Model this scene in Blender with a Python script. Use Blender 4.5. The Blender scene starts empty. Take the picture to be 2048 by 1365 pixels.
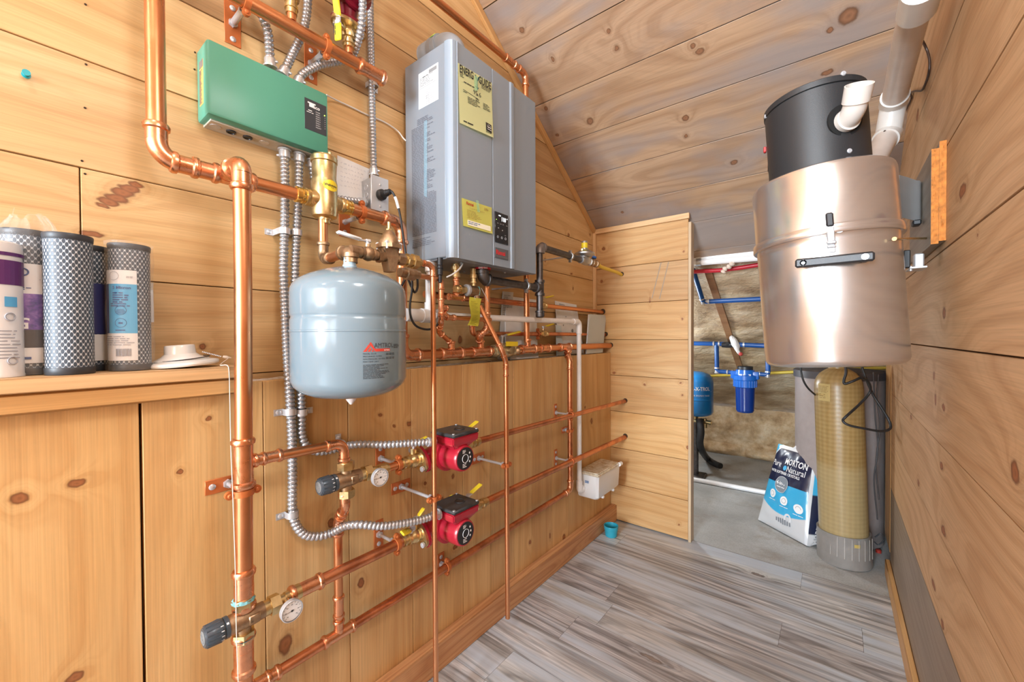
LIGHT_DOOR, LIGHT_SIDE, LIGHT_BULB, LIGHT_B2, LIGHT_B3, LIGHT_ALC, EXPOSURE = 290, 16, 24, 20, 15, 18, 0.44
import bpy, bmesh, math, random
from mathutils import Vector, Matrix, noise as mnoise
PI = math.pi
random.seed(7)
S = bpy.context.scene
COL = S.collection
V = Vector

# ------------------------------------------------------------------ camera
TH, FPX, PIT, ROL = math.radians(38.5), 813.3, -0.0128, 0.00495
EYE = V((0, 0, 1.13))
_cr, _sr, _cp, _sp = math.cos(ROL), math.sin(ROL), math.cos(PIT), math.sin(PIT)
_M = Matrix(((_cr, -_sr, 0), (_sr, _cr, 0), (0, 0, 1))) @ Matrix(((1, 0, 0), (0, _cp, -_sp), (0, _sp, _cp)))
_B = Matrix(((math.cos(TH), math.sin(TH), 0), (0, 0, 1), (-math.sin(TH), math.cos(TH), 0)))
_W = _M @ _B
_WT = _W.transposed()

def at(px, py, **k):
    """world point seen at a photograph pixel, on the plane x=, y= or z="""
    r = _WT @ V(((px - 1024) / FPX, (682.5 - py) / FPX, 1.0))
    (a, v), = k.items()
    i = 'xyz'.index(a)
    return EYE + r * ((v - EYE[i]) / r[i])

def yat(px, x, py=682):
    return at(px, py, x=x).y

cam = bpy.data.cameras.new('camera')
camo = bpy.data.objects.new('camera', cam)
COL.objects.link(camo)
R3 = Matrix((_W[0], _W[1], -_W[2])).transposed()
camo.matrix_world = Matrix.Translation(EYE) @ R3.to_4x4()
cam.sensor_fit = 'HORIZONTAL'
cam.sensor_width = 36
cam.lens = FPX / 2048 * 36
cam.clip_start = 0.02
S.camera = camo

# ------------------------------------------------------------------ mesh builder
class MB:
    def __init__(s):
        s.bm = bmesh.new()
        s.uv = s.bm.loops.layers.uv.new('grain')
        s.rn = s.bm.loops.layers.float_color.new('rnd')
        s.mi = 0
    def face(s, vs, uvs=None, rnd=0.5):
        try:
            f = s.bm.faces.new(vs)
        except ValueError:
            return None
        f.material_index = s.mi
        for i, l in enumerate(f.loops):
            if uvs: l[s.uv].uv = uvs[i]
            l[s.rn] = (rnd, rnd, rnd, 1)
        return f
    def box(s, a, b, bev=0, ax=None, rnd=0.5, uo=0.0, frame=None):
        """box from a to b; ax=(along, across) axis numbers give grain coordinates in metres"""
        lo = V([min(a[i], b[i]) for i in range(3)]); hi = V([max(a[i], b[i]) for i in range(3)])
        bv = [bev] * 3 if not hasattr(bev, '__len__') else bev
        if ax is None:
            d = hi - lo
            o = sorted(range(3), key=lambda i: -d[i]); ax = (o[0], o[1])
        third = 3 - ax[0] - ax[1]
        tmp = bmesh.new()
        bmesh.ops.create_cube(tmp, size=1)
        for v in tmp.verts:
            v.co = V([lo[i] if v.co[i] < 0 else hi[i] for i in range(3)])
        if bev:
            bmesh.ops.bevel(tmp, geom=list(tmp.edges), offset=bev, segments=2 if bev > .004 else 1, affect='EDGES', profile=.5)
        tmp.normal_update()
        mp = {}
        for v in tmp.verts:
            mp[v] = s.bm.verts.new(frame @ v.co if frame else v.co)
        for f in tmp.faces:
            n = f.normal
            k = max(range(3), key=lambda i: abs(n[i]))
            uvs = []
            for v in f.verts:
                c = v.co
                if k == third: uvs.append((c[ax[0]] + uo, c[ax[1]]))
                elif k == ax[1]: uvs.append((c[ax[0]] + uo, c[third] + lo[ax[1]]))
                else: uvs.append((c[third] * 3, c[ax[1]]))
            s.face([mp[v] for v in f.verts], uvs, rnd)
        tmp.free()
        return s
    def ring(s, c, n, r, seg, ref=None, ang=0.0):
        n = n.normalized()
        if ref is None:
            ref = V((0, 0, 1)) if abs(n.z) < .9 else V((1, 0, 0))
        a = (ref - n * ref.dot(n)).normalized(); b = n.cross(a)
        return [s.bm.verts.new(c + (a * math.cos(ang + 2 * PI * i / seg) + b * math.sin(ang + 2 * PI * i / seg)) * r) for i in range(seg)]
    def bridge(s, A, B, v0=0, v1=1):
        n = len(A)
        for i in range(n):
            j = (i + 1) % n
            s.face([A[i], A[j], B[j], B[i]], [(i / n, v0), ((i + 1) / n, v0), ((i + 1) / n, v1), (i / n, v1)])
    def cap(s, A, flip=False):
        n = len(A)
        vs = list(reversed(A)) if flip else list(A)
        uv = [(.5 + .5 * math.cos(2 * PI * i / n), .5 + .5 * math.sin(2 * PI * i / n)) for i in range(n)]
        s.face(vs, list(reversed(uv)) if flip else uv)
    def lathe(s, o, axis, prof, seg=24, ref=None, ang=0.0, c0=True, c1=True):
        """prof = [(height along axis, radius), ...]"""
        o = V(o); axis = V(axis).normalized()
        prev = None; first = None; pv = 0
        for h, r in prof:
            rg = s.ring(o + axis * h, axis, max(r, 1e-5), seg, ref, ang)
            if prev: s.bridge(prev, rg, pv, h)
            else: first = rg
            prev, pv = rg, h
        if c0: s.cap(first, True)
        if c1: s.cap(prev)
        return s
    def cyl(s, p0, p1, r0, r1=None, seg=20, ang=0.0, ref=None):
        p0, p1 = V(p0), V(p1); d = p1 - p0
        return s.lathe(p0, d, [(0, r0), (d.length, r0 if r1 is None else r1)], seg, ref, ang)
    def hexn(s, p0, p1, r):
        return s.cyl(p0, p1, r, seg=6, ang=.3)
    def tube(s, pts, r, seg=12, caps=True):
        pts = [V(p) for p in pts]
        n = len(pts); rr = r if callable(r) else (lambda i, d: r)
        t0 = (pts[1] - pts[0]).normalized()
        ref = V((0, 0, 1)) if abs(t0.z) < .9 else V((1, 0, 0))
        prev = None; d = 0
        for i in range(n):
            t = (pts[min(i + 1, n - 1)] - pts[max(i - 1, 0)])
            t = t.normalized() if t.length > 1e-9 else t0
            ref = (ref - t * ref.dot(t))
            if ref.length < 1e-6: ref = t.orthogonal()
            ref.normalize()
            if i: d += (pts[i] - pts[i - 1]).length
            rg = s.ring(pts[i], t, rr(i, d), seg, ref)
            if prev: s.bridge(prev, rg, d - .01, d)
            elif caps: s.cap(rg, True)
            prev = rg
        if caps: s.cap(prev)
        return s
    def torus(s, c, n, R, r, seg=24, sg=8):
        c, n = V(c), V(n).normalized()
        a = n.orthogonal().normalized(); b = n.cross(a)
        rings = []
        for i in range(seg):
            t = 2 * PI * i / seg
            e = a * math.cos(t) + b * math.sin(t)
            rings.append([s.bm.verts.new(c + e * (R + r * math.cos(2 * PI * j / sg)) + n * (r * math.sin(2 * PI * j / sg))) for j in range(sg)])
        for i in range(seg): s.bridge(rings[i], rings[(i + 1) % seg])
        return s
    def sphere(s, c, r, seg=14, sc=(1, 1, 1)):
        c = V(c); k = seg // 2
        prev = None
        for i in range(k + 1):
            a = -PI / 2 + PI * i / k
            rr = max(math.cos(a), 1e-4)
            rg = [s.bm.verts.new(c + V((sc[0] * r * rr * math.cos(2 * PI * j / seg), sc[1] * r * rr * math.sin(2 * PI * j / seg), sc[2] * r * math.sin(a)))) for j in range(seg)]
            if prev: s.bridge(prev, rg)
            prev = rg
        return s
    def prism(s, poly, vec, rnd=.5, ax=None):
        """poly: 3-D outline, extruded by vec"""
        vec = V(vec)
        A = [s.bm.verts.new(V(p)) for p in poly]; B = [s.bm.verts.new(V(p) + vec) for p in poly]
        n = len(A)
        def uv(v): return (v.co[ax[0]], v.co[ax[1]]) if ax else (v.co.y, v.co.z)
        s.face(list(reversed(A)), [uv(v) for v in reversed(A)], rnd); s.face(B, [uv(v) for v in B], rnd)
        for i in range(n):
            j = (i + 1) % n
            q = [A[i], A[j], B[j], B[i]]
            s.face(q, [uv(v) for v in q], rnd)
        return s
    def quad(s, a, b, c, d, rnd=.5, uvs=((0, 0), (1, 0), (1, 1), (0, 1))):
        s.face([s.bm.verts.new(V(p)) for p in (a, b, c, d)], uvs, rnd)
        return s
    def grid(s, fn, nu, nv, wrap=False, rnd=.5):
        vs = [[s.bm.verts.new(fn(i / nu, j / nv)) for j in range(nv + 1)] for i in range(nu + (0 if wrap else 1))]
        m = len(vs)
        for i in range(nu):
            for j in range(nv):
                a, b = vs[i], vs[(i + 1) % m]
                s.face([a[j], b[j], b[j + 1], a[j + 1]], [(i / nu, j / nv), ((i + 1) / nu, j / nv), ((i + 1) / nu, (j + 1) / nv), (i / nu, (j + 1) / nv)], rnd)
        return s

def obj(name, mb, mats, parent=None, sharp=38, recalc=True):
    me = bpy.data.meshes.new(name)
    if recalc: bmesh.ops.recalc_face_normals(mb.bm, faces=mb.bm.faces)
    root = V((0, 0, 0))
    if parent is not None:
        p = parent
        while p is not None:
            root += p.location; p = p.parent
        bmesh.ops.translate(mb.bm, verts=mb.bm.verts, vec=-root)
    mb.bm.to_mesh(me); mb.bm.free()
    for m in (mats if isinstance(mats, (list, tuple)) else [mats]):
        me.materials.append(m)
    for p in me.polygons: p.use_smooth = True
    me.set_sharp_from_angle(angle=math.radians(sharp))
    o = bpy.data.objects.new(name, me)
    COL.objects.link(o)
    if parent is not None: o.parent = parent
    return o

def thing(name, label, cat, loc=(0, 0, 0), group=None):
    o = bpy.data.objects.new(name, None); COL.objects.link(o)
    o.location = V(loc); o.empty_display_size = .02
    o['label'] = label; o['category'] = cat
    if group: o['group'] = group
    return o

def tag(o, label, cat, group=None, kind=None):
    o['label'] = label; o['category'] = cat
    if group: o['group'] = group
    if kind: o['kind'] = kind
    return o

def struct(name, mb, mats, **k):
    o = obj(name, mb, mats, **k); o['kind'] = 'structure'; return o

def spline(pts, n=8):
    """Catmull-Rom through the points"""
    pts = [V(p) for p in pts]
    P = [pts[0] * 2 - pts[1]] + pts + [pts[-1] * 2 - pts[-2]]
    out = []
    for i in range(1, len(P) - 2):
        a, b, c, d = P[i - 1:i + 3]
        for k in range(n):
            t = k / n
            out.append(.5 * ((2 * b) + (c - a) * t + (2 * a - 5 * b + 4 * c - d) * t * t + (3 * b - a - 3 * c + d) * t ** 3))
    out.append(pts[-1])
    return out

def arc(C, d1, d2, R, n=10):
    """fillet at corner C between incoming direction d1 and outgoing d2; cut length R"""
    A = C - d1 * R; Bp = C + d2 * R
    return [A * (1 - t) ** 2 + C * (2 * t * (1 - t)) + Bp * t * t for t in [i / n for i in range(n + 1)]] if d1.dot(d2) > .95 else _arc(A, C, Bp, d1, d2, n)

def _arc(A, C, Bp, d1, d2, n):
    ang = d1.angle(d2)
    L = (A - C).length
    rad = L / math.tan(ang / 2)
    nrm = (d2 - d1 * d1.dot(d2)).normalized()
    O = A + nrm * rad
    return [O + (-nrm * math.cos(ang * t) + d1 * math.sin(ang * t)) * rad for t in [i / n for i in range(n + 1)]]

def fillet(pts, R, n=8):
    pts = [V(p) for p in pts]
    out = [pts[0]]
    for i in range(1, len(pts) - 1):
        d1 = (pts[i] - pts[i - 1]); d2 = (pts[i + 1] - pts[i])
        r = min(R, d1.length * .49, d2.length * .49)
        out += arc(pts[i], d1.normalized(), d2.normalized(), r, n)
    out.append(pts[-1])
    return out

_txtc = {}
def text_into(mb, s, o, ux, uy, size, align='LEFT', bold=False, thick=0.0004, squash=1.0):
    if isinstance(align, bool): align, bold = 'LEFT', align
    cu = bpy.data.curves.new('t', 'FONT'); cu.body = s; cu.size = 1; cu.align_x = align
    cu.resolution_u = 2
    if bold: cu.offset = .022
    to = bpy.data.objects.new('t', cu)
    COL.objects.link(to)
    bpy.context.view_layer.update()
    me = bpy.data.meshes.new_from_object(to.evaluated_get(bpy.context.evaluated_depsgraph_get()))
    o, ux, uy = V(o), V(ux).normalized(), V(uy).normalized()
    nz = ux.cross(uy)
    vs = [mb.bm.verts.new(o + ux * (v.co.x * size * squash) + uy * (v.co.y * size) + nz * thick) for v in me.vertices]
    for p in me.polygons: mb.face([vs[i] for i in p.vertices])
    bpy.data.objects.remove(to); bpy.data.curves.remove(cu); bpy.data.meshes.remove(me)

def lines_into(mb, o, ux, uy, w, h, rows, fill=.5, gap=True, thick=.0004, rs=None):
    """unreadably small print: rows of short dashes (o = top left)"""
    rs = rs or random.Random(rows * 31 + int(w * 1e4))
    o, ux, uy = V(o), V(ux).normalized(), V(uy).normalized(); nz = ux.cross(uy)
    st = h / rows
    for i in range(rows):
        x = 0; y = -(i + .2) * st
        end = w * (rs.uniform(.55, 1) if gap else 1)
        while x < end - st * .5:
            l = rs.uniform(1.2, 4.5) * st
            l = min(l, end - x)
            q = [o + ux * x + uy * y, o + ux * (x + l) + uy * y, o + ux * (x + l) + uy * (y - st * fill), o + ux * x + uy * (y - st * fill)]
            mb.face([mb.bm.verts.new(p + nz * thick) for p in reversed(q)])
            x += l + st * .45
# ------------------------------------------------------------------ materials
def newmat(name):
    m = bpy.data.materials.new(name); m.use_nodes = True
    nt = m.node_tree; nt.nodes.clear()
    out = nt.nodes.new('ShaderNodeOutputMaterial')
    b = nt.nodes.new('ShaderNodeBsdfPrincipled')
    nt.links.new(b.outputs[0], out.inputs[0])
    return m, nt, b, out

class N:
    """small node helper"""
    def __init__(s, nt): s.nt = nt
    def new(s, t, **k):
        n = s.nt.nodes.new(t)
        for a, v in k.items(): setattr(n, a, v)
        return n
    def put(s, sock, v):
        if hasattr(v, 'links'): s.nt.links.new(v, sock)
        elif v is not None: sock.default_value = v
    def math(s, op, a, b=None, c=None, clamp=False):
        n = s.new('ShaderNodeMath', operation=op); n.use_clamp = clamp
        s.put(n.inputs[0], a); s.put(n.inputs[1], b)
        if c is not None: s.put(n.inputs[2], c)
        return n.outputs[0]
    def vmath(s, op, a, b=None):
        n = s.new('ShaderNodeVectorMath', operation=op)
        s.put(n.inputs[0], a); s.put(n.inputs[1], b)
        return n.outputs['Value'] if op in ('LENGTH', 'DOT_PRODUCT', 'DISTANCE') else n.outputs[0]
    def comb(s, x=0., y=0., z=0.):
        n = s.new('ShaderNodeCombineXYZ')
        for i, v in enumerate((x, y, z)): s.put(n.inputs[i], v)
        return n.outputs[0]
    def sep(s, v):
        n = s.new('ShaderNodeSeparateXYZ'); s.put(n.inputs[0], v); return n.outputs
    def noise(s, vec, scale=1., detail=2., rough=.5, dim='3D', out='Fac'):
        n = s.new('ShaderNodeTexNoise', noise_dimensions=dim)
        s.put(n.inputs['Vector'], vec); n.inputs['Scale'].default_value = scale
        n.inputs['Detail'].default_value = detail; n.inputs['Roughness'].default_value = rough
        return n.outputs[out]
    def mr(s, v, a, b, c=0., d=1., smooth=False):
        n = s.new('ShaderNodeMapRange'); n.interpolation_type = 'SMOOTHSTEP' if smooth else 'LINEAR'
        for i, q in enumerate((v, a, b, c, d)): s.put(n.inputs[i], q)
        return n.outputs[0]
    def mix(s, f, a, b, mode='MIX'):
        n = s.new('ShaderNodeMix', data_type='RGBA', blend_type=mode)
        n.clamp_factor = True
        s.put(n.inputs[0], f)
        s.put(n.inputs[6], (*a, 1) if isinstance(a, tuple) and len(a) == 3 else a)
        s.put(n.inputs[7], (*b, 1) if isinstance(b, tuple) and len(b) == 3 else b)
        return n.outputs[2]
    def ramp(s, v, stops):
        n = s.new('ShaderNodeValToRGB')
        e = n.color_ramp.elements
        while len(e) < len(stops): e.new(.5)
        for i, (p, c) in enumerate(stops):
            e[i].position = p; e[i].color = (*c, 1) if len(c) == 3 else c
        s.put(n.inputs[0], v); return n.outputs[0]
    def bump(s, h, strength=.2, dist=.002):
        n = s.new('ShaderNodeBump'); n.inputs['Strength'].default_value = strength
        n.inputs['Distance'].default_value = dist
        s.put(n.inputs['Height'], h); return n.outputs[0]

def simple(name, col, rough=.4, metal=0., spec=.5, var=.0, vscale=30., coat=0., bump=0., bscale=200., emit=None, estr=0., alpha=None, trans=0.):
    m, nt, b, out = newmat(name); n = N(nt)
    b.inputs['Roughness'].default_value = rough; b.inputs['Metallic'].default_value = metal
    b.inputs['Specular IOR Level'].default_value = spec
    tc = n.new('ShaderNodeTexCoord').outputs['Object']
    if var:
        f = n.noise(tc, vscale, 3.)
        c = n.mix(n.mr(f, .3, .7), tuple(x * (1 - var) for x in col), tuple(min(1, x * (1 + var)) for x in col))
        nt.links.new(c, b.inputs['Base Color'])
    else:
        b.inputs['Base Color'].default_value = (*col, 1)
    if coat: b.inputs['Coat Weight'].default_value = coat; b.inputs['Coat Roughness'].default_value = .06
    if bump: nt.links.new(n.bump(n.noise(tc, bscale, 2.), bump, .001), b.inputs['Normal'])
    if emit: b.inputs['Emission Color'].default_value = (*emit, 1); b.inputs['Emission Strength'].default_value = estr
    if trans: b.inputs['Transmission Weight'].default_value = trans
    if alpha is not None: b.inputs['Alpha'].default_value = alpha
    return m

def wood(name, base, dark, light, knots=(), contrast=.45, freq=9., vs=6., us=.8, grey=None, gamt=0., gscale=(1.2, 5.), rough=.48, saw=0., streak=(330., .88, 1.1), grnd=.35, tint=.16, knotcol=(.16, .055, .02)):
    """pine boards: grain coordinates in metres (u along, v across); knots = (u, v, radius_u, radius_v)"""
    m, nt, b, out = newmat(name); n = N(nt)
    uvn = n.new('ShaderNodeUVMap'); uvn.uv_map = 'grain'
    uv = uvn.outputs[0]
    at_ = n.new('ShaderNodeAttribute'); at_.attribute_name = 'rnd'
    rn = at_.outputs['Fac']
    u, v, _ = n.sep(uv)
    uo = n.math('ADD', u, n.math('MULTIPLY', rn, 53.))
    wob = n.noise(n.comb(n.math('MULTIPLY', uo, 9.), n.math('MULTIPLY', v, 30.), rn), 1., 2.)
    # knots
    kd = None
    if knots:
        dist = n.vmath('MULTIPLY', n.vmath('SUBTRACT', n.noise(uv, 45., 2., out='Color'), (.5, .5, .5)), (.014, .014, 0))
        uvd = n.vmath('ADD', uv, dist)
        for (ku, kv, ru, rv) in knots:
            ru *= .82; rv *= .82
            l = n.vmath('LENGTH', n.vmath('MULTIPLY', n.vmath('SUBTRACT', uvd, (ku, kv, 0)), (1 / ru, 1 / rv, 0)))
            kd = l if kd is None else n.math('MINIMUM', kd, l)
    n1 = n.noise(n.comb(n.math('MULTIPLY', uo, us), n.math('MULTIPLY', v, vs), n.math('MULTIPLY', rn, 17.)), 1., 1.5, .45)
    ph = n.math('ADD', n.math('MULTIPLY', n1, freq), n.math('MULTIPLY', v, 14.))
    ph = n.math('ADD', ph, n.math('MULTIPLY', wob, .22))
    if kd is not None:
        bumpk = n.math('EXPONENT', n.math('MULTIPLY', kd, -.7))
        ph = n.math('ADD', ph, n.math('MULTIPLY', bumpk, 2.6))
    sn = n.math('SINE', n.math('MULTIPLY', ph, 2 * PI))
    ring = n.math('POWER', n.mr(sn, -1., 1.), 2.2)
    # finer growth lines
    sn2 = n.math('SINE', n.math('MULTIPLY', ph, 2 * PI * 3.7))
    fine = n.noise(n.comb(n.math('MULTIPLY', uo, 5.), n.math('MULTIPLY', v, streak[0]), rn), 1., 2.)
    blotch = n.noise(n.comb(n.math('MULTIPLY', uo, 1.6), n.math('MULTIPLY', v, 5.), 3.), 1., 2.)
    c = n.mix(n.mr(blotch, .3, .72), base, light)
    c = n.mix(n.math('MULTIPLY', ring, contrast), c, dark)
    c = n.mix(n.math('MULTIPLY', n.mr(sn2, .2, 1.), contrast * .35), c, dark)
    g = n.math('ADD', n.mr(fine, .25, .75, streak[1], streak[2]), n.math('MULTIPLY', n.math('SUBTRACT', rn, .5), tint * 2))
    c = n.mix(1., c, n.comb(g, n.math('SUBTRACT', g, n.math('MULTIPLY', n.math('SUBTRACT', rn, .5), -.05)), g), 'MULTIPLY')
    if grey:
        gn = n.noise(n.comb(n.math('MULTIPLY', uo, gscale[0]), n.math('MULTIPLY', v, gscale[1]), 9.), 1., 3., .6)
        gf = n.math('MULTIPLY', n.mr(n.math('ADD', gn, n.math('MULTIPLY', n.math('SUBTRACT', rn, .5), grnd)), .42, .68, smooth=True), gamt)
        c = n.mix(gf, c, grey)
    if saw:
        sw = n.math('SINE', n.math('MULTIPLY', n.math('ADD', u, n.math('MULTIPLY', n.math('MULTIPLY', v, v), 1.5)), 900.))
        c = n.mix(n.math('MULTIPLY', n.mr(sw, .3, 1.), saw), c, dark)
    if kd is not None:
        halo = n.math('MULTIPLY', n.math('EXPONENT', n.math('MULTIPLY', n.math('MAXIMUM', n.math('SUBTRACT', kd, .9), 0.), -2.2)), .4)
        c = n.mix(halo, c, tuple(x * .8 for x in dark))
        kc = n.ramp(n.math('MULTIPLY', kd, .8), [(0, tuple(x * 1.5 for x in knotcol)), (.35, tuple(x * 2.1 for x in knotcol)), (.6, tuple(x * 1.5 for x in knotcol)), (.8, tuple(x * .85 for x in knotcol))])
        c = n.mix(n.mr(kd, .85, 1.25, .92, 0., True), c, kc)
    nt.links.new(c, b.inputs['Base Color'])
    b.inputs['Roughness'].default_value = rough
    b.inputs['Specular IOR Level'].default_value = .35
    nt.links.new(n.bump(fine, .12, .001), b.inputs['Normal'])
    return m

def metal(name, col, rough=.25, var=.25, vs=25., dark=None, damt=0., dscale=14., ani=0., bump=0.):
    m, nt, b, out = newmat(name); n = N(nt)
    tc = n.new('ShaderNodeTexCoord').outputs['Object']
    f = n.noise(tc, vs, 4., .6)
    c = n.mix(n.mr(f, .3, .7), tuple(x * (1 - var) for x in col), tuple(min(1., x * (1 + var * .5)) for x in col))
    if dark:
        d = n.noise(tc, dscale, 4., .65)
        c = n.mix(n.math('MULTIPLY', n.mr(d, .45, .62, smooth=True), damt), c, dark)
    nt.links.new(c, b.inputs['Base Color'])
    b.inputs['Metallic'].default_value = 1.
    nt.links.new(n.mr(f, .2, .8, rough * .75, min(1, rough * 1.4)), b.inputs['Roughness'])
    if ani: b.inputs['Anisotropic'].default_value = ani
    if bump: nt.links.new(n.bump(n.noise(tc, 400., 2.), bump, .0006), b.inputs['Normal'])
    return m
# ------------------------------------------------------------------ the setting
UX, WX, RX, PY_ = -1.187, -1.075, .205, 2.32
SL = .70
def zc(y): return 1.79 + SL * (PY_ - y)
def on_slope(px, py, off=0.):
    r = _WT @ V(((px - 1024) / FPX, (682.5 - py) / FPX, 1.0))
    return EYE + r * ((1.79 + off + SL * PY_ - EYE.z) / (r.z + SL * r.y))
def kn(plane, axes, lst):
    """knots given where the photograph shows them: (px, py, ru, rv) on a plane"""
    out = []
    for px, py, ru, rv in lst:
        p = at(px, py, **plane); out.append((p[axes[0]], p[axes[1]], ru, rv))
    return out

kl = kn(dict(x=UX), (1, 2), [(405, 693, .009, .0085), (183, 467, .020, .007), (206, 412, .013, .005), (218, 404, .019, .008), (232, 396, .022, .010), (246, 386, .022, .0105), (259, 378, .021, .010), (272, 370, .016, .008), (1137, 470, .012, .011), (1180, 470, .009, .008), (920, 680, .012, .02), (1143, 548, .012, .006), (1146, 577, .007, .011), (822, 333, .012, .02), (1090, 520, .009, .012), (870, 655, .008, .008), (990, 30, .01, .01)])
M_WALL = wood('pine_wall', (.57, .35, .155), (.41, .20, .066), (.645, .43, .22), kl, contrast=.34, freq=6., vs=4.5, us=.7, tint=.17)
kw = kn(dict(x=WX), (2, 1), [(36, 998, .011, .013), (155, 967, .009, .014), (150, 1355, .012, .013), (417, 836, .006, .008), (360, 945, .007, .006), (662, 1046, .014, .011), (723, 1166, .017, .012), (572, 1290, .028, .017), (818, 848, .01, .011), (850, 968, .007, .007), (906, 953, .009, .008), (788, 853, .006, .006), (1170, 815, .008, .008), (1183, 843, .02, .013), (1128, 1076, .02, .014), (1100, 1072, .016, .006), (885, 1000, .01, .008), (910, 1095, .009, .012), (760, 830, .007, .008), (1060, 1085, .01, .009), (560, 910, .006, .007)])
M_WAIN = wood('pine_wainscot', (.60, .345, .135), (.46, .215, .065), (.68, .43, .195), kw, contrast=.36, freq=5., vs=6., us=.55, tint=.2)
_sA, _cA = SL / math.hypot(1, SL), 1 / math.hypot(1, SL)
CEILO = V((0, 2.378, zc(2.378)))
def cpt(px, py):
    p = on_slope(px, py); return (p.x, (p - CEILO).dot(V((0, -_cA, _sA))))
kc = [(*cpt(a, b), c, d) for a, b, c, d in [(1044, 60, .012, .012), (1217, 62, .009, .01), (1234, 96, .011, .012), (1105, 118, .009, .013), (1386, 92, .012, .011), (1400, 103, .018, .012), (1180, 242, .02, .02), (1092, 217, .012, .012), (1115, 270, .009, .009), (1371, 237, .016, .015), (1372, 273, .01, .01), (1468, 325, .017, .014), (1697, 32, .03, .028), (1655, 145, .02, .012), (1245, 425, .01, .008), (1660, 60, .012, .01)]]
M_CEIL = wood('pine_ceiling', (.40, .25, .145), (.25, .135, .07), (.47, .315, .20), kc, contrast=.42, freq=9., vs=4., us=.9, grey=(.29, .25, .235), gamt=.85, gscale=(1.6, 4.), tint=.14, knotcol=(.13, .06, .03))
kp = kn(dict(y=PY_), (0, 2), [(1207, 498, .012, .011), (1367, 503, .006, .006), (1365, 638, .006, .006), (1228, 746, .011, .009), (1289, 770, .007, .007), (1361, 766, .006, .006), (1365, 791, .006, .006), (1376, 896, .01, .012), (1358, 1050, .007, .005), (1203, 563, .009, .011), (1300, 600, .004, .02)])
M_PART = wood('pine_partition', (.54, .30, .115), (.42, .19, .05), (.61, .38, .175), kp, contrast=.36, freq=7., vs=5., us=.9, tint=.2)
kr = kn(dict(x=RX), (1, 2), [(1888, 627, .02, .016), (1868, 752, .012, .014), (1871, 800, .012, .016), (1887, 815, .02, .008), (1883, 932, .02, .012), (1837, 967, .02, .012), (1887, 1063, .03, .014), (1885, 1250, .02, .012), (1925, 382, .035, .016), (2030, 945, .022, .018), (1822, 835, .02, .01), (1835, 230, .03, .02), (1867, 1170, .03, .012), (1955, 470, .004, .004)])
M_RIGHT = wood('pine_right', (.56, .345, .18), (.40, .21, .088), (.63, .42, .24), kr, contrast=.42, freq=8., vs=4.5, us=1.0, tint=.14, saw=.05, rough=.62)
M_GREYB = wood('weathered_board', (.27, .21, .155), (.19, .135, .09), (.33, .26, .20), (), contrast=.35)
M_TRIM = wood('pine_trim', (.68, .42, .20), (.52, .27, .10), (.76, .52, .29), (), contrast=.3, freq=5.)
M_TRIM2 = wood('pine_rake_trim', (.60, .325, .12), (.5, .24, .07), (.66, .39, .17), (), contrast=.3, freq=5.)
M_BASE = wood('pine_baseboard', (.56, .27, .11), (.40, .15, .055), (.66, .36, .17), (), contrast=.6, freq=8., vs=14., us=.9)
M_GAP = simple('board_gap', (.05, .028, .014), .9)
M_FLOOR = wood('vinyl_plank', (.40, .365, .335), (.12, .105, .095), (.64, .635, .63), [(-.86, .93, .02, .015), (-.28, 2.2, .03, .01), (.02, 1.5, .04, .012), (-.5, 1.4, .05, .01)], contrast=.62, freq=9., vs=7., us=.7, grey=(.50, .545, .60), gamt=.95, gscale=(.9, 14.), rough=.33, tint=.13, streak=(130., .62, 1.3), grnd=.14, knotcol=(.13, .1, .085))

def boards(mb, rows, face_lo, face_hi, axis, along, across, gap=.0022, joints=None, bev=.0012, clip=None, rng=None):
    """rows = [(v0, v1)]; boards running along axis number 'along' between the clip limits"""
    for i, (v0, v1) in enumerate(rows):
        lo, hi = clip(v0, v1)
        cuts = [lo] + [j for j in (joints or {}).get(i, []) if lo < j < hi] + [hi]
        for a, b in zip(cuts[:-1], cuts[1:]):
            A = [0, 0, 0]; Bq = [0, 0, 0]
            A[axis], Bq[axis] = face_lo, face_hi
            A[along], Bq[along] = a + gap * .4, b - gap * .4
            A[across], Bq[across] = v0 + gap / 2, v1 - gap / 2
            mb.mi = 0
            mb.box(A, Bq, bev, ax=(along, across), rnd=rng.random())

rg = random.Random(5)
RIDGE = 0.0
REAR = -3.6
def ylim(z):  # where the roof slopes cut a wall at height z
    y1 = PY_ + (1.79 - z) / SL + .02
    return y1
zr = zc(RIDGE)
# left wall, horizontal boards
mb = MB()
rows = [(1.0355 + .2185 * k, 1.0355 + .2185 * (k + 1)) for k in range(-1, 11)]
boards(mb, rows, UX - .02, UX, 0, 1, 2, joints={2: [.103]}, clip=lambda a, b: (REAR, min(PY_ + .0, ylim(a))), rng=rg)
mb.mi = 1; mb.box((UX - .03, REAR, .8), (UX - .0205, PY_, 2.0)); mb.prism([(UX - .03, REAR, 2.), (UX - .03, 2.0, 2.0), (UX - .03, RIDGE, zr), (UX - .03, REAR, zr)], (.009, 0, 0))
# nail heads
mb.mi = 1
for px, py in [(171, 9), (172, 129), (170, 216), (164, 322), (170, 348), (389, 139), (390, 105)]:
    p = at(px, py, x=UX); mb.cyl(p - V((.001, 0, 0)), p + V((.0006, 0, 0)), .0022, seg=8)
struct('wall_left', mb, [M_WALL, M_GAP])

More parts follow.
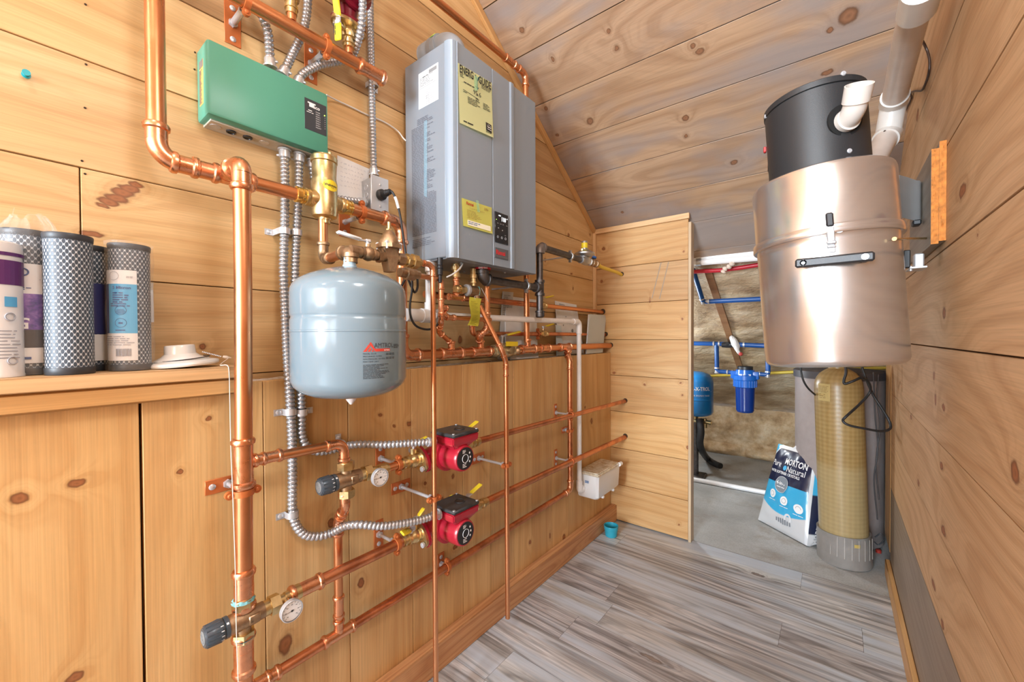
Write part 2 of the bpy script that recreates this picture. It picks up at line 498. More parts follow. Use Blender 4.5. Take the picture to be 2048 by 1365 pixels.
# projecting lower wall with vertical boards and its dusty ledge
mb = MB()
ys = [-3.6, -3.4, -3.2, -3.0, -2.78, -2.56, -2.34, -2.12, -1.9, -1.65, -1.4, -1.15, -.93, -.71, -.49, -.27, -.05, .17, .39, .607, .825, 1.055, 1.21, 1.36, 1.49, 1.66, 1.81, 1.96, 2.13, PY_]
WR = [.5, .6, .4, .55, .5, .6, .4, .55, .5, .6, .45, .55, .6, .5, .62, .58, .74, .72, .60, .52, .50, .56, .30, .64, .42, .68, .36, .58, .50]
for i, (a, b) in enumerate(zip(ys[:-1], ys[1:])):
    g = .0045 if abs(a - .17) < .01 else .0016
    g2 = .0045 if abs(b - .17) < .01 else .0016
    mb.mi = 0
    mb.box((WX - .02, a + g / 2, 0), (WX, b - g2 / 2, 1.024), .0012, ax=(2, 1), rnd=WR[i])
mb.mi = 1
mb.box((WX - .03, REAR, 0), (WX - .0205, PY_, 1.018))
struct('wall_left_lower', mb, [M_WAIN, M_GAP])
mb = MB()
def ledge(u, v):
    y = REAR + .02 + u * (PY_ - REAR - .02); x = UX + .002 + v * (WX - UX - .004)
    return V((x, y, 1.022 + .004 * mnoise.noise(V((x * 30, y * 16, 3))) + .0015 * mnoise.noise(V((x * 120, y * 90, 1)))))
mb.grid(ledge, 380, 8)
m, nt, b, _o = newmat('dusty_ledge'); n = N(nt)
_tc = n.new('ShaderNodeTexCoord').outputs['Object']
nt.links.new(n.ramp(n.noise(_tc, 38., 4., .65), [(.30, (.08, .06, .04)), (.40, (.45, .31, .18)), (.5, (.68, .60, .52)), (.62, (.85, .82, .78))]), b.inputs['Base Color'])
b.inputs['Roughness'].default_value = .9
struct('trim_1', mb, m)
# baseboards
mb = MB(); mb.box((WX, REAR, 0), (-1.037, PY_, .098), .003, ax=(1, 2)); struct('baseboard_left', mb, M_BASE)
mb = MB(); mb.box((.186, REAR, 0), (RX, 2.575, .073), .003, ax=(1, 2)); struct('baseboard_right', mb, M_TRIM2)

# right wall
mb = MB()
rz = [0, .412, .63, .855, 1.095, 1.334, 1.576, 1.818, 2.06, 2.3, 2.54, 2.78, 3.02, 3.26, 3.5]
for i, (a, c) in enumerate(zip(rz[:-1], rz[1:])):
    lo, hi = REAR, min(2.585, ylim(a))
    if hi <= lo: continue
    g = .0004 if i in (1, 2) else .003
    gt = .0004 if i in (2, 3) else .003
    gb = .0004 if i in (2, 3) else .003
    gt = .0004 if i in (1, 2) else .003
    mb.mi = 2 if i == 0 else 0
    mb.box((RX, lo, a + gb / 2), (RX + .02, hi, c - gt / 2), .001, ax=(1, 2), rnd=[.5, .62, .5, .42, .55, .45, .4, .5, .45, .5, .5, .5, .5, .5][i])
mb.mi = 1; mb.box((RX + .0205, REAR, 0), (RX + .03, 2.58, 2.0)); mb.prism([(RX + .03, REAR, 2.), (RX + .03, 2.0, 2.0), (RX + .03, RIDGE, zr), (RX + .03, REAR, zr)], (-.009, 0, 0))
struct('wall_right', mb, [M_RIGHT, M_GAP, M_GREYB])
mb = MB(); mb.box((RX - .001, 2.59, .10), (RX + .05, 2.83, 1.62), .002, ax=(2, 1)); struct('trim_2', mb, M_TRIM2)

# ceiling: two boarded slopes meeting at a ridge behind the camera
mb = MB()
F1 = Matrix.Translation(CEILO) @ Matrix(((1, 0, 0, 0), (0, -_cA, _sA, 0), (0, _sA, _cA, 0), (0, 0, 0, 1)))
bw = .1815 / _cA
ns = int((2.378 - RIDGE) / .1815) + 1
for k in range(-2, ns):
    s0, s1 = k * bw, (k + 1) * bw
    if k == -2: s0 = -(2.612 - 2.378) / _cA
    s1 = min(s1, (2.378 - RIDGE) / _cA)
    mb.mi = 0
    mb.box((UX - .01, s0 + .0015, 0), (RX + .02, s1 - .0015, .02), .0012, ax=(0, 1), rnd=[.8, .85, .72, .62, .62, .55, .35, .4, .3, .35, .4, .4, .5, .5, .5, .5, .5][k + 2], frame=F1)
mb.mi = 1
mb.box((UX - .01, -(2.61 - 2.378) / _cA, .0205), (RX + .02, (2.378 - RIDGE) / _cA, .03), frame=F1)
for k in range(16):
    mb.mi = 0
    mb.box((UX - .01, REAR + k * .225 + .0015, zr), (RX + .02, REAR + (k + 1) * .225 - .0015, zr + .02), .0012, ax=(0, 1), rnd=rg.random())
mb.mi = 1; mb.box((UX - .01, REAR, zr + .0205), (RX + .02, RIDGE, zr + .03))
struct('ceiling', mb, [M_CEIL, M_GAP])
# rake trim along the left wall under the ceiling
mb = MB()
mb.box((UX, -(PY_ - 2.378) / _cA * 0 + .047, -.030), (UX + .017, (2.378 - RIDGE) / _cA, -.0005), .002, ax=(1, 2), frame=F1)
struct('trim_3', mb, M_TRIM2)

# partition facing the camera
mb = MB()
pz = [0, .008, .225, .4465, .669, .887, 1.104, 1.32, 1.541, 1.765]
boards(mb, list(zip(pz[1:-1], pz[2:])), PY_, PY_ + .02, 1, 0, 2, clip=lambda a, c: (UX, -.624), rng=random.Random(11))
mb.mi = 1; mb.box((UX, PY_ + .0205, 0), (-.63, PY_ + .03, 1.75))
mb.mi = 0; mb.box((UX, PY_ + .03, 0), (-.63, PY_ + .05, 1.74), ax=(0, 2))
HOLES = [(1205, 625, .017), (1211, 670, .014), (1221, 692, .015), (1250, 803, .014), (1250, 874, .015), (1243, 550, .013)]
mb.mi = 1
for px, py, r in HOLES:
    p = at(px, py, y=PY_)
    mb.cyl(p + V((.002, .003, .004)), p + V((.002, -.0007, .004)), r, seg=20)
# pencil smudges on the second board
mb.mi = 2
for a, c in (((1321, 525), (1303, 597)), ((1336, 524), (1318, 598))):
    q = [at(*c, y=PY_ - .0004) for c in (a, (a[0] + 2.4, a[1]), (c[0] + 2.0, c[1]), c)]
    mb.quad(*q)
struct('wall_far', mb, [M_PART, M_GAP, simple('pencil_smudge', (.34, .25, .17), .8)])
mb = MB(); mb.box((-.624, PY_ - .003, 0), (-.609, PY_ + .052, 1.74), .0015, ax=(2, 1)); struct('trim_4', mb, wood('pine_end', (.55, .40, .25), (.4, .27, .15), (.63, .49, .33), (), contrast=.4))
mb = MB(); mb.box((UX + .02, PY_ - .017, 1.757), (-.616, PY_, 1.787), .002, ax=(0, 2)); struct('trim_5', mb, M_TRIM)
mb = MB(); mb.box((UX, PY_ - .017, 1.036), (UX + .021, PY_, 1.775), .002, ax=(2, 0)); struct('trim_6', mb, M_TRIM)

# floor
mb = MB(); rf = random.Random(21)
y = REAR; k = 0
while y < 2.35:
    y1 = min(y + .1525, 2.352)
    x = -1.06 - rf.uniform(0, 1.1)
    while x < .2:
        x1 = x + 1.22
        mb.mi = 0
        a, c = max(x, -1.06), min(x1, .2)
        if c > a + .01:
            r_ = rf.random()
            mb.face([mb.bm.verts.new(V(q)) for q in ((a + .0004, y + .0004, 0), (c - .0004, y + .0004, 0), (c - .0004, y1 - .0004, 0), (a + .0004, y1 - .0004, 0))], [(a, y), (c, y), (c, y1), (a, y1)], r_)
        x = x1
    y = y1; k += 1
mb.mi = 1
mb.box((-1.06, REAR, -.006), (.2, 2.352, -.0008))
struct('floor', mb, [M_FLOOR, M_GAP], recalc=False)
m, nt, b, _o = newmat('concrete'); n = N(nt)
_tc = n.new('ShaderNodeTexCoord').outputs['Object']
c = n.mix(n.mr(n.noise(_tc, 2.6, 4., .6), .35, .68), (.34, .34, .325), (.52, .53, .52))
c = n.mix(n.math('MULTIPLY', n.mr(n.noise(_tc, 5., 3., .6), .52, .7, smooth=True), .55), c, (.30, .24, .18))
c = n.mix(n.math('MULTIPLY', n.mr(n.noise(_tc, 160., 2.), .4, .7), .35), c, (.22, .2, .185))
nt.links.new(c, b.inputs['Base Color']); b.inputs['Roughness'].default_value = .62
nt.links.new(n.bump(n.noise(_tc, 60., 4., .6), .25, .003), b.inputs['Normal'])
mb = MB(); mb.box((-1.6, 2.345, -.05), (1.0, 4.6, -.002)); struct('floor_alcove', mb, m)

# insulated roof slope and knee wall of the alcove
m, nt, b, _o = newmat('insulation'); n = N(nt)
_tc = n.new('ShaderNodeTexCoord').outputs['Object']
st = n.vmath('MULTIPLY', _tc, (1., 2.2, 2.2))
c = n.ramp(n.noise(st, 3.2, 5., .6), [(.3, (.22, .13, .06)), (.44, (.42, .28, .15)), (.56, (.60, .45, .28)), (.7, (.78, .66, .47))])
nt.links.new(c, b.inputs['Base Color']); b.inputs['Roughness'].default_value = .55
b.inputs['Coat Weight'].default_value = .7; b.inputs['Coat Roughness'].default_value = .2
nt.links.new(n.bump(n.noise(st, 16., 5., .7), .9, .02), b.inputs['Normal'])
M_INS = m
m, nt, b, _o = newmat('fibreglass_batt'); n = N(nt)
_tc = n.new('ShaderNodeTexCoord').outputs['Object']
nt.links.new(n.ramp(n.noise(_tc, 9., 5., .65), [(.3, (.34, .20, .09)), (.48, (.58, .39, .21)), (.66, (.74, .58, .38))]), b.inputs['Base Color']); b.inputs['Roughness'].default_value = .8
nt.links.new(n.bump(n.noise(_tc, 40., 4., .7), .7, .01), b.inputs['Normal'])
M_BATT = m
mb = MB()
def ins(u, v):
    y = 2.60 + v * 1.75; x = -1.55 + u * 2.4
    bat = abs(math.sin((x + .70) * PI / .40))  # batts sag between the rafters
    d = .012 * mnoise.noise(V((x * 7, y * 9, 0))) + .006 * mnoise.noise(V((x * 25, y * 30, 4))) - .02 * bat + .05
    return V((x, y, zc(y) + d))
mb.grid(ins, 90, 90)
def knee(u, v):
    x = -1.55 + u * 2.4; z = -.01 + v * .46
    bat = abs(math.sin((x + .66) * PI / .40)) ** .5
    bulge = math.sin(min(1, max(0, (v - .25) / .75)) * PI) if v > .25 else 1.5 * math.sin(v / .25 * PI)
    return V((x, 4.27 - .05 * bat * bulge - .02 * mnoise.noise(V((x * 8, z * 14, 7))) - .01 * mnoise.noise(V((x * 30, z * 30, 2))), z))
mb.mi = 1; mb.grid(knee, 120, 40)
struct('wall_alcove_back', mb, [M_INS, M_BATT])
P1, P2 = on_slope(1416, 540, .03), on_slope(1486, 752, .03)
mb = MB(); d_ = (P2 - P1).normalized(); w_ = V((1, 0, 0)) * .021; nn = V((0, _sA, _cA))
mb.prism([P1 - w_ - nn * .012, P1 + w_ - nn * .012, P1 + w_ + nn * .09, P1 - w_ + nn * .09], (P2 - P1))
struct('trim_7', mb, wood('rafter', (.25, .12, .055), (.17, .07, .03), (.32, .17, .08), ()))
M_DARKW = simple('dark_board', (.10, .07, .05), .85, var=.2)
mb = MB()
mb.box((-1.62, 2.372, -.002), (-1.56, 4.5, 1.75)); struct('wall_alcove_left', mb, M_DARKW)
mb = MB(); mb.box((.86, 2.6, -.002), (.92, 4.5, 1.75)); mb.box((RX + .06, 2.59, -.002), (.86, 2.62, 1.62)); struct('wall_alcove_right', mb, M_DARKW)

# far end of the room behind the camera, with a window towards the daylight
mb = MB()
OX0, OX1, OZ0, OZ1 = -.98, -.02, .75, 2.25
for a, c in (((UX, REAR - .02, 0), (OX0, REAR, zr)), ((OX1, REAR - .02, 0), (RX, REAR, zr)), ((OX0, REAR - .02, 0), (OX1, REAR, OZ0)), ((OX0, REAR - .02, OZ1), (OX1, REAR, zr))):
    mb.box(a, c, ax=(0, 2), rnd=rg.random())
struct('wall_rear', mb, M_WALL)
mb = MB()
for a, c in (((OX0 - .06, REAR, OZ0 - .06), (OX0, REAR + .02, OZ1 + .06)), ((OX1, REAR, OZ0 - .06), (OX1 + .06, REAR + .02, OZ1 + .06)), ((OX0, REAR, OZ1), (OX1, REAR + .02, OZ1 + .06)), ((OX0, REAR, OZ0 - .06), (OX1, REAR + .02, OZ0)), (((OX0 + OX1) / 2 - .03, REAR, OZ0), ((OX0 + OX1) / 2 + .03, REAR + .02, OZ1)), ((OX0, REAR, 1.47), (OX1, REAR + .02, 1.53))):
    mb.box(a, c, .002)
struct('window_1', mb, M_TRIM)
mb = MB()
for a, c in (((RX - .02, -2.06, .84), (RX, -2.0, 2.06)), ((RX - .02, -1.10, .84), (RX, -1.04, 2.06)), ((RX - .02, -2.0, .84), (RX, -1.1, .90)), ((RX - .02, -2.0, 2.0), (RX, -1.1, 2.06)), ((RX - .02, -2.0, 1.43), (RX - .004, -1.1, 1.47))):
    mb.box(a, c, .002)
struct('added_window_frame', mb, M_TRIM)  # invented window frame around the added side fill light

# ------------------------------------------------------------------ light
w = bpy.data.worlds.new('world'); S.world = w; w.use_nodes = True
w.node_tree.nodes['Background'].inputs[0].default_value = (.75, .87, 1, 1)
w.node_tree.nodes['Background'].inputs[1].default_value = 1.0
def area(name, loc, rot, sx, sy, power, col=(1, 1, 1), shape='RECTANGLE'):
    l = bpy.data.lights.new(name, 'AREA'); l.shape = shape; l.size = sx; l.size_y = sy; l.energy = power; l.color = col
    o = bpy.data.objects.new(name, l); COL.objects.link(o); o.location = loc; o.rotation_euler = rot
    return o
area('daylight_window', ((OX0 + OX1) / 2, REAR - .06, (OZ0 + OZ1) / 2), (PI / 2, 0, 0), OX1 - OX0, OZ1 - OZ0, LIGHT_DOOR, (.74, .88, 1))
area('added_side_fill', (RX - .012, -1.55, 1.45), (0, PI / 2, 0), 1.1, .9, LIGHT_SIDE, (.76, .89, 1))  # fill light added for the lower left wall; no known window here
def bulb(name, loc, e, size=.09, col=(.86, .94, 1)):
    l = bpy.data.lights.new(name, 'POINT'); l.energy = e; l.shadow_soft_size = size; l.color = col
    o = bpy.data.objects.new(name, l); COL.objects.link(o); o.location = loc
bulb('overhead_light', (-.2, -.45, 3.0), LIGHT_BULB, .10)
bulb('overhead_light', (-.6, -2.2, 2.9), LIGHT_B2, .12)  # second overhead light, added as fill towards the rear
bulb('added_fill_light', (.08, .30, 1.95), LIGHT_B3, .16)  # fill added to brighten the wall below the heater; no real lamp
bulb('added_alcove_fill', (-1.2, 3.05, 1.0), LIGHT_ALC, .08)  # added to brighten the alcove insulation; no known lamp there
S.view_settings.view_transform = 'Standard'
S.view_settings.look = 'None'
S.view_settings.gamma = 1
S.view_settings.use_curve_mapping = False
S.view_settings.exposure = EXPOSURE
S.cycles.max_bounces = 8
S.cycles.diffuse_bounces = 5
S.cycles.glossy_bounces = 4
S.cycles.transparent_max_bounces = 12
S.cycles.caustics_reflective = False
S.cycles.caustics_refractive = False
S.cycles.sample_clamp_indirect = 6
S.cycles.use_denoising = True
# ------------------------------------------------------------------ fittings
M_COP = metal('copper', (.76, .345, .165), .31, .10, 14., (.58, .23, .09), .35, 7.)
M_COPD = metal('copper_dark', (.72, .30, .15), .32, .15, 18., (.38, .13, .07), .6, 12.)
M_COPF = metal('copper_fitting', (.82, .40, .225), .28, .14, 40., (.6, .26, .13), .3, 24.)
M_HANG = simple('copper_hanger', (.56, .16, .045), .42, .35, var=.12)
M_BRASS = metal('brass', (.72, .56, .29), .30, .15, 40., (.42, .28, .1), .35, 30., bump=.15)
M_BRZ = metal('bronze', (.48, .33, .2), .42, .25, 50., (.24, .15, .09), .5, 35., bump=.3)
M_STEEL = simple('zinc_steel', (.60, .61, .63), .33, metal=.55, var=.06)
M_COND = simple('conduit_steel', (.47, .48, .50), .30, metal=.7)
M_IRON = metal('black_iron', (.17, .16, .16), .42, .3, 50., (.08, .075, .07), .4, 30.)
M_GALV = metal('cast_zinc', (.56, .57, .58), .38, .12, 60., bump=.3)
M_PVC = simple('white_pvc', (.88, .88, .88), .32, var=.03)
M_PVCT = simple('cream_pvc', (.66, .58, .52), .3, var=.04)
M_PVCW = simple('pale_pvc', (.68, .65, .61), .3, var=.03)
M_WHITE = simple('white_plastic', (.78, .78, .78), .3)
M_BLK = simple('black_plastic', (.018, .019, .022), .38)
M_RUB = simple('black_rubber', (.015, .015, .016), .5)
M_YEL = simple('yellow_plastic', (.86, .66, .03), .4)
M_RED = simple('red_cast_iron', (.40, .012, .03), .3, spec=.6, coat=.3, bump=.06, bscale=300)
M_RED2 = simple('dark_red_cast_iron', (.22, .008, .022), .35, coat=.2)
M_GREEN = simple('green_enamel', (.085, .33, .235), .38, spec=.5, bump=.05, bscale=250)
M_TXW = simple('white_print', (.85, .85, .85), .6)
M_TXK = simple('black_print', (.02, .02, .02), .6)
M_TXG = simple('grey_print', (.22, .22, .22), .6)
M_PAPER = simple('white_paper', (.80, .80, .80), .75, var=.03)
M_CARD = simple('yellow_card', (.86, .74, .22), .6)
M_VERD = simple('verdigris', (.20, .47, .50), .8, var=.25, vscale=120)
M_KNOB = simple('slate_plastic', (.05, .066, .082), .3, coat=.1)
M_GREYP = simple('grey_plastic', (.40, .41, .43), .35)

def socket(mb, p, d, r):
    mb.lathe(p, d, [(0, 1.1 * r), (1.3 * r, 1.12 * r), (1.45 * r, 1.34 * r), (1.85 * r, 1.38 * r), (2.1 * r, 1.25 * r), (2.2 * r, 1.02 * r)], 20)

def run(label, pts, r, mat=None, group=None, R=2.1, tees=(), coups=(), name='copper_pipe', cat='pipe', fit=None, collars=True, root=None):
    """a pipe with elbows at its corners; tees = (point, run dir, branch dir, branch radius); coups = (point, dir)"""
    mat = mat or M_COP; fit = fit or M_COPF
    pts = [V(p) for p in pts]
    root = root or thing(name, label, cat, pts[-1], group)
    n = len(pts)
    trim = [0] * n
    for i in range(1, n - 1):
        d1 = (pts[i] - pts[i - 1]).normalized(); d2 = (pts[i + 1] - pts[i]).normalized()
        if d1.angle(d2) < .05: continue
        cut = R * r * (1 if d1.dot(d2) < .3 else .55)
        cut = min(cut, (pts[i] - pts[i - 1]).length * .45, (pts[i + 1] - pts[i]).length * .45)
        trim[i] = cut
        mb = MB()
        mb.tube(arc(pts[i], d1, d2, cut, 10), r * 1.12, 20)
        if collars:
            socket(mb, pts[i] - d1 * cut * .98, -d1, r); socket(mb, pts[i] + d2 * cut * .98, d2, r)
        obj('elbow', mb, fit, root)
    for i in range(n - 1):
        d = (pts[i + 1] - pts[i]).normalized()
        mb = MB(); mb.cyl(pts[i] + d * trim[i], pts[i + 1] - d * trim[i + 1], r, seg=20)
        obj('pipe', mb, mat, root)
    for (p, d, bd, rb) in tees:
        p, d, bd = V(p), V(d).normalized(), V(bd).normalized()
        mb = MB(); h = rb * 1.6
        mb.cyl(p - d * h, p + d * h, r * 1.12, seg=20)
        socket(mb, p + d * h * .98, d, r); socket(mb, p - d * h * .98, -d, r)
        mb.cyl(p, p + bd * (r * 1.25), rb * 1.15, seg=20)
        socket(mb, p + bd * r * 1.2, bd, rb)
        obj('tee', mb, fit, root)
    for (p, d) in coups:
        p, d = V(p), V(d).normalized(); mb = MB()
        mb.cyl(p - d * r * .5, p + d * r * .5, r * 1.12, seg=20); socket(mb, p + d * r * .48, d, r); socket(mb, p - d * r * .48, -d, r)
        obj('coupling', mb, fit, root)
    return root

def hanger(label, px, py, wx, p, pdir, r, horiz=False, rod=.0048, size=(.032, .085), group='copper pipe hangers', off=.0):
    """plate on the wall, rod along x, split ring around the pipe"""
    p = V(p); pdir = V(pdir).normalized()
    b = V((wx, p.y if abs(pdir.z) < .5 else p.y + off, p.z + (off if abs(pdir.z) < .5 else 0)))
    root = thing('pipe_hanger', label, 'pipe hanger', b, group)
    hw, hh = (size[1] / 2, size[0] / 2) if horiz else (size[0] / 2, size[1] / 2)
    mb = MB(); mb.box(b + V((0, -hw, -hh)), b + V((.003, hw, hh)), .0008); obj('plate', mb, M_HANG, root)
    mb = MB(); k_ = 1.35 if rod > .006 else 2.1
    mb.cyl(b + V((.003, 0, 0)), b + V((.010, 0, 0)), rod * k_, seg=6); mb.cyl(b, V((p.x - r - .004, b.y, b.z)), rod, seg=14)
    mb.cyl(V((p.x - r - .012, b.y, b.z)), V((p.x - r - .003, b.y, b.z)), rod * (1.15 if rod > .006 else 1.9), seg=6)
    obj('rod', mb, M_STEEL, root)
    for s in (-1, 1):
        o_ = V((0, s * (hw - .013), 0)) if horiz else V((0, 0, s * (hh - .014)))
        mb = MB(); c = b + o_
        mb.lathe(c + V((.003, 0, 0)), (1, 0, 0), [(0, .0068), (.0012, .0066), (.0028, .004)], 14)
        obj('screw', mb, M_STEEL, root)
    mb = MB(); w = .007
    mb.lathe(p - pdir * w, pdir, [(0, r + .0005), (.0005, r + .0035), (2 * w - .0005, r + .0035), (2 * w, r + .0005)], 24, c0=False, c1=False)
    e = V((0, 0, 1)) if abs(pdir.z) < .5 else V((0, 1, 0))
    for s in (-1, 1):
        c = p + e * s * (r + .009)
        mb.cyl(c - V((.0045, 0, 0)), c + V((.005, 0, 0)), .0085, seg=16)
        mb.lathe(c + V((.005, 0, 0)), (1, 0, 0), [(0, .005), (.0015, .0048), (.003, .003)], 12)
    obj('ring', mb, M_HANG, root)
    return root

def conduit(label, pts, r=.0108, group='armoured cables', ends=(True, True), n=14, pitch=.0108):
    P = spline(pts, n)
    # resample evenly so that the ribs keep their pitch
    st = pitch / 4; Q = [P[0]]; acc = 0
    for a, b in zip(P[:-1], P[1:]):
        L = (b - a).length; t = st - acc
        while t <= L:
            Q.append(a + (b - a) * (t / L)); t += st
        acc = L - (t - st)
    root = thing('armoured_cable', label, 'electrical cable', pts[0], group)
    mod = (.74, .98, 1.06, .98)
    mb = MB(); mb.tube(Q, lambda i, d: r * mod[i % 4], 10); obj('armour', mb, M_COND, root, sharp=60)
    for k, e in enumerate(ends):
        if not e: continue
        a, b = (Q[0], Q[6]) if k == 0 else (Q[-1], Q[-7])
        d = (b - a).normalized(); mb = MB()
        mb.lathe(a, d, [(0, r * 1.5), (.004, r * 1.55), (.0045, r * 1.2), (.012, r * 1.25), (.022, r * 1.25), (.023, r)], 16)
        s = d.orthogonal().normalized(); mb.cyl(a + d * .016 + s * r, a + d * .016 + s * r * 1.75, .0032, seg=10)
        obj('connector', mb, M_STEEL, root)
    return root

def strap(label, p, wx, across, r=.0108, length=.04, one=1, group='cable straps', base=None):
    """sheet metal strap over a cable; across = direction of its tab on the wall"""
    p = V(p); a = V(across).normalized()
    up = V((1, 0, 0)); d = a.cross(up)
    root = thing('cable_strap', label, 'cable strap', V((wx, p.y, p.z)), group)
    w = .008; h = p.x - wx
    prof = [a * (-r * 1.15) + up * (-h), a * (-r * 1.15)] + [a * (-math.cos(t) * r * 1.15) + up * math.sin(t) * r * 1.15 for t in [PI * i / 10 for i in range(1, 10)]] + [a * (r * 1.15), a * (r * 1.15) + up * (-h + .001), a * length + up * (-h + .001)]
    mb = MB()
    for q0, q1 in zip(prof[:-1], prof[1:]):
        mb.quad(p + q0 - d * w, p + q1 - d * w, p + q1 + d * w, p + q0 + d * w)
    bmesh.ops.remove_doubles(mb.bm, verts=mb.bm.verts, dist=1e-5)
    bmesh.ops.solidify(mb.bm, geom=mb.bm.faces[:], thickness=.0012)
    obj('band', mb, M_STEEL, root)
    mb = MB(); mb.lathe(p + a * (length - .01) - up * (h - .002), up, [(0, .006), (.0015, .0058), (.003, .003)], 12); obj('screw', mb, M_STEEL, root)
    return root

def lever(root, c, up, along, L, mat, w=.011, name='handle', stem=.018, drop=.006, stemr=.005):
    """ball valve lever: stem rises along 'up', flat grip runs along 'along'"""
    c, up, along = V(c), V(up).normalized(), V(along).normalized()
    mb = MB(); mb.cyl(c, c + up * stem, stemr, seg=12); mb.hexn(c + up * (stem - .002), c + up * (stem + .004), stemr * 1.7); obj('stem', mb, M_STEEL, root)
    sd = up.cross(along)
    t = c + up * stem
    fr = Matrix((along, sd, up)).transposed().to_4x4(); fr.translation = t
    mb = MB()
    mb.box((-.006, -w * .55, -.0015), (L * .3, w * .55, .0015), .0008, frame=fr)
    h = obj('handle', mb, M_STEEL, root)
    mb = MB(); fr2 = fr @ Matrix.Translation((L * .22, 0, drop * .3)) @ Matrix.Rotation(-math.atan2(drop, L * .5), 4, 'Y')
    mb.box((0, -w * .75, -.0035), (L * .8, w * .75, .0035), .003, frame=fr2)
    obj('grip', mb, mat, h)

def ball_valve(label, p, d, r, up, along, L=.05, mat=None, body=None, half=.026, group='ball valves', stem=.018, cat='valve', w=.011):
    p, d = V(p), V(d).normalized()
    root = thing('ball_valve', label, cat, p, group)
    mb = MB(); h = half
    mb.lathe(p - d * h, d, [(0, r * 1.18), (h * .28, r * 1.18), (h * .3, r * 1.42), (h * .5, r * 1.42), (h * .55, r * 1.25), (h * .7, r * 1.6), (h * 1.0, r * 1.78), (h * 1.3, r * 1.6), (h * 1.45, r * 1.25), (h * 1.5, r * 1.42), (h * 1.7, r * 1.42), (h * 1.72, r * 1.18), (h * 2, r * 1.18)], 20)
    mb.cyl(p, p + V(up).normalized() * (r * 1.7 + .006), r * .62, seg=8)
    obj('body', mb, body or M_BRASS, root)
    lever(root, p + V(up).normalized() * (r * 1.6), up, along, L, mat or M_YEL, stem=stem, w=w)
    return root
# ------------------------------------------------------------------ pipes of the left wall
HX, HZ = -1.089, 1.498
X0 = V((1, 0, 0)); Y0 = V((0, 1, 0)); Z0 = V((0, 0, 1))
rH = .0166
run('copper supply pipe dropping from the top left and turning towards the brass air separator',
    [(HX, .204, 2.5), (HX, .204, HZ), (HX, .482, HZ)], rH, tees=[((HX, .322, HZ), Y0, X0, rH)], coups=[((HX, .268, HZ), Y0)])
run('thick vertical copper pipe at the shelf end, behind the hanging pull string',
    [(HX + .055, .322, HZ), (-.985, .322, HZ), (-.985, .322, 1.25), (-.985, .316, .575)], rH, tees=[((-.985, .318, .862), Z0, Y0, .011)], coups=[((-.985, .316, .592), Z0)])
run('thick copper riser below the lower mixing valve, standing on the floor', [(-.985, .314, .49), (-.985, .314, 0)], rH, coups=[((-.985, .314, .455), Z0)])

run('copper main from the air separator bending down behind the grey tank to the ledge',
    [(HX, .63, HZ - .002), (HX, .803, HZ - .004), (HX, .803, 1.068), (HX, 1.245, 1.069)], rH,
    tees=[((HX, 1.016, 1.068), Y0, Z0, .0115), ((HX, 1.172, 1.068), Y0, Z0, .0115)])
run('copper manifold pipe on the ledge running from the yellow-handled valve into the partition',
    [(HX, 1.385, 1.069), (HX, 1.80, 1.070), (-1.08, 2.335, 1.067)], rH * .98,
    tees=[((HX, 1.482, 1.069), Y0, Z0, .013), ((HX + .002, 1.80, 1.070), Y0, V((.75, -.15, -.65)), .0115)], coups=[((HX, 1.615, 1.07), Y0)])

# upper return pipe with its two risers
UZ = 1.925
run('copper header pipe above the green control box, ending beside the grey armoured cable',
    [(-1.095, -.1, UZ), (-1.095, .708, UZ)], .0168, coups=[((-1.095, .703, UZ), Y0)])
hanger('copper pipe hanger holding the header pipe left of the green box, plate above its corner', 463, 50, UX, (-1.095, .372, UZ), Y0, .0172, size=(.036, .105), rod=.0075, off=-.01)
hanger('copper pipe hanger holding the header pipe above the middle of the green box', 618, 128, UX, (-1.095, .566, UZ), Y0, .0172, size=(.036, .105), rod=.0075, off=-.01)
hanger('copper pipe hanger on the main pipe right of the brass air separator', 690, 450, UX, (HX, .664, HZ - .003), Y0, rH, size=(.036, .09), rod=.0065, off=-.012)

def riser_valve(label, y, top, along, L, out=X0):
    root = thing('ball_valve', label, 'valve', (-1.095, y, UZ + .03), 'brass valves over the header pipe')
    mb = MB()
    z0 = UZ + .032
    mb.cyl((-1.095, y, UZ + .015), (-1.095, y, z0 + .01), .0112, seg=18)
    obj('pipe_stub', mb, M_COP, root)
    mb = MB()
    mb.lathe((-1.095, y, z0), Z0, [(h * top / .085 if top < .085 else h, rr * (1.15 if top < .085 else 1)) for h, rr in ((0, .0135), (.012, .0135), (.0125, .016), (.02, .016), (.021, .0135), (.034, .0135), (.036, .018), (.05, .021), (.062, .021), (.072, .017))] + [(top - .004 if top < .085 else top - .012, .017), (top, .02)], 18)
    hz_ = min(.056, top * .66); ctr = V((-1.095, y, z0 + hz_)); out = V(out).normalized(); mb.cyl(ctr, ctr + out * .034, .0085, seg=8)
    obj('body', mb, M_BRASS, root)
    lever(root, ctr + out * .032, out, along, L, M_YEL, w=.014, stem=.014)
    return root, z0
r1_, z0 = riser_valve('brass valve at the top edge above the green box, yellow handle half out of view', .475, .13, Z0, .06)
r2_, z0 = riser_valve('brass valve hanging under the dark red pump at the top, with a yellow tee handle', .632, .062, Z0, .062, V((.42, -.9, 0)))
out_ = V((.42, -.9, 0)).normalized(); sd_ = Z0.cross(out_); fr = Matrix((-Z0, -sd_, out_)).transposed().to_4x4(); fr.translation = V((-1.095, .632, z0 + .041)) + out_ * .047
if fr.to_3x3().determinant() < 0: fr = Matrix((-Z0, sd_, out_)).transposed().to_4x4(); fr.translation = V((-1.095, .632, z0 + .041)) + out_ * .047
mb = MB(); mb.box((.004, -.0105, -.003), (.052, .0105, .004), .003, frame=fr); obj('grip', mb, M_YEL, r2_)
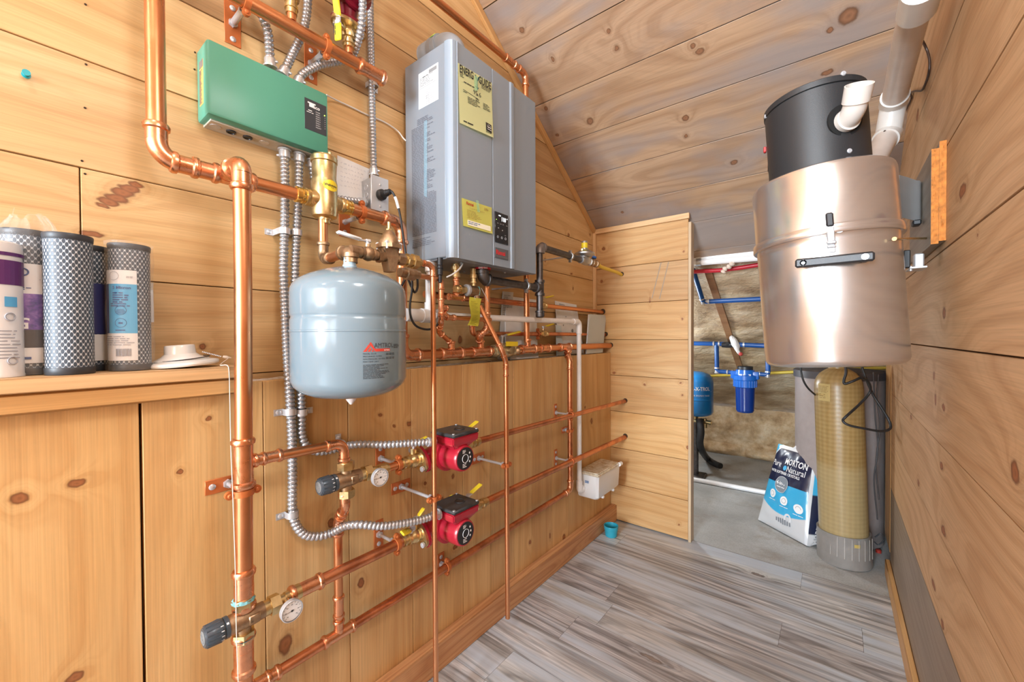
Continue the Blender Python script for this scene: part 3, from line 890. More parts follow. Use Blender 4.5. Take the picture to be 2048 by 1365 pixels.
mb = MB(); lines_into(mb, fr @ V((.012, -.004, .0042)), -Z0, sd_, .03, .008, 2); obj('grip_print', mb, M_TXK, r2_)

def pump(label, x, y, z, axis, side, dark=False, isoflange=True):
    """wet rotor circulator: flow along axis, motor towards +x, terminal box on 'side'"""
    o = V((x, y, z)); ax = V(axis).normalized(); sd = V(side).normalized()
    root = thing('circulator_pump', label, 'pump', o, 'red circulator pumps')
    red = M_RED2 if dark else M_RED
    mb = MB()
    mb.lathe(o - ax * .0825, ax, [(0, .026), (.01, .026), (.014, .021), (.05, .027), (.07, .036), (.0825, .038), (.095, .036), (.115, .027), (.151, .021), (.155, .026), (.165, .026)], 22)
    e = ax.cross(X0).normalized()
    for s in (-1, 1):   # two-bolt flanges
        c = o + ax * (s * .0775)
        f = (X0 * .75 - sd * .65).normalized() if abs(ax.z) < .5 else (X0 * .2 + e).normalized()
        g = ax.cross(f)
        poly = []
        for k in range(24):
            t = 2 * PI * k / 24
            poly.append(c + f * (math.cos(t) * .047) * (1 if abs(math.cos(t)) > .3 else 1) + g * (math.sin(t) * .028) - ax * .005)
        mb.prism(poly, ax * .01)
        for q in (-1, 1):
            mb.cyl(c + f * q * .036 - ax * .005, c + f * q * .036 + ax * .005, .0125, seg=14)
    mb.cyl(o - X0 * .012, o + X0 * .035, .043, seg=28)
    mb.lathe(o + X0 * .028, X0, [(0, .051), (.009, .051), (.010, .045)], 30)
    obj('volute', mb, red, root)
    for s in (-1, 1):
        for q in (-1, 1):
            f = (X0 * .75 - sd * .65).normalized() if abs(ax.z) < .5 else (X0 * .2 + e).normalized()
            c = o + ax * (s * .0775) + f * q * .036
            mb = MB(); mb.hexn(c + ax * s * .0155, c + ax * s * .0215, .0085); mb.hexn(c - ax * s * .012, c - ax * s * .004, .0085)
            mb.cyl(c - ax * s * .016, c + ax * s * .023, .0045, seg=10)
            obj('flange_bolt', mb, M_STEEL, root)
    mb = MB()
    mb.lathe(o + X0 * .036, X0, [(0, .0415), (.062, .0405), (.070, .039), (.0735, .0365)], 34)
    obj('motor', mb, red, root)
    mb = MB(); mb.lathe(o + X0 * .1092, X0, [(0, .0335), (.0012, .0335)], 34); np_ = obj('nameplate', mb, M_BLK, root)
    # white figures of the nameplate and its round seal
    mb = MB(); q = o + X0 * .1107
    yv, zv = (Y0, Z0)
    mb.torus(q, X0, .0125, .0007, 24, 5)
    lines_into(mb, q + yv * -.012 + zv * .027, yv, zv, .016, .011, 3)
    lines_into(mb, q + yv * -.012 + zv * -.014, yv, zv, .02, .013, 3)
    for k in range(3):  # three little arrowed squares up the right edge
        c = q + yv * (.021 - .003 * abs(k - 1)) + zv * (-.012 + k * .013)
        mb.prism([c + yv * .003, c + zv * .004, c - yv * .003, c - zv * .004], X0 * .0003)
    lines_into(mb, q + yv * .0145 + zv * -.018, zv, -yv, .036, .004, 1, thick=-.0004)
    obj('nameplate_print', mb, M_TXW, np_)
    # terminal box: wider than the motor, tapering into it
    w = ax
    def rect(h, a0, a1, b0, b1):
        return [o + sd * h + w * a0 + X0 * b0, o + sd * h + w * a1 + X0 * b0, o + sd * h + w * a1 + X0 * b1, o + sd * h + w * a0 + X0 * b1]
    mb = MB()
    lv = [rect(.030, -.030, .030, .036, .098), rect(.040, -.038, .040, .020, .104), rect(.046, -.047, .060, .010, .108), rect(.068, -.048, .062, .008, .110)]
    rows = [[mb.bm.verts.new(p) for p in q] for q in lv]
    for a, b in zip(rows[:-1], rows[1:]): mb.bridge(a, b)
    mb.cap(rows[-1]); mb.cap(rows[0], True)
    bmesh.ops.bevel(mb.bm, geom=[e_ for e_ in mb.bm.edges], offset=.003, segments=2, affect='EDGES')
    obj('terminal_box', mb, red, root)
    mb = MB()
    fr = Matrix((w, X0, sd)).transposed().to_4x4(); fr.translation = o
    if fr.to_3x3().determinant() < 0: fr = Matrix((-w, X0, sd)).transposed().to_4x4(); fr.translation = o
    sg = 1 if fr.col[0].xyz.dot(w) > 0 else -1
    a0, a1 = sorted((-.049 * sg, .063 * sg))
    mb.box((a0, .007, .0685), (a1, .111, .080), .004, frame=fr)
    cv = obj('cover', mb, simple('dusty_black_plastic', (.035, .037, .04), .4, var=.5, vscale=25.), root)
    mb = MB(); mb.torus(o + sd * .0805 + X0 * .065 + w * .02, sd, .016, .0016, 20, 6); mb.cyl(o + sd * .080 + X0 * .065 + w * .02, o + sd * .0812 + X0 * .065 + w * .02, .012, seg=16)
    obj('cover_boss', mb, M_BLK, cv)
    for s, t in ((a0 + .007, .013), (a0 + .007, .104), (a1 - .007, .013), (a1 - .007, .104)):
        mb = MB(); c = fr @ V((s, t, .0795)); mb.cyl(c, c + sd * .002, .0042, seg=12); obj('cover_screw', mb, M_STEEL, cv)
    return root

CX, CU, CL, CY = -.983, .760, .533, .868
pump('red circulator pump with black cover on the upper heating loop', CX, CY, CU, Y0, Z0)
pump('red circulator pump with dusty black cover on the lower heating loop', CX, CY, CL, Y0, Z0)
pump('dark red circulator pump at the top edge over the header pipe', -1.095, .632, z0 + .062 + .085, Z0, -Y0, dark=True)
mb = MB()
c = V((-1.095, .632, z0 + .0625))
f = (X0 * .2 - Y0).normalized(); g = Z0.cross(f)
mb.prism([c + f * (math.cos(2 * PI * k / 24) * .054) + g * (math.sin(2 * PI * k / 24) * .034) - Z0 * .009 for k in range(24)], Z0 * .008)
obj('flange', mb, M_BRASS, r2_)

def iso_valve(label, y0, y1, z, flange_at, hl):
    """brass isolation valve with pump flange; hl = list of (y, along, L) yellow levers"""
    root = thing('isolation_valve', label, 'valve', (CX, y0, z), 'brass pump isolation valves')
    L = abs(y1 - y0); d = Y0 if y1 > y0 else -Y0
    mb = MB()
    mb.lathe((CX, y0, z), d, [(0, .0135), (L * .1, .0135), (L * .11, .017), (L * .2, .017), (L * .21, .0135), (L * .33, .0135), (L * .34, .0185), (L * .45, .0185), (L * .46, .016), (L * .55, .02), (L * .68, .023), (L * .82, .02), (L * .86, .022), (L, .024)], 22)
    c = V((CX, y1, z)); f = (X0 * .75 - Z0 * .65).normalized(); g = Y0.cross(f)
    mb.prism([c + f * (math.cos(2 * PI * k / 28) * .046) + g * (math.sin(2 * PI * k / 28) * .028) - d * .008 for k in range(28)], d * .008)
    mb.cyl(V((CX, y0 + (y1 - y0) * .66, z)), V((CX, y0 + (y1 - y0) * .66, z + .036)), .009, seg=8)
    obj('body', mb, M_BRASS, root)
    for (hy, up, al, LL) in hl:
        lever(root, V((CX, hy, z)) + V(up) * .034, up, al, LL, M_YEL, w=.013, stem=.016)
    return root
dw = CY - .0825
iso_valve('brass isolation valve left of the upper red pump, half behind the thin vertical pipe', .712, dw, CU, dw, [(.762, Z0, V((.5, .8, .12)), .042)])
iso_valve('brass isolation valve left of the lower red pump with two yellow handles', .712, dw, CL, dw, [(.74, V((.55, -.1, .8)), V((.2, -1, .0)), .05), (.77, Z0, V((.2, .9, .5)), .03)])
iso_valve('brass isolation valve right of the upper red pump with a yellow lever', 1.045, CY + .0825, CU, dw, [(.985, Z0, V((.1, 1, .22)), .05)])
iso_valve('brass isolation valve right of the lower red pump with a yellow lever', 1.085, CY + .0825, CL, dw, [(.99, Z0, V((.1, 1, .22)), .06), (.975, V((-.5, 0, .85)), V((-.2, -1, .1)), .035)])

# heating loops
run('upper loop pipe from the red pump into the hole in the partition', [(CX, 1.04, CU), (CX, 1.5, CU - .008), (-.984, 2.335, .736)], .0112, M_COPD)
run('lower loop pipe from the red pump into the hole in the partition', [(CX, 1.08, CL), (CX, 1.5, CL - .003), (-.984, 2.335, .520)], .0132, M_COPD)
run('short copper stub between the upper dial thermometer and its pump valve', [(CX, .662, CU), (CX, .716, CU)], .0112, M_COP)
run('copper pipe between the lower dial thermometer and the lower pump valve', [(CX, .425, CL), (CX, .716, CL)], .0145, M_COPD, coups=[((CX, .445, CL), Y0)])
run('copper branch from the thick vertical pipe to the upper mixing valve',
    [(-.985, .33, .862), (CX, .543, .858), (CX, .543, .800)], .0112, coups=[((-.985, .365, .862), Y0)])
run('copper drop from the upper mixing valve to the return pipe near the floor',
    [(CX, .543, .722), (CX, .545, .694), (-1.042, .556, .632), (-1.042, .556, .345)], .0112, coups=[((-1.042, .556, .405), Z0)])
run('lowest copper return pipe, rising by the white pipe to the manifold',
    [(-1.042, .335, .0), (-1.042, .335, .326), (-1.042, 1.776, .350), (-1.042, 1.776, 1.0), (-1.075, 1.795, 1.045)], .0125, M_COPD, coups=[((-1.042, .375, .327), Y0)],
    tees=[((-1.042, .556, .330), Y0, Z0, .0112), ])

def mixing_valve(label, y, z, s=1.0, verd=True, x=CX):
    root = thing('mixing_valve', label, 'mixing valve', (x, y, z), 'thermostatic mixing valves')
    o = V((x, y, z))
    mb = MB()
    mb.lathe(o - Y0 * .029, Y0, [(0, .0185), (.004, .020), (.026, .0205), (.050, .019), (.057, .0175), (.067, .0175)], 24)
    mb.cyl(o - Z0 * .03, o + Z0 * .03, .014, seg=20)
    fr = Matrix.Translation(o)
    mb.box((.012, .004, -.010), (.0212, .026, .010), .002, frame=fr)
    obj('body', mb, M_BRZ, root)
    mb = MB(); text_into(mb, 'MIX', o + X0 * .0214 + V((0, .006, -.004)), Y0, Z0, .009, bold=True); obj('cast_letter', mb, M_BRZ, root)
    for s_ in (-1, 1):
        mb = MB()
        mb.hexn(o + Z0 * s_ * .026, o + Z0 * s_ * .044, .0215)
        mb.lathe(o + Z0 * s_ * .044, Z0 * s_, [(0, .0185), (.002, .0185), (.004, .015)], 20)
        obj('union_nut', mb, M_BRASS, root)
        if verd:
            mb = MB()
            def crust(u, v, s_=s_):
                a = u * 2 * PI
                rr = .0222 + .0012 * mnoise.noise(V((math.cos(a) * 3, math.sin(a) * 3, v * 4 + s_)))
                h = .0405 + v * .006 + .002 * mnoise.noise(V((math.cos(a) * 4, math.sin(a) * 4, 9 + s_)))
                return o + V((math.cos(a) * rr * (1 - .2 * v), math.sin(a) * rr * (1 - .2 * v), h * (1 if s_ > 0 else .92) * s_))
            mb.grid(crust, 40, 3); obj('corrosion', mb, M_VERD, root, recalc=True)
    mb = MB(); mb.lathe(o + Y0 * .038, Y0, [(0, .0165), (.012, .0165)], 20); mb.hexn(o + Y0 * .05, o + Y0 * .070, .0215); mb.cyl(o + Y0 * .07, o + Y0 * .083, .013, seg=18)
    obj('outlet_nut', mb, M_BRASS, root)
    # knob
    mb = MB(); k = o - Y0 * .029
    mb.lathe(k, -Y0, [(0, .0215), (.007, .0215), (.008, .019), (.010, .019), (.0105, .0215), (.025, .0222), (.038, .0205), (.042, .018)], 28)
    kb = obj('knob', mb, M_KNOB, root)
    mb = MB()
    for a in range(14):
        t = 2 * PI * a / 14; e = V((math.cos(t), 0, math.sin(t)))
        mb.cyl(k - Y0 * .014 + e * .0210, k - Y0 * .039 + e * .0197, .0022, seg=6)
    obj('grip_rib', mb, M_KNOB, kb)
    mb = MB()
    for a, q in ((20, 1), (-5, 2), (-30, 1), (45, 3), (-55, 2)):
        t = math.radians(a); e = V((math.cos(t), 0, math.sin(t))); tg = V((-math.sin(t), 0, math.cos(t)))
        c = k - Y0 * .0115 + e * .0220
        mb.prism([c - tg * .0008, c + tg * .0008, c + tg * .0008 - Y0 * .005, c - tg * .0008 - Y0 * .005], e * .0004)
        c2 = k - Y0 * .002 + e * .0216
        if q == 3: mb.prism([c2 - tg * .002, c2 + tg * .002, c2 + tg * .002 - Y0 * .004, c2 - tg * .002 - Y0 * .004], e * .0004)
    obj('scale_mark', mb, M_TXW, kb)
    mb = MB(); mb.lathe(k - Y0 * .0418, -Y0, [(0, .0135), (.001, .0135), (.0014, .012)], 22); mb.torus(k - Y0 * .0432, Y0, .009, .0012, 20, 6)
    for a in range(3):
        t = 2 * PI * a / 3; e = V((math.cos(t), 0, math.sin(t))); mb.cyl(k - Y0 * .0425 + e * .004, k - Y0 * .0438 + e * .004, .0022, seg=8)
    obj('knob_cap', mb, simple('knob_cap_grey', (.20, .21, .21), .5), kb)
    return root
mixing_valve('thermostatic mixing valve with grey knob on the upper loop under the expansion tank', .548, .763, verd=False)
mixing_valve('mixing valve with grey knob and blue-green corroded nuts on the thick vertical pipe', .314, .530)

def thermometer(label, y0, y1, yd, z, dz):
    root = thing('dial_thermometer', label, 'thermometer', (CX, y0, z), 'dial thermometers')
    mb = MB(); L = y1 - y0
    mb.lathe((CX, y0, z), Y0, [(0, .0125), (L * .3, .0125), (L * .32, .017), (L * .8, .017), (L * .82, .0135), (L, .0135)], 20)
    mb.cyl((CX, yd, z), (CX + .030, yd, z + dz), .0085, seg=14)
    obj('brass_body', mb, M_BRASS, root)
    c = V((CX + .03, yd, z + dz)); mb = MB()
    mb.lathe(c, X0, [(0, .018), (.002, .0235), (.012, .0238), (.013, .0225), (.0125, .0215)], 32, c1=False)
    ca = obj('dial_case', mb, M_STEEL, root)
    mb = MB(); mb.lathe(c + X0 * .0095, X0, [(0, .0215), (.0008, .0215)], 32); obj('dial_face', mb, M_PAPER, ca)
    mb = MB(); q = c + X0 * .0108
    for k in range(13):
        t = math.radians(225 - k * 22.5); e = V((0, math.cos(t), math.sin(t))); g = V((0, -math.sin(t), math.cos(t)))
        mb.prism([q + e * .0165 - g * .0003, q + e * .0165 + g * .0003, q + e * .0195 + g * .0003, q + e * .0195 - g * .0003], X0 * .0002)
        if k % 2 == 0:
            lines_into(mb, q + e * .0135 + V((0, -.0018, .0012)), Y0, Z0, .0036, .0024, 1, gap=False)
    t = math.radians(188); e = V((0, math.cos(t), math.sin(t))); g = V((0, -math.sin(t), math.cos(t)))
    mb.prism([q - e * .004 - g * .0006, q - e * .004 + g * .0006, q + e * .0185], X0 * .0004); mb.cyl(q, q + X0 * .0008, .0022, seg=12)
    obj('dial_mark', mb, M_TXK, ca)
    return root
thermometer('round dial thermometer on the upper loop, right of the mixing valve', .630, .672, .652 - .03, CU, -.004)
thermometer('round dial thermometer on the lower loop, above a dark knot', .396, .438, .425 - .03, CL, -.012)

# hangers of the lower wall
hanger('copper pipe hanger on the thick vertical pipe with its plate turned sideways', 437, 970, WX, (-.985, .317, .800), Z0, rH, horiz=True, off=-.002)
hanger('copper pipe hanger behind the upper dial thermometer', 765, 920, WX, (CX, .708, CU), Y0, .0118, off=.002)
hanger('copper pipe hanger on the lower loop pipe before its brass valve', 757, 1078, WX, (CX, .700, CL), Y0, .0145, off=.002)
hanger('copper pipe hanger with a long rod to the thin vertical pipe beside the pumps', 795, 970, WX, (-.915, .781, .655), Z0, .0075, horiz=True, size=(.036, .07))
hanger('copper pipe hanger with a long rod to the right-hand thin vertical pipe', 955, 920, WX, (-.933, 1.137, .660), Z0, .0085, horiz=True, size=(.036, .07))
hanger('copper pipe hanger on the upper loop pipe near the white pipe', 1112, 830, WX, (-.985, 1.69, .752), Y0, .0115, size=(.026, .085))
hanger('copper pipe hanger on the lower loop pipe near the white box', 1110, 918, WX, (-.985, 1.69, .528), Y0, .0135, size=(.026, .085))
hanger('copper pipe hanger on the vertical return pipe between the two loops', 1128, 858, WX, (-1.042, 1.776, .652), Z0, .0128, horiz=True, size=(.03, .06))
hanger('copper pipe hanger on the bottom return pipe below the lower pump', 880, 1130, WX, (-1.042, .945, .3365), Y0, .0128, size=(.03, .075))

# cold feed: tee under the separator, valve, regulator, union, thin drop
FX, FZ = -.915, 1.337
rt = run('bronze elbow and nipple bringing the feed line out from under the air separator', [(HX, .548, 1.462), (HX, .548, FZ), (FX - .03, .530, FZ)], .0118, M_COP, name='feed_pipe', fit=M_BRZ)
mb = MB(); tp = V((FX, .528, FZ))
mb.tube(fillet([tp + V((-.045, .003, 0)), tp + V((-.004, 0, .0)), tp + V((0, 0, -.03))], .028), .0155, 18); mb.cyl(tp - Y0 * .002 , tp + Y0 * .024, .0145, seg=18)
for a, d in ((tp + V((-.045, .003, 0)), V((-1, .05, 0))), (tp - Z0 * .018, -Z0)): mb.lathe(a - d * .012, d, [(0, .0155), (.001, .0185), (.010, .0185), (.011, .0155)], 18)
obj('bronze_tee', mb, M_BRZ, rt)
ball_valve('bronze ball valve with a white lever above the expansion tank', (FX, .574, FZ), Y0, .0105, Z0, V((-.15, -1, .0)), L=.075, mat=M_WHITE, body=M_BRZ, half=.026, stem=.014)
root = thing('pressure_regulator', 'bronze pressure reducing valve with a bell cap right of the white lever', 'pressure regulator', (FX, .636, FZ))
o = V((FX, .636, FZ))
mb = MB(); mb.cyl(o - Y0 * .036, o + Y0 * .045, .0135, seg=20); mb.hexn(o - Y0 * .036, o - Y0 * .024, .018)
mb.prism([o + V((.013, -.022, .022)), o + V((.013, .022, .022)), o + V((.013, .012, -.038)), o + V((.013, -.006, -.038))], V((-.03, 0, 0)))
mb.hexn(o + Y0 * .024, o + Y0 * .045, .0165)
obj('body', mb, M_BRZ, root)
mb = MB()
sq = []
for k in range(8):
    t = PI / 4 * k + PI / 8; sq.append(o + V((math.cos(t) * .034, math.sin(t) * .034, .022)))
mb.prism(sq, Z0 * .010)
mb.lathe(o + Z0 * .032, Z0, [(0, .027), (.006, .026), (.02, .021), (.034, .012), (.038, .008)], 24)
obj('bell', mb, M_BRZ, root)
mb = MB(); mb.cyl(o + Z0 * .068, o + Z0 * .092, .0045, seg=12); mb.hexn(o + Z0 * .07, o + Z0 * .074, .0075); obj('adjusting_screw', mb, M_BRASS, root)
for k in range(4):
    t = PI / 2 * k + PI / 4; c = o + V((math.cos(t) * .029, math.sin(t) * .029, .032)); mb = MB(); mb.cyl(c - Z0 * .014, c + Z0 * .006, .0032, seg=8); mb.hexn(c, c + Z0 * .004, .0055); obj('bolt', mb, M_STEEL, root)
mb = MB(); o2 = V((FX, .705, FZ))
mb.lathe(o2 - Y0 * .024, Y0, [(0, .0145), (.008, .0145), (.009, .019), (.018, .019), (.019, .0165), (.026, .0165), (.027, .021), (.042, .021), (.043, .015), (.05, .0125), (.056, .0125)], 8)
tag(obj('brass_union', mb, M_BRASS), 'brass union between the bronze regulator and the thin copper drop pipe', 'pipe fitting')
run('thin copper pipe from the feed line down to the floor in front of the pumps', [(FX, .735, FZ), (FX, .783, FZ), (FX, .783, 0)], .0074, R=2.6)
mb = MB(); o2 = V((-1.0, .78, 1.318)); mb.lathe(o2 - Y0 * .05, Y0, [(0, .014), (.02, .014), (.021, .02), (.05, .02), (.051, .013), (.07, .013)], 18)
tag(obj('check_valve', mb, M_BRZ), 'dark bronze valve body half hidden behind the brass union', 'pipe fitting')

# air separator
o = V((HX, .553, HZ))
root = thing('air_separator', 'brass air separator with a yellow oval sticker under the green box', 'air separator', o)
mb = MB()
mb.lathe(o - Z0 * .046, Z0, [(0, .024), (.004, .031), (.012, .0335), (.094, .0335), (.100, .0315), (.103, .0315), (.105, .0305), (.15, .0305)], 32)
mb.lathe(o - Z0 * .060, Z0, [(0, .0145), (.008, .0145), (.009, .017), (.015, .017)], 20)
for s in (-1, 1):
    mb.lathe(o + Y0 * s * .018, Y0 * s, [(0, .024), (.012, .0235), (.024, .021), (.026, .0225), (.034, .0225), (.035, .0195)], 24)
obj('body', mb, M_BRASS, root)
for s in (-1, 1):
    mb = MB(); mb.lathe(o + Y0 * s * .052, Y0 * s, [(0, .0185), (.004, .0205), (.010, .0205), (.011, .0185), (.018, .0185), (.019, .0205), (.024, .0205), (.026, .0168)], 24)
    obj('union', mb, metal('bright_brass', (.88, .62, .2), .2, .1, 40.), root)
mb = MB(); mb.lathe(o + Z0 * .102, Z0, [(0, .0305), (.002, .034), (.014, .034), (.016, .032), (.018, .0315)], 32); obj('cap', mb, M_BRASS, root)
mb = MB(); mb.cyl(o + V((.006, .013, .119)), o + V((.006, .013, .135)), .0055, seg=14); mb.cyl(o + V((.006, .013, .124)), o + V((.006, .013, .128)), .0075, seg=14); obj('vent_screw', mb, M_BRASS, root)
def wrap(mb_flat, C, r, phi0, mb_out):
    """bend a flat drawing (x = along, y = up, z = off) around a vertical cylinder, phi measured from the +x axis"""
    mp = {}
    for v in mb_flat.bm.verts:
        a = phi0 + v.co.x / r
        mp[v] = mb_out.bm.verts.new(V((C[0] + (r + v.co.z) * math.cos(a), C[1] + (r + v.co.z) * math.sin(a), C[2] + v.co.y)))
    for f in mb_flat.bm.faces: mb_out.face([mp[v] for v in f.verts])
    mb_flat.bm.free()
def flat_rect(m, x0, y0, x1, y1, z=.0003, n=8):
    for k in range(n):
        a, b = x0 + (x1 - x0) * k / n, x0 + (x1 - x0) * (k + 1) / n
        m.quad((a, y0, z), (b, y0, z), (b, y1, z), (a, y1, z))
    return m
phs = math.atan2(-.553, 1.089)   # towards the camera
fm = MB()
for k in range(20):
    t0, t1 = -PI / 2 + PI * k / 20, -PI / 2 + PI * (k + 1) / 20
    fm.quad((.022 * math.sin(t0), -.0145 * math.cos(t0), .0005), (.022 * math.sin(t1), -.0145 * math.cos(t1), .0005), (.022 * math.sin(t1), .0145 * math.cos(t1), .0005), (.022 * math.sin(t0), .0145 * math.cos(t0), .0005))
mb = MB(); wrap(fm, (HX, .553, HZ + .036), .0337, phs + .55, mb); st = obj('sticker', mb, M_YEL, root)
fm = MB(); text_into(fm, 'Webstone', (-.0185, -.003, 0), X0, Y0, .010, bold=True, thick=.0009, squash=.82); lines_into(fm, (-.002, -.005, 0), X0, Y0, .011, .002, 1, thick=.0009)
mb = MB(); wrap(fm, (HX, .553, HZ + .036), .0337, phs + .55, mb); obj('sticker_print', mb, M_TXK, st)
# ------------------------------------------------------------------ cables and boxes on the upper wall
pn = at(52, 152, x=UX)
root = thing('push_pin', 'turquoise push pin stuck in the upper left wall', 'push pin', pn)
mt = simple('turquoise_plastic', (.01, .36, .42), .3)
mb = MB(); mb.lathe(pn, X0, [(0, .0015), (.003, .0015), (.0035, .0062), (.006, .0062), (.0065, .004), (.014, .0036), (.0145, .0055), (.017, .0055)], 16); obj('head', mb, mt, root)
mb = MB(); mb.cyl(pn - X0 * .004, pn + X0 * .003, .0006, seg=6); obj('needle', mb, M_STEEL, root)

# zone controller
gy0, gy1, gz0, gz1, gx = .2965, .577, 1.636, 1.806, -1.109
root = thing('zone_controller', 'green heating control box with a black panel on the upper wall', 'control box', (UX, gy0, gz0))
mb = MB(); mb.box((UX + .002, gy0, gz0), (gx, gy1, gz1), .007)
cv = obj('cover', mb, M_GREEN, root)
mb = MB(); mb.box((UX + .0005, gy0 + .012, gz0 - .0035), (UX + .055, gy1 - .006, gz0 + .004), .001); bp = obj('back_plate', mb, simple('galvanised_plate', (.55, .48, .38), .45, var=.1), root)
for k, (yy, blk) in enumerate(((.325, 0), (.357, 1), (.3925, 1), (.43, 0))):
    mb = MB(); c = V((UX + .03, yy, gz0 - .0035))
    if blk: mb.lathe(c, -Z0, [(0, .0105), (.003, .0105), (.0032, .008), (.0015, .0075)], 20)
    else: mb.torus(c, Z0, .0105, .0009, 22, 6); mb.cyl(c, c - Z0 * .0008, .0098, seg=20)
    obj('knockout', mb, M_BLK if blk else M_STEEL, bp)
pa, pb = at(609, 194, x=gx + .0003), at(656, 279, x=gx + .0003)
py0, py1 = pa.y, gy1 - .006
pz1, pz0 = at(609, 194, x=gx).z, at(611, 257, x=gx).z
mb = MB(); mb.box((gx - .001, py0, pz0), (gx + .0008, py1, pz1), .0004); pl = obj('panel', mb, simple('panel_black', (.035, .042, .05), .4), root)
mb = MB(); q = V((gx + .0009, py0, pz1)); pw, ph = py1 - py0, pz1 - pz0
mb.prism([q + Y0 * .008 - Z0 * .008, q + Y0 * .008 - Z0 * .0115, q + Y0 * .029 - Z0 * .0115, q + Y0 * .029 - Z0 * .008], X0 * .0003)
mb.prism([q + Y0 * .012 - Z0 * .0115, q + Y0 * .012 - Z0 * .020, q + Y0 * .0225 - Z0 * .020, q + Y0 * .0255 - Z0 * .0115], X0 * .0003)
text_into(mb, 'aco', q + Y0 * .0225 - Z0 * .0205, Y0, Z0, .0128, bold=True)
lines_into(mb, q + Y0 * .009 - Z0 * .0285, Y0, Z0, .013, .004, 1); lines_into(mb, q + Y0 * .005 - Z0 * .034, Y0, Z0, .021, .003, 1)
zl = pz1 - .029
for k, s_ in enumerate(('POWER', 'ZONE 1', 'ZONE 2', 'ZONE 3', 'ZONE 4', 'ZONE 5', 'ZONE 6', 'PRIORITY')):
    text_into(mb, s_, V((gx + .0009, py0 + .029, zl - k * .0059)), Y0, Z0, .0035)
    if 0 < k < 7: mb.cyl((gx + .0009, py1 - .0045, zl - k * .0059 + .001), (gx + .0012, py1 - .0045, zl - k * .0059 + .001), .0007, seg=8)
obj('panel_print', mb, M_TXW, pl)
mb = MB(); mb.sphere((gx + .0009, py1 - .0055, zl + .0012), .0016, 10); obj('power_light', mb, simple('green_led', (.4, .8, .1), .4, emit=(.55, 1., .1), estr=2.), pl)
mb = MB(); mb.box((gx - .052, gy0 - .0006, 1.667), (gx - .026, gy0 + .001, 1.769), .0003); sl = obj('side_label', mb, simple('warning_label', (.74, .42, .12), .6), root)
mb = MB(); ux = X0 * -1
mb.box((gx - .0515, gy0 - .0010, 1.752), (gx - .0265, gy0 - .0006, 1.769)); lines_into(mb, (gx - .052, gy0 - .0007, 1.748), X0, Z0, .02, .078, 22, fill=.6); obj('side_label_print', mb, simple('label_dark', (.2, .16, .14), .7), sl)

cx_ = UX + .036
def cp(*l): return [at(a, b, x=c) for a, b, c in l]
conduit('armoured cable leaving the green box top furthest left', cp((541, 136, cx_), (539, 100, cx_), (536, 66, cx_ + .004), (526, 38, cx_ + .006), (505, 2, cx_ + .01), (480, -40, cx_ + .02)), ends=(True, False))
conduit('armoured cable leaving the green box top second from left, slanting up', cp((564, 152, cx_), (585, 108, cx_), (604, 68, cx_ + .002), (614, 25, cx_ + .004), (617, -40, cx_ + .01)), ends=(True, False))
conduit('armoured cable curving from the green box top up to the dark red pump', cp((594, 172, cx_), (605, 149, cx_), (638, 131, cx_), (672, 124, cx_ + .002), (700, 117, cx_ + .02), (713, 92, cx_ + .06), (722, 58, cx_ + .10), (725, 20, cx_ + .12), (726, -30, cx_ + .12)), ends=(True, False))
conduit('straight vertical armoured cable entering the top of the grey outlet box', [at(748, 352, x=-1.158)] + [V((-1.160, at(748, 352, x=-1.158).y - .001 * k, 1.634 + .08 * k)) for k in range(1, 10)], ends=(True, False), r=.0105)
conduit('armoured cable from the green box bottom down to the lower red pump', cp((569, 299, cx_), (570, 380, cx_), (569, 465, cx_ + .004), (567, 540, cx_ + .008), (570, 620, cx_ + .02), (574, 700, cx_ + .06), (577, 748, cx_ + .088), (578, 765, cx_ + .092), (581, 815, WX + .013), (584, 880, WX + .013), (585, 960, WX + .013), (585, 1020, WX + .013), (593, 1052, WX + .013), (612, 1071, WX + .015), (640, 1073, WX + .02), (665, 1066, WX + .03), (690, 1053, -1.01), (720, 1050, -.975), (760, 1053, -.955), (800, 1049, -.945), (840, 1041, -.938), (868, 1032, -.935), (880, 1028, -.932)), n=10)
conduit('armoured cable from the green box bottom down to the upper red pump', cp((598, 308, cx_), (597, 380, cx_), (593, 465, cx_ + .004), (590, 540, cx_ + .008), (590, 620, cx_ + .02), (594, 700, cx_ + .06), (600, 752, cx_ + .09), (602, 790, WX + .016), (603, 840, WX + .013), (603, 868, WX + .013), (611, 890, WX + .013), (632, 903, WX + .013), (660, 901, WX + .013), (690, 893, WX + .02), (720, 889, -1.02), (770, 890, -.98), (820, 887, -.955), (850, 885, -.94), (870, 884, -.932)), n=10)
conduit('short armoured cable looping behind the brass air separator to the outlet box', cp((624, 320, cx_), (625, 345, cx_), (632, 372, cx_), (652, 392, cx_), (690, 399, cx_), (731, 405, cx_)), r=.0095)
for lb_, px, py, wx, dx in (('double cable strap left of the brass air separator, above the grey tank', 569, 463, UX, cx_ + .004), ('cable strap on the left cable just below the grey tank', 581, 824, WX, WX + .013), ('cable strap at the bend of the lower pump cable', 585, 1029, WX, WX + .013)):
    strap(lb_, at(px, py, x=dx), wx, -Y0, r=.0112, length=.034)
strap('cable strap on the right cable above the brass feed valves', at(593, 466, x=cx_ + .004), UX, -Y0, r=.0112, length=.026)
strap('cable strap on the right cable just below the grey tank', at(603, 825, x=WX + .0135), WX, Y0, r=.0112, length=.034)
strap('cable strap on the vertical cable below the header pipe end', at(748, 168, x=-1.160), UX, Y0, r=.011, length=.03)
strap('cable strap behind the copper elbow of the upper mixing valve', at(682, 892, x=WX + .016), WX, Z0, r=.0112, length=.03)

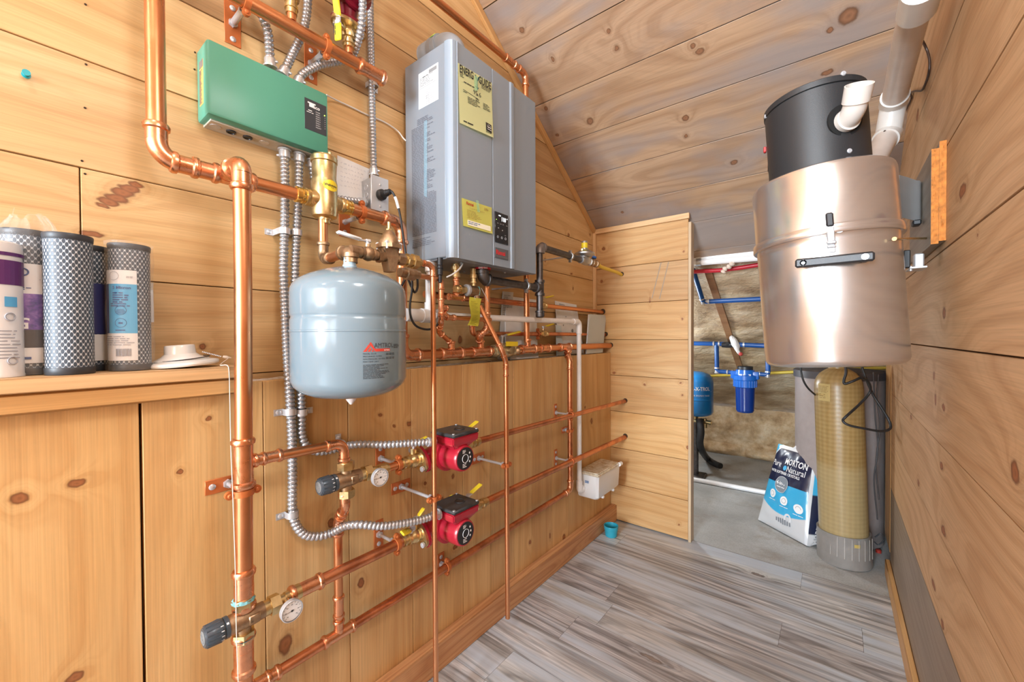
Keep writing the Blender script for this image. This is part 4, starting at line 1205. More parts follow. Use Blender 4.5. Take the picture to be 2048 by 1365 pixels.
# outlet box
root = thing('outlet_box', 'grey steel outlet box with a plug beside the water heater', 'outlet box', (UX, .75, 1.575))
mb = MB(); mb.box((UX + .0005, .722, 1.524), (-1.130, .776, 1.628), .004); bx = obj('box', mb, M_GALV, root)
for zz in (1.55, 1.575, 1.6):
    mb = MB(); c = V((-1.158, .7215, zz)); mb.torus(c, Y0, .009, .0008, 18, 5); obj('knockout', mb, M_STEEL, bx)
mb = MB(); mb.box((-1.1305, .720, 1.515), (-1.1265, .783, 1.634), .0015); pt = obj('cover_plate', mb, simple('steel_plate', (.60, .63, .66), .35, metal=.4), root)
for zz in (1.541, 1.609):
    mb = MB(); mb.lathe((-1.1265, .752, zz), X0, [(0, .0042), (.001, .004), (.002, .002)], 12); obj('screw', mb, M_STEEL, pt)
pc = V((-1.1265, .752, 1.576))
root = thing('power_cord', 'black power cord plugged into the grey outlet box, hanging below the heater', 'power cord', pc)
mb = MB(); mb.lathe(pc + X0 * .0004, X0, [(0, .0165), (.003, .0175), (.012, .0165), (.016, .012), (.034, .0105), (.036, .0085), (.05, .0075), (.052, .005)], 20)
obj('plug', mb, M_RUB, root)
mb = MB()
for k in range(5): mb.torus(pc + X0 * (.036 + .0035 * k), X0, .0075, .0013, 16, 6)
obj('strain_relief', mb, M_RUB, root)
cpath = [pc + X0 * .05, at(785, 385, x=-1.065), at(793, 402, x=-1.06), at(800, 430, x=-1.06), at(806, 470, x=-1.06), at(811, 505, x=-1.06), at(818, 535, x=-1.06), at(824, 560, x=-1.055), at(824, 575, x=-1.05), at(817, 560, x=-1.05), at(813, 545, x=-1.045), at(817, 538, x=-1.04), at(823, 556, x=-1.04), at(824, 580, x=-1.04), at(820, 610, x=-1.04), at(822, 635, x=-1.035), at(832, 652, x=-1.03), at(850, 659, x=-1.025), at(866, 657, x=-1.02), at(878, 645, x=-1.02), at(885, 625, x=-1.03), at(880, 590, x=-1.06), at(882, 550, x=-1.07), at(882, 520, x=-1.07)]
mb = MB(); mb.tube(spline(cpath, 8), .0036, 8); cd = obj('cord', mb, M_RUB, root, sharp=80)
mb = MB(); sp = spline([at(790, 394, x=-1.0615), at(793, 402, x=-1.06), at(797, 417, x=-1.06)], 6); mb.tube(sp, .0046, 10); obj('cord_label', mb, M_WHITE, cd)
mb = MB(); mb.tube(spline([at(800, 578, x=-1.06), at(810, 560, x=-1.06), at(822, 542, x=-1.055), at(829, 533, x=-1.05), at(834, 550, x=-1.045), at(835, 575, x=-1.045), at(829, 585, x=-1.045), at(822, 570, x=-1.045)], 8), .0036, 8)
obj('cord_loop', mb, M_RUB, root, sharp=80)

nq = [at(a, b, x=UX + .0015) for a, b in ((674, 311), (739, 338), (735, 404), (671, 396))]
root = thing('paper_note', 'handwritten paper note taped to the wall between brass separator and outlet box', 'note', nq[3])
def notef(u, v):
    p = nq[3].lerp(nq[2], u).lerp(nq[0].lerp(nq[1], u), v)
    return p + X0 * (.002 + .003 * math.sin(u * 3 + v * 2) * u + .003 * (1 - v) * u)
mb = MB(); mb.grid(notef, 12, 12); sh = obj('sheet', mb, M_PAPER, root, recalc=False)
mb = MB(); rn_ = random.Random(3)
for k in range(6):
    v = .86 - k * .105; u = .1
    while u < .85 - .1 * (k % 2):
        pts = [notef(u + i * .012, v - .02 * k / 6 + rn_.uniform(-.022, .022)) + X0 * .0006 for i in range(rn_.randint(4, 8))]
        mb.tube(pts, .00025, 4); u += .012 * len(pts) + .03
obj('handwriting', mb, simple('pale_ink', (.5, .53, .62), .7), sh)
mb = MB(); mb.tube(spline([at(a, b, x=c) for a, b, c in ((653, 190, -1.15), (672, 200, -1.175), (700, 213, -1.18), (735, 230, -1.18), (770, 245, -1.18), (795, 262, -1.175), (806, 276, -1.16), (812, 282, -1.155))], 8), .0024, 8)
tag(obj('signal_wire', mb, simple('white_wire', (.72, .70, .66), .4)), 'thin white wire running from the green box to the water heater', 'wire')

# ------------------------------------------------------------------ expansion tank
TC = V((-.917, .526, 0)); TR = .130
M_TANK = simple('grey_blue_enamel', (.185, .255, .30), .18, spec=.5, coat=.3)
root = thing('expansion_tank', 'grey-blue expansion tank hanging from the bronze feed line', 'expansion tank', (TC.x, TC.y, .985))
mb = MB()
pr = [(.985, .008), (.986, .05), (.992, .085), (1.003, .110), (1.016, .124), (1.030, TR), (1.1405, TR), (1.1415, TR + .0013), (1.1445, TR + .0013), (1.1455, TR), (1.168, TR), (1.171, TR - .0012), (1.175, TR - .003), (1.179, TR - .0012), (1.182, TR), (1.229, TR), (1.241, .1288), (1.251, .1245), (1.262, .114), (1.275, .092), (1.286, .063), (1.294, .034), (1.2972, .012), (1.2975, .004)]
mb.lathe(TC, Z0, pr, 64); obj('shell', mb, M_TANK, root, sharp=50)
mb = MB(); mb.lathe(TC + Z0 * 1.294, Z0, [(0, .0165), (.008, .016), (.009, .0135), (.012, .0145), (.015, .0135), (.018, .0145), (.021, .0135), (.026, .0135)], 20); obj('neck', mb, simple('pale_blue_sealant', (.35, .48, .58), .5, var=.2, vscale=120), root)
mb = MB(); mb.lathe(TC + Z0 * .987, -Z0, [(0, .013), (.006, .013), (.012, .010), (.018, .005), (.021, .003)], 18); obj('valve_cap', mb, simple('pale_pink_plastic', (.75, .66, .64), .4), root)
ph0 = math.atan2(-.526, .917)
fm = MB(); fk = MB(); fr_ = MB()
# red triangle emblem, red bar and black wording of the printed panel
tri = [(-.022, 0), (-.007, .019), (-.0045, .019), (.009, 0), (.0045, 0), (-.0055, .0135), (-.0165, 0)]
for q0, q1 in zip(tri[:], tri[1:] + tri[:1]): pass
def poly2(m, pts, z=.0004): m.face([m.bm.verts.new(V((a, b, z))) for a, b in pts])
poly2(fr_, [(-.022, 0), (-.0155, 0), (-.0065, .0125), (-.0095, .0165)])
poly2(fr_, [(-.0088, .0175), (-.0055, .021), (.0055, .0045), (.0025, .001)])
poly2(fr_, [(-.0125, 0), (-.0075, 0), (-.0045, .0055), (-.007, .009)])
poly2(fr_, [(-.0035, 0), (-.003, 0), (.0012, .0), (-.0025, .005)])
for k in range(10): poly2(fr_, [(.0045 + k * .0038, 0), (.0084 + k * .0038, 0), (.0084 + k * .0038, .0062), (.0045 + k * .0038, .0062)], .0003)
mb = MB(); zl = 1.097
wrap(fr_, (TC.x, TC.y, zl), TR, ph0 + .36, mb); lb_ = obj('emblem', mb, simple('red_print', (.62, .06, .04), .5), root)
text_into(fk, 'AMTROL', (.002, .0085, 0), X0, Y0, .0148, bold=False, thick=.0006, squash=.86)
y_ = -.006
for s_ in ('MODEL: EX-30', 'PRECHARGE: 12 PSIG', 'MAX PRESSURE: 100 PSIG', 'MAX TEMP: 240 F'):
    text_into(fk, s_, (-.0225, y_, 0), X0, Y0, .0046, thick=.0006); y_ -= .0058
lines_into(fk, (-.0225, -.0275, 0), X0, Y0, .066, .032, 11, fill=.42, thick=.0006)
for k in range(2):
    for i in range(3): lines_into(fk, (.031 + .009 * i, -.0035 - k * .009, 0), X0, Y0, .007, .0055, 2, gap=False, thick=.0006)
lines_into(fk, (.054, .016, 0), X0, Y0, .022, .01, 4, thick=.0006)
mb = MB(); wrap(fk, (TC.x, TC.y, zl), TR, ph0 + .36, mb); obj('print', mb, simple('tank_print', (.045, .055, .065), .5), root)
fk = MB(); text_into(fk, 'EXTROL', (.026, .0012, 0), X0, Y0, .0042, bold=True, thick=.0008); mb = MB(); wrap(fk, (TC.x, TC.y, zl), TR, ph0 + .36, mb); obj('emblem_print', mb, M_TXW, lb_)

# ------------------------------------------------------------------ water heater
hx, hb, hy0, hy1, hz0, hz1 = -.930, -1.160, .8745, 1.337, 1.376, 2.052
M_HEAT = simple('heater_grey', (.25, .30, .355), .36, spec=.5, metal=.05)
M_HSIDE = simple('heater_side_grey', (.25, .28, .315), .35, spec=.5, metal=.2)
root = thing('water_heater', 'grey wall-mounted tankless water heater with yellow cards on its front', 'water heater', (UX, hy0, hz0))
mb = MB(); mb.box((hb, hy0, hz0 + .004), (-.958, hy1, hz1), .003); mb.box((UX + .0005, hy0 + .06, hz1 - .09), (hb, hy1 - .06, hz1 - .02)); mb.box((UX + .0005, hy0 + .06, hz0 + .03), (hb, hy1 - .06, hz0 + .08)); cas = obj('casing', mb, M_HSIDE, root)
mb = MB(); mb.box((-1.150, hy0 + .008, hz0 - .0005), (-.962, hy1 - .008, hz0 + .006), .001); bot = obj('underside', mb, simple('heater_underside', (.22, .22, .23), .5), root)
mb = MB()
ysec = [(hy0, -.960), (hy0, -.952), (hy0 + .003, -.942), (hy0 + .010, -.934), (hy0 + .020, hx), (yat(917, hx), hx), (yat(917, hx) + .001, hx + .0018), (yat(918.5, hx) + .001, hx + .0018), (yat(919, hx) + .002, hx), (yat(985.5, hx), hx), (yat(986, hx), hx - .004), (yat(987.3, hx), hx - .004), (yat(988, hx), hx), (yat(1021, hx), hx), (yat(1023, hx), hx + .0045), (yat(1027.5, hx), hx + .0045), (yat(1031, hx), hx - .004), (hy1 - .008, hx - .004), (hy1 - .002, hx - .008), (hy1, hx - .014), (hy1, -.960)]
A = [mb.bm.verts.new(V((x, y, hz0))) for y, x in ysec]; Bv = [mb.bm.verts.new(V((x, y, hz1))) for y, x in ysec]
mb.bridge(A, Bv); mb.cap(A, True); mb.cap(Bv)
fc = obj('front_cover', mb, M_HEAT, root, sharp=25)
for yy in (hy0 + .10, hy0 + .22, hy0 + .34):
    for xx in (-1.10, -1.0):
        mb = MB(); mb.cyl((xx, yy, hz0 - .0005), (xx, yy, hz0 - .004), .004, seg=10); obj('screw', mb, M_STEEL, bot)
# front cards, panel, badge
fx = hx + .0022
def fq(*l): return [at(a, b, x=fx) for a, b in l]
def card(name, q, mat, par, th=.0008, bend=0.):
    """q = TL, TR, BR, BL on the front; slightly curled sheet"""
    def f(u, v): return q[3].lerp(q[2], u).lerp(q[0].lerp(q[1], u), v) + X0 * (.001 + bend * (1 - v) ** 2 * (.4 + .6 * u))
    mb = MB(); mb.grid(f, 8, 10)
    bmesh.ops.solidify(mb.bm, geom=mb.bm.faces[:], thickness=th)
    return obj(name, mb, mat, par), f
def yz(f, o=.0014): return lambda u, v: f(u, v) + X0 * o
eq = fq((915.5, 126), (983, 166), (984, 277), (918, 246.5))
ec, ef = card('energy_card', eq, simple('pale_yellow_card', (.97, .97, .56), .55), fc, bend=.006)
mb = MB()
def put(f, s_, u, v, size, bold=False, sq=1.0, al='LEFT', th=.0016):
    o_ = f(u, v); uxv = (f(u + .05, v) - o_); uyv = (f(u, v + .05) - o_)
    text_into(mb, s_, o_, uxv, uyv, size, al, bold, th, sq)
def rowsf(f, u, v, w, h, n_, fill=.4, th=.0016):
    o_ = f(u, v); uxv = (f(u + .05, v) - o_); uyv = (f(u, v + .05) - o_)
    lines_into(mb, o_, uxv, uyv, w, h, n_, fill, thick=th)
W_ = (eq[1] - eq[0]).length; H_ = (eq[0] - eq[3]).length
put(ef, 'ENERG', .03, .862, .034, True, .60); obj('energy_print', mb, M_TXK, ec); mb = MB(); put(ef, 'GUIDE', .575, .862, .034, True, .62)
obj('energy_print', mb, M_TXK, ec); mb = MB()
o_ = ef(.535, .93); mb.prism([o_ + X0 * .0012 + Y0 * a + Z0 * b for a, b in ((-.010, .006), (-.006, .006), (0, -.006), (.006, .006), (.010, .006), (.0022, -.012), (.0022, -.030), (.0075, -.030), (0, -.041), (-.0075, -.030), (-.0022, -.030), (-.0022, -.012))], X0 * .0004)
obj('energy_arrow', mb, simple('teal_print', (.02, .10, .12), .5), ec); mb = MB()
rowsf(ef, .04, .86, .02, .014, 3); rowsf(ef, .66, .86, .05, .014, 3)
rowsf(ef, .14, .745, .075, .005, 1, .6); obj('energy_small_print', mb, M_TXK, ec); mb = MB(); put(ef, '95.6', .41, .615, .0215); obj('energy_figure', mb, M_TXK, ec); mb = MB()
o_ = ef(.12, .60); mb.prism([o_ + X0 * .0012, o_ + X0 * .0012 + Y0 * .068, o_ + X0 * .0012 + Y0 * .068 - Z0 * .0012, o_ + X0 * .0012 - Z0 * .0012], X0 * .0003)
obj('energy_scale', mb, M_TXK, ec); mb = MB()
o_ = ef(.53, .605); mb.prism([o_ + X0 * .0014, o_ + X0 * .0014 + Y0 * .004 + Z0 * .007, o_ + X0 * .0014 - Y0 * .004 + Z0 * .007], X0 * .0003)
obj('energy_pointer', mb, M_TXK, ec); mb = MB()
rowsf(ef, .12, .575, .02, .004, 1); rowsf(ef, .47, .565, .025, .01, 2); rowsf(ef, .24, .52, .06, .022, 5); rowsf(ef, .70, .55, .038, .022, 5); rowsf(ef, .1, .075, .075, .006, 1, .6)
obj('energy_small_print', mb, M_TXK, ec); mb = MB()
o_ = ef(.76, .22); mb.prism([o_ + X0 * .002, o_ + X0 * .002 + Y0 * .028, o_ + X0 * .0035 + Y0 * .028 - Z0 * .028, o_ + X0 * .0035 - Z0 * .028], X0 * .0003)
obj('energy_emblem_plate', mb, M_TXK, ec); mb = MB()
rowsf(ef, .76, .06, .028, .004, 1)
obj('energy_small_print', mb, M_TXK, ec)
mb = MB(); o_ = ef(.78, .205); c = o_ + X0 * .0032 + Y0 * .0115 - Z0 * .008
for k in range(8):
    t0, t1 = PI * k / 8, PI * (k + 1) / 8
    mb.quad(*[c + X0 * .0003 + Y0 * (math.cos(t) * r) + Z0 * (math.sin(t) * r * .6) for t, r in ((t0, .009), (t1, .009), (t1, .0075), (t0, .0075))])
lines_into(mb, c + X0 * .0006 - Y0 * .009 - Z0 * .001, Y0, Z0, .018, .004, 1, .7, gap=False); lines_into(mb, c + X0 * .0012 - Y0 * .010 - Z0 * .009, Y0, Z0, .02, .003, 1, .6, gap=False)
obj('energy_emblem', mb, M_TXW, ec)
gt = simple('clear_tape', (.45, .75, .45), .25, alpha=.35)
def tape(q, par, name='tape'):
    mb = MB(); mb.prism([at(a, b, x=fx + .0035) for a, b in q], X0 * .0003); obj(name, mb, gt, par)
tape(((949, 152), (955, 153), (955, 182), (949, 181)), ec)
rq = fq((923, 396), (983, 416), (983, 468.5), (925.5, 452))
rc, rf_ = card('registration_card', rq, simple('bright_yellow_card', (.97, .93, .24), .55), fc, bend=.004)
mb = MB(); put(rf_, 'Rinnai', .13, .815, .0135, True); obj('card_logo', mb, simple('dark_red_print', (.5, .03, .02), .6), rc)
mb = MB(); put(rf_, 'PRODUCT REGISTRATION', .22, .70, .0047, False, 1.3); rowsf(rf_, .72, .90, .026, .008, 3, .6); rowsf(rf_, .14, .64, .072, .028, 6, .3)
obj('card_print', mb, simple('brown_print', (.45, .33, .08), .6), rc)
mb = MB(); q = [rf_(a, b) + X0 * .0013 for a, b in ((.14, .26), (.93, .26), (.93, .07), (.14, .07))]; mb.prism(q, X0 * .0004); bn = obj('card_banner', mb, simple('card_banner', (.86, .84, .66), .6), rc)
mb = MB(); rowsf(rf_, .16, .235, .066, .011, 2, .55, .0022); obj('card_banner_print', mb, simple('blue_print', (.25, .32, .45), .6), rc)
tape(((952, 400), (957, 402), (960, 425), (955, 424)), rc)
cq = fq((989.5, 422), (1016, 430.5), (1015.3, 492), (989.8, 484))
mb = MB(); mb.box((fx - .002, cq[0].y, cq[3].z), (fx + .0012, cq[1].y, cq[0].z), .0015); cpn = obj('control_panel', mb, simple('gloss_black', (.02, .022, .026), .15), fc)
pw = cq[1].y - cq[0].y; phh = cq[0].z - cq[3].z
q = lambda u, v: V((fx + .0013, cq[0].y + u * pw, cq[3].z + v * phh))
mb = MB(); text_into(mb, '118', q(.46, .735), Y0, Z0, .0205, True, thick=.0003, squash=.8); mb.torus(q(.90, .855), X0, .0016, .0004, 12, 5); mb.box(q(.27, .88), q(.42, .91) + X0 * .0003)
obj('temperature_display', mb, simple('display_white', (.9, .95, 1), .4, emit=(.9, .95, 1), estr=1.6), cpn)
mb = MB()
for u in (.14, .36, .54, .82): lines_into(mb, q(u, .64), Y0, Z0, .008, .0022, 1, gap=False)
for u, v in ((.2, .47), (.5, .45)): mb.prism([q(u, v), q(u + .09, v), q(u + .045, v + .035 * (1 if u < .4 else -1))], X0 * .0003)
for u in (.2, .5, .78): mb.torus(q(u, .19), X0, .0038, .0006, 16, 5)
lines_into(mb, q(.7, .3), Y0, Z0, .008, .002, 1, gap=False)
obj('panel_icon', mb, simple('panel_grey', (.5, .52, .55), .5), cpn)
mb = MB(); mb.sphere(q(.1, .74), .0013, 8); obj('status_light', mb, simple('status_green', (.3, .7, .1), .4, emit=(.4, 1, .1), estr=1.5), cpn)
bq = fq((990, 492), (1016, 501), (1016, 523), (990, 514))
mb = MB(); mb.box((fx - .002, cq[0].y, bq[3].z - .002), (fx + .0008, cq[1].y, bq[0].z - .004), .0005); bd = obj('badge', mb, simple('badge_grey', (.10, .105, .115), .35), fc)
mb = MB(); text_into(mb, 'Rinnai', V((fx + .001, cq[0].y + .004, bq[3].z + .0105)), Y0, Z0, .0225, True, squash=.92); obj('badge_logo', mb, simple('badge_red', (.75, .02, .03), .4), bd)
mb = MB(); lines_into(mb, V((fx + .001, cq[0].y + .005, bq[3].z + .006)), Y0, Z0, pw - .01, .003, 1, gap=False); obj('badge_print', mb, M_TXG, bd)
# printed side
sy = hy0 - .0006
def sp_(a, b): return at(a, b, y=sy)
mb = MB(); q = [sp_(*c) for c in ((837, 149), (876, 127.5), (876, 200.5), (837, 220))]; xa, xb, za, zb = q[0].x, q[1].x, q[3].z, q[0].z
mb.box((xa, sy, za), (xb, hy0, zb)); rl = obj('rating_label', mb, M_PAPER, cas)
mb = MB(); zz = (za + zb) / 2 + .005; w_ = xb - xa
lines_into(mb, (xa + .008, sy - .0002, zz + .035), X0, Z0, w_ - .02, .03, 6, thick=.0002); lines_into(mb, (xa + .02, sy - .0002, zb - .016), X0, Z0, .03, .006, 1, thick=.0002)
for k in range(5): mb.torus((xa + .015 + .02 * k % .05, sy - .0002, zz - .02 - .016 * (k % 3)), Y0, .006, .0005, 14, 4)
lines_into(mb, (xa + .035, sy - .0002, zz - .012), X0, Z0, w_ - .045, .05, 8, fill=.25, thick=.0002); mb.box((xa + .004, sy - .0003, zz), (xb - .004, sy, zz + .0016))
mb.box((xb - .045, sy - .0003, zb - .018), (xb - .006, sy, zb - .006))
obj('rating_print', mb, M_TXG, rl)
mb = MB(); q = [sp_(*c) for c in ((823, 246), (873, 240), (873, 480), (823, 478))]; xa, xb = q[0].x, q[2].x
zt, zm, zb = hz1 - .20, hz0 + .22, hz0 + .062
lines_into(mb, (xa + .03, sy, zt), X0, Z0, xb - xa - .035, .022, 4, fill=.55, thick=.0002)
lines_into(mb, (xa, sy, zt - .024), X0, Z0, xb - xa, zt - .024 - zm, 44, fill=.5, thick=.0002)
lines_into(mb, (xa, sy, zm), X0, Z0, xb - xa, .13, 26, fill=.55, thick=.0002, gap=False); lines_into(mb, (xa, sy, zm - .14), X0, Z0, xb - xa, .028, 5, fill=.4, thick=.0002)
text_into(mb, 'Rinnai', (xa, sy - .0002, zb - .012), X0, Z0, .011, True)
obj('warning_print', mb, simple('side_print', (.12, .125, .15), .6), cas)
mb = MB(); mb.prism([sp_(*c) for c in ((848, 243), (854, 240), (854, 395), (848, 392))], Y0 * -.0004); obj('side_tape', mb, simple('blue_tape', (.35, .55, .65), .3, alpha=.3), cas)
# vents on top
M_VENT = simple('grey_vent_pvc', (.28, .315, .35), .33)
vr = .044
root2 = thing('exhaust_vent', 'grey elbow vent pipe on the water heater turning into the wall', 'vent pipe', (-1.045, .997, hz1))
mb = MB(); vp = [V((-1.045, .997, hz1 - .003)), V((-1.045, .997, 2.155)), V((-1.150, .997, 2.155))]
mb.tube(fillet(vp, .06, 12), vr, 28); obj('elbow', mb, M_VENT, root2)
mb = MB(); mb.lathe((-1.100, .997, 2.155), -X0, [(0, vr), (.001, vr + .006), (.03, vr + .006), (.034, vr + .004), (.05, vr + .004), (.055, vr + .006), (.087, vr + .006)], 30); obj('collar', mb, M_VENT, root2)
mb = MB(); mb.lathe((-1.118, .997, 2.155), -X0, [(0, vr + .0068), (.004, vr + .0072), (.02, vr + .0068)], 30); obj('gasket', mb, simple('vent_gasket', (.25, .26, .27), .5), root2)
mb = MB(); mb.prism([V((-1.103 - a, .997 - .051 * math.cos(t), 2.155 + .051 * math.sin(t))) for a, t in ((0, .5), (.016, .5), (.016, .85), (0, .85))], V((0, -.001, .0008))); obj('vent_sticker', mb, simple('lime_sticker', (.55, .85, .15), .5), root2)
root2 = thing('intake_vent', 'rounded grey air intake fitting on the water heater, right of the vent elbow', 'vent pipe', (-1.045, 1.125, hz1))
mb = MB(); mb.tube(fillet([V((-1.045, 1.118, hz1 - .003)), V((-1.045, 1.118, 2.115)), V((-1.14, 1.118, 2.115)), V((UX + .001, 1.118, 2.115))], .055, 12), vr + .003, 28); obj('elbow', mb, simple('pale_vent_pvc', (.42, .44, .46), .33), root2)

# ------------------------------------------------------------------ pipework under the heater
def hp(px, py, x): return at(px, py, x=x)
y883 = yat(883, -1.0)
run('angled copper pipe from heater to manifold, right behind the thin drop pipe',
    [(-1.0, .80, 1.315), (-1.0, y883, 1.315), (-1.0, y883, 1.18), (-1.045, y883 + .028, 1.145), (HX, 1.016, 1.105), (HX, 1.016, 1.085)], .0085, R=2.0,
    tees=[((-1.0, y883, 1.222), Z0, Y0, .0075)])
run('copper pipe behind the yellow paper tag, level with the white drain pipe', [(-1.0, y883 + .01, 1.205), (-1.0, y883 + .03, 1.192), (-1.005, yat(981, -1.005), 1.190)], .0078, coups=[((-1.0, y883 + .04, 1.1918), Y0)])
y913 = yat(913, -1.01)
r_ = run('short copper drop with brass union under the heater left of the relief valve', [(-1.01, y913, hz0 - .045), (-1.01, y913, 1.27)], .0095, coups=[((-1.01, y913, 1.30), Z0)], tees=[((-1.01, y913, 1.262), Y0, Z0, .0095)])
mb = MB(); mb.lathe((-1.01, y913, hz0 - .001), -Z0, [(0, .014), (.008, .014), (.009, .017), (.02, .017), (.021, .0115), (.03, .0115), (.031, .014), (.045, .014)], 16); obj('brass_union', mb, M_BRASS, r_)
RV = V((-1.0, yat(950, -1.0), at(950, 583, x=-1.0).z))
root = thing('relief_valve', 'bronze pressure relief valve under the heater, blue-green disc and lever at its end', 'relief valve', RV)
mb = MB(); o = RV; d_ = Y0
mb.lathe(o - Y0 * .095, Y0, [(0, .011), (.004, .014), (.012, .014), (.013, .0105), (.02, .0105), (.021, .0145), (.034, .0145)], 18); mb.lathe(o - Y0 * .063, Y0, [(0, .0125), (.018, .0125)], 8)
obj('brass_fitting', mb, M_BRASS, root)
mb = MB(); mb.lathe(o - Y0 * .047, Y0, [(0, .018), (.003, .021), (.012, .021), (.013, .0165), (.018, .0165)], 20); obj('collar_nut', mb, M_GREYP, root)
mb = MB(); mb.lathe(o - Y0 * .03, Y0, [(0, .0175), (.01, .0185), (.034, .0185), (.04, .0165), (.046, .0165)], 22); mb.cyl(o + V((0, .004, 0)), o + V((.004, .012, -.034)), .0105, seg=14); obj('body', mb, M_BRZ, root)
mb = MB(); mb.lathe(o + Y0 * .016, V((.55, .83, 0)), [(0, .0185), (.004, .0185), (.006, .015)], 22); obj('disc', mb, simple('aqua_label', (.25, .55, .5), .4, var=.4, vscale=150), root)
mb = MB(); fr = Matrix((V((.35, .3, -.9)).normalized(), V((-.65, .76, 0)).normalized(), V((.35, .3, -.9)).normalized().cross(V((-.65, .76, 0)).normalized()))).transposed().to_4x4(); fr.translation = o + V((.012, .022, .012))
mb.box((0, -.005, -.001), (.055, .005, .001), .0008, frame=fr); obj('lever', mb, M_STEEL, root)
# paper tag
tq = [at(a, b, x=-.972) for a, b in ((939, 595), (962, 598))]
def tagf(u, v):
    w = [(939, 594), (938, 607), (941, 622), (942, 634), (939, 643), (935, 651)]; w2 = [(963, 598), (960, 611), (960, 625), (960, 636), (958, 646), (956, 653)]
    k = min(4.999, v * 5); i = int(k); f = k - i
    a = [w[i][j] * (1 - f) + w[i + 1][j] * f for j in (0, 1)]; b = [w2[i][j] * (1 - f) + w2[i + 1][j] * f for j in (0, 1)]
    xx = -.974 + .010 * math.sin(v * 5.5) + .004 * u
    return at(a[0] * (1 - u) + b[0] * u, a[1] * (1 - u) + b[1] * u, x=xx)
mb = MB(); mb.grid(tagf, 4, 20)
bmesh.ops.solidify(mb.bm, geom=mb.bm.faces[:], thickness=.0005)
root = thing('paper_tag', 'wavy yellow paper tag hanging from the relief valve', 'tag', tq[0])
tg = obj('tag_sheet', mb, simple('tag_yellow', (.80, .76, .10), .6), root)
mb = MB()
for k in range(22):
    v = .12 + k * .038
    if 9 <= k <= 10: continue
    a, b = tagf(.14, v), tagf(.14 + .7 * (.6 + .4 * ((k * 37) % 10) / 10), v)
    mb.tube([a + X0 * .0012, b + X0 * .0012], .0004, 4)
obj('tag_print', mb, simple('olive_print', (.38, .36, .05), .6), root if False else tg)
mb = MB(); mb.tube(spline([o + V((.010, .016, -.012)), tagf(.4, 0) + V((.002, 0, .004)), tagf(.5, .05)], 6), .0007, 5); obj('tag_string', mb, M_WHITE, root)
run('slanted copper discharge pipe from the relief valve joining the right-hand thin drop to the floor',
    [(-.985, yat(960, -.985), at(960, 612, x=-.985).z), (-.935, 1.118, 1.078), (-.933, 1.137, 1.035), (-.933, 1.140, .098), ], .0085, R=1.8, coups=[((-.933, 1.1375, 1.005), Z0)])
mb = MB(); c = V((-1.02, yat(948, -1.02), hz0 - .004)); mb.lathe(c, -Z0, [(0, .012), (.02, .012), (.021, .0155), (.034, .0155), (.035, .011), (.046, .011), (.047, .014), (.052, .014), (.053, .008), (.062, .008)], 16)
tag(obj('drain_valve', mb, M_BRASS), 'small brass drain fitting under the heater, right above the relief valve', 'pipe fitting')
y975 = yat(974.5, -1.03)
run('thick copper pipe from the heater behind the black gas elbow, angling down to the manifold', [(-1.03, y975, hz0 - .002), (-1.03, y975, 1.155), (-1.06, y975 - .02, 1.128), (HX, 1.172, 1.105), (HX, 1.172, 1.085)], .0112, R=1.6, coups=[((-1.03, y975, 1.19), Z0)])
yv = 1.476
run('copper pipe coming down over the ceiling edge and behind the heater to the manifold',
    [(HX, .35, 2.292), (HX, yv, 2.300), (HX, yv, 1.10)], .0128, tees=[], coups=[((HX, 1.365, 2.2995), Y0)])
# white thermostat / condensate bits under the heater
mb = MB(); mb.tube(spline([at(893, 555, x=-.985), at(905, 549, x=-.97), at(917, 540, x=-.96), at(925, 529, x=-.965), V((-.985, at(930, 520, x=-.965).y, 1.3772))], 6), .0027, 8)
tag(obj('signal_wire', mb, M_PVCW), 'short pale wire sticking out under the water heater', 'wire')
mb = MB(); c = V((-1.06, yat(862, -1.06), hz0)); mb.lathe(c, -Z0, [(-.004, .022), (.012, .022), (.013, .018), (.03, .018), (.034, .013), (.06, .013)], 20)
tag(obj('drain_spigot', mb, M_PVCT), 'pale plastic drain spigot under the left end of the heater', 'pipe fitting')
mb = MB(); c = V((-.99, yat(881, -.99), hz0)); mb.lathe(c, -Z0, [(-.004, .009), (.05, .009), (.052, .006), (.075, .006)], 12); mb.torus(c - Z0 * .02, Z0, .009, .002, 14, 6); mb.torus(c - Z0 * .03, Z0, .009, .002, 14, 6)
tag(obj('cable_gland', mb, M_BLK), 'black cable gland under the left corner of the water heater', 'cable gland')

# manifold valve
o = V((HX, 1.315, 1.069))
root = thing('ball_valve', 'large brass manifold valve on the ledge with a yellow lever and tag', 'valve', o, 'ball valves')
mb = MB(); mb.lathe(o - Y0 * .083, Y0, [(0, .0215), (.012, .0215), (.013, .025), (.026, .025), (.027, .0225), (.034, .0225), (.035, .027), (.045, .027), (.05, .024), (.07, .030), (.09, .033), (.11, .030), (.125, .024), (.126, .027), (.14, .027), (.141, .0215), (.155, .0215)], 20)
mb.cyl(o, o + X0 * .045, .015, seg=16)
obj('body', mb, simple('dull_brass', (.58, .5, .33), .35, metal=.85, var=.15, vscale=60), root)
mb = MB(); e = V((.8, .55, .0)).normalized(); c = o + V((.045, .028, -.003)); mb.lathe(c, e, [(0, .017), (.006, .018), (.012, .016)], 14); mb.torus(c + e * .012, e, .014, .0025, 16, 6); obj('drain_cap', mb, M_BRZ, root)
lever(root, o + V((-.01, .0, .03)), V((.15, -.1, 1)), V((.1, 1, .25)), .11, M_YEL, w=.012, stem=.03, drop=-.004)
q = [at(a, b, x=-1.045) for a, b in ((1016, 683.5), (1036, 684), (1036, 692.5), (1016, 693))]
mb = MB(); mb.prism(q, V((-.012, 0, 0))); obj('yellow_tag', mb, M_YEL, root)
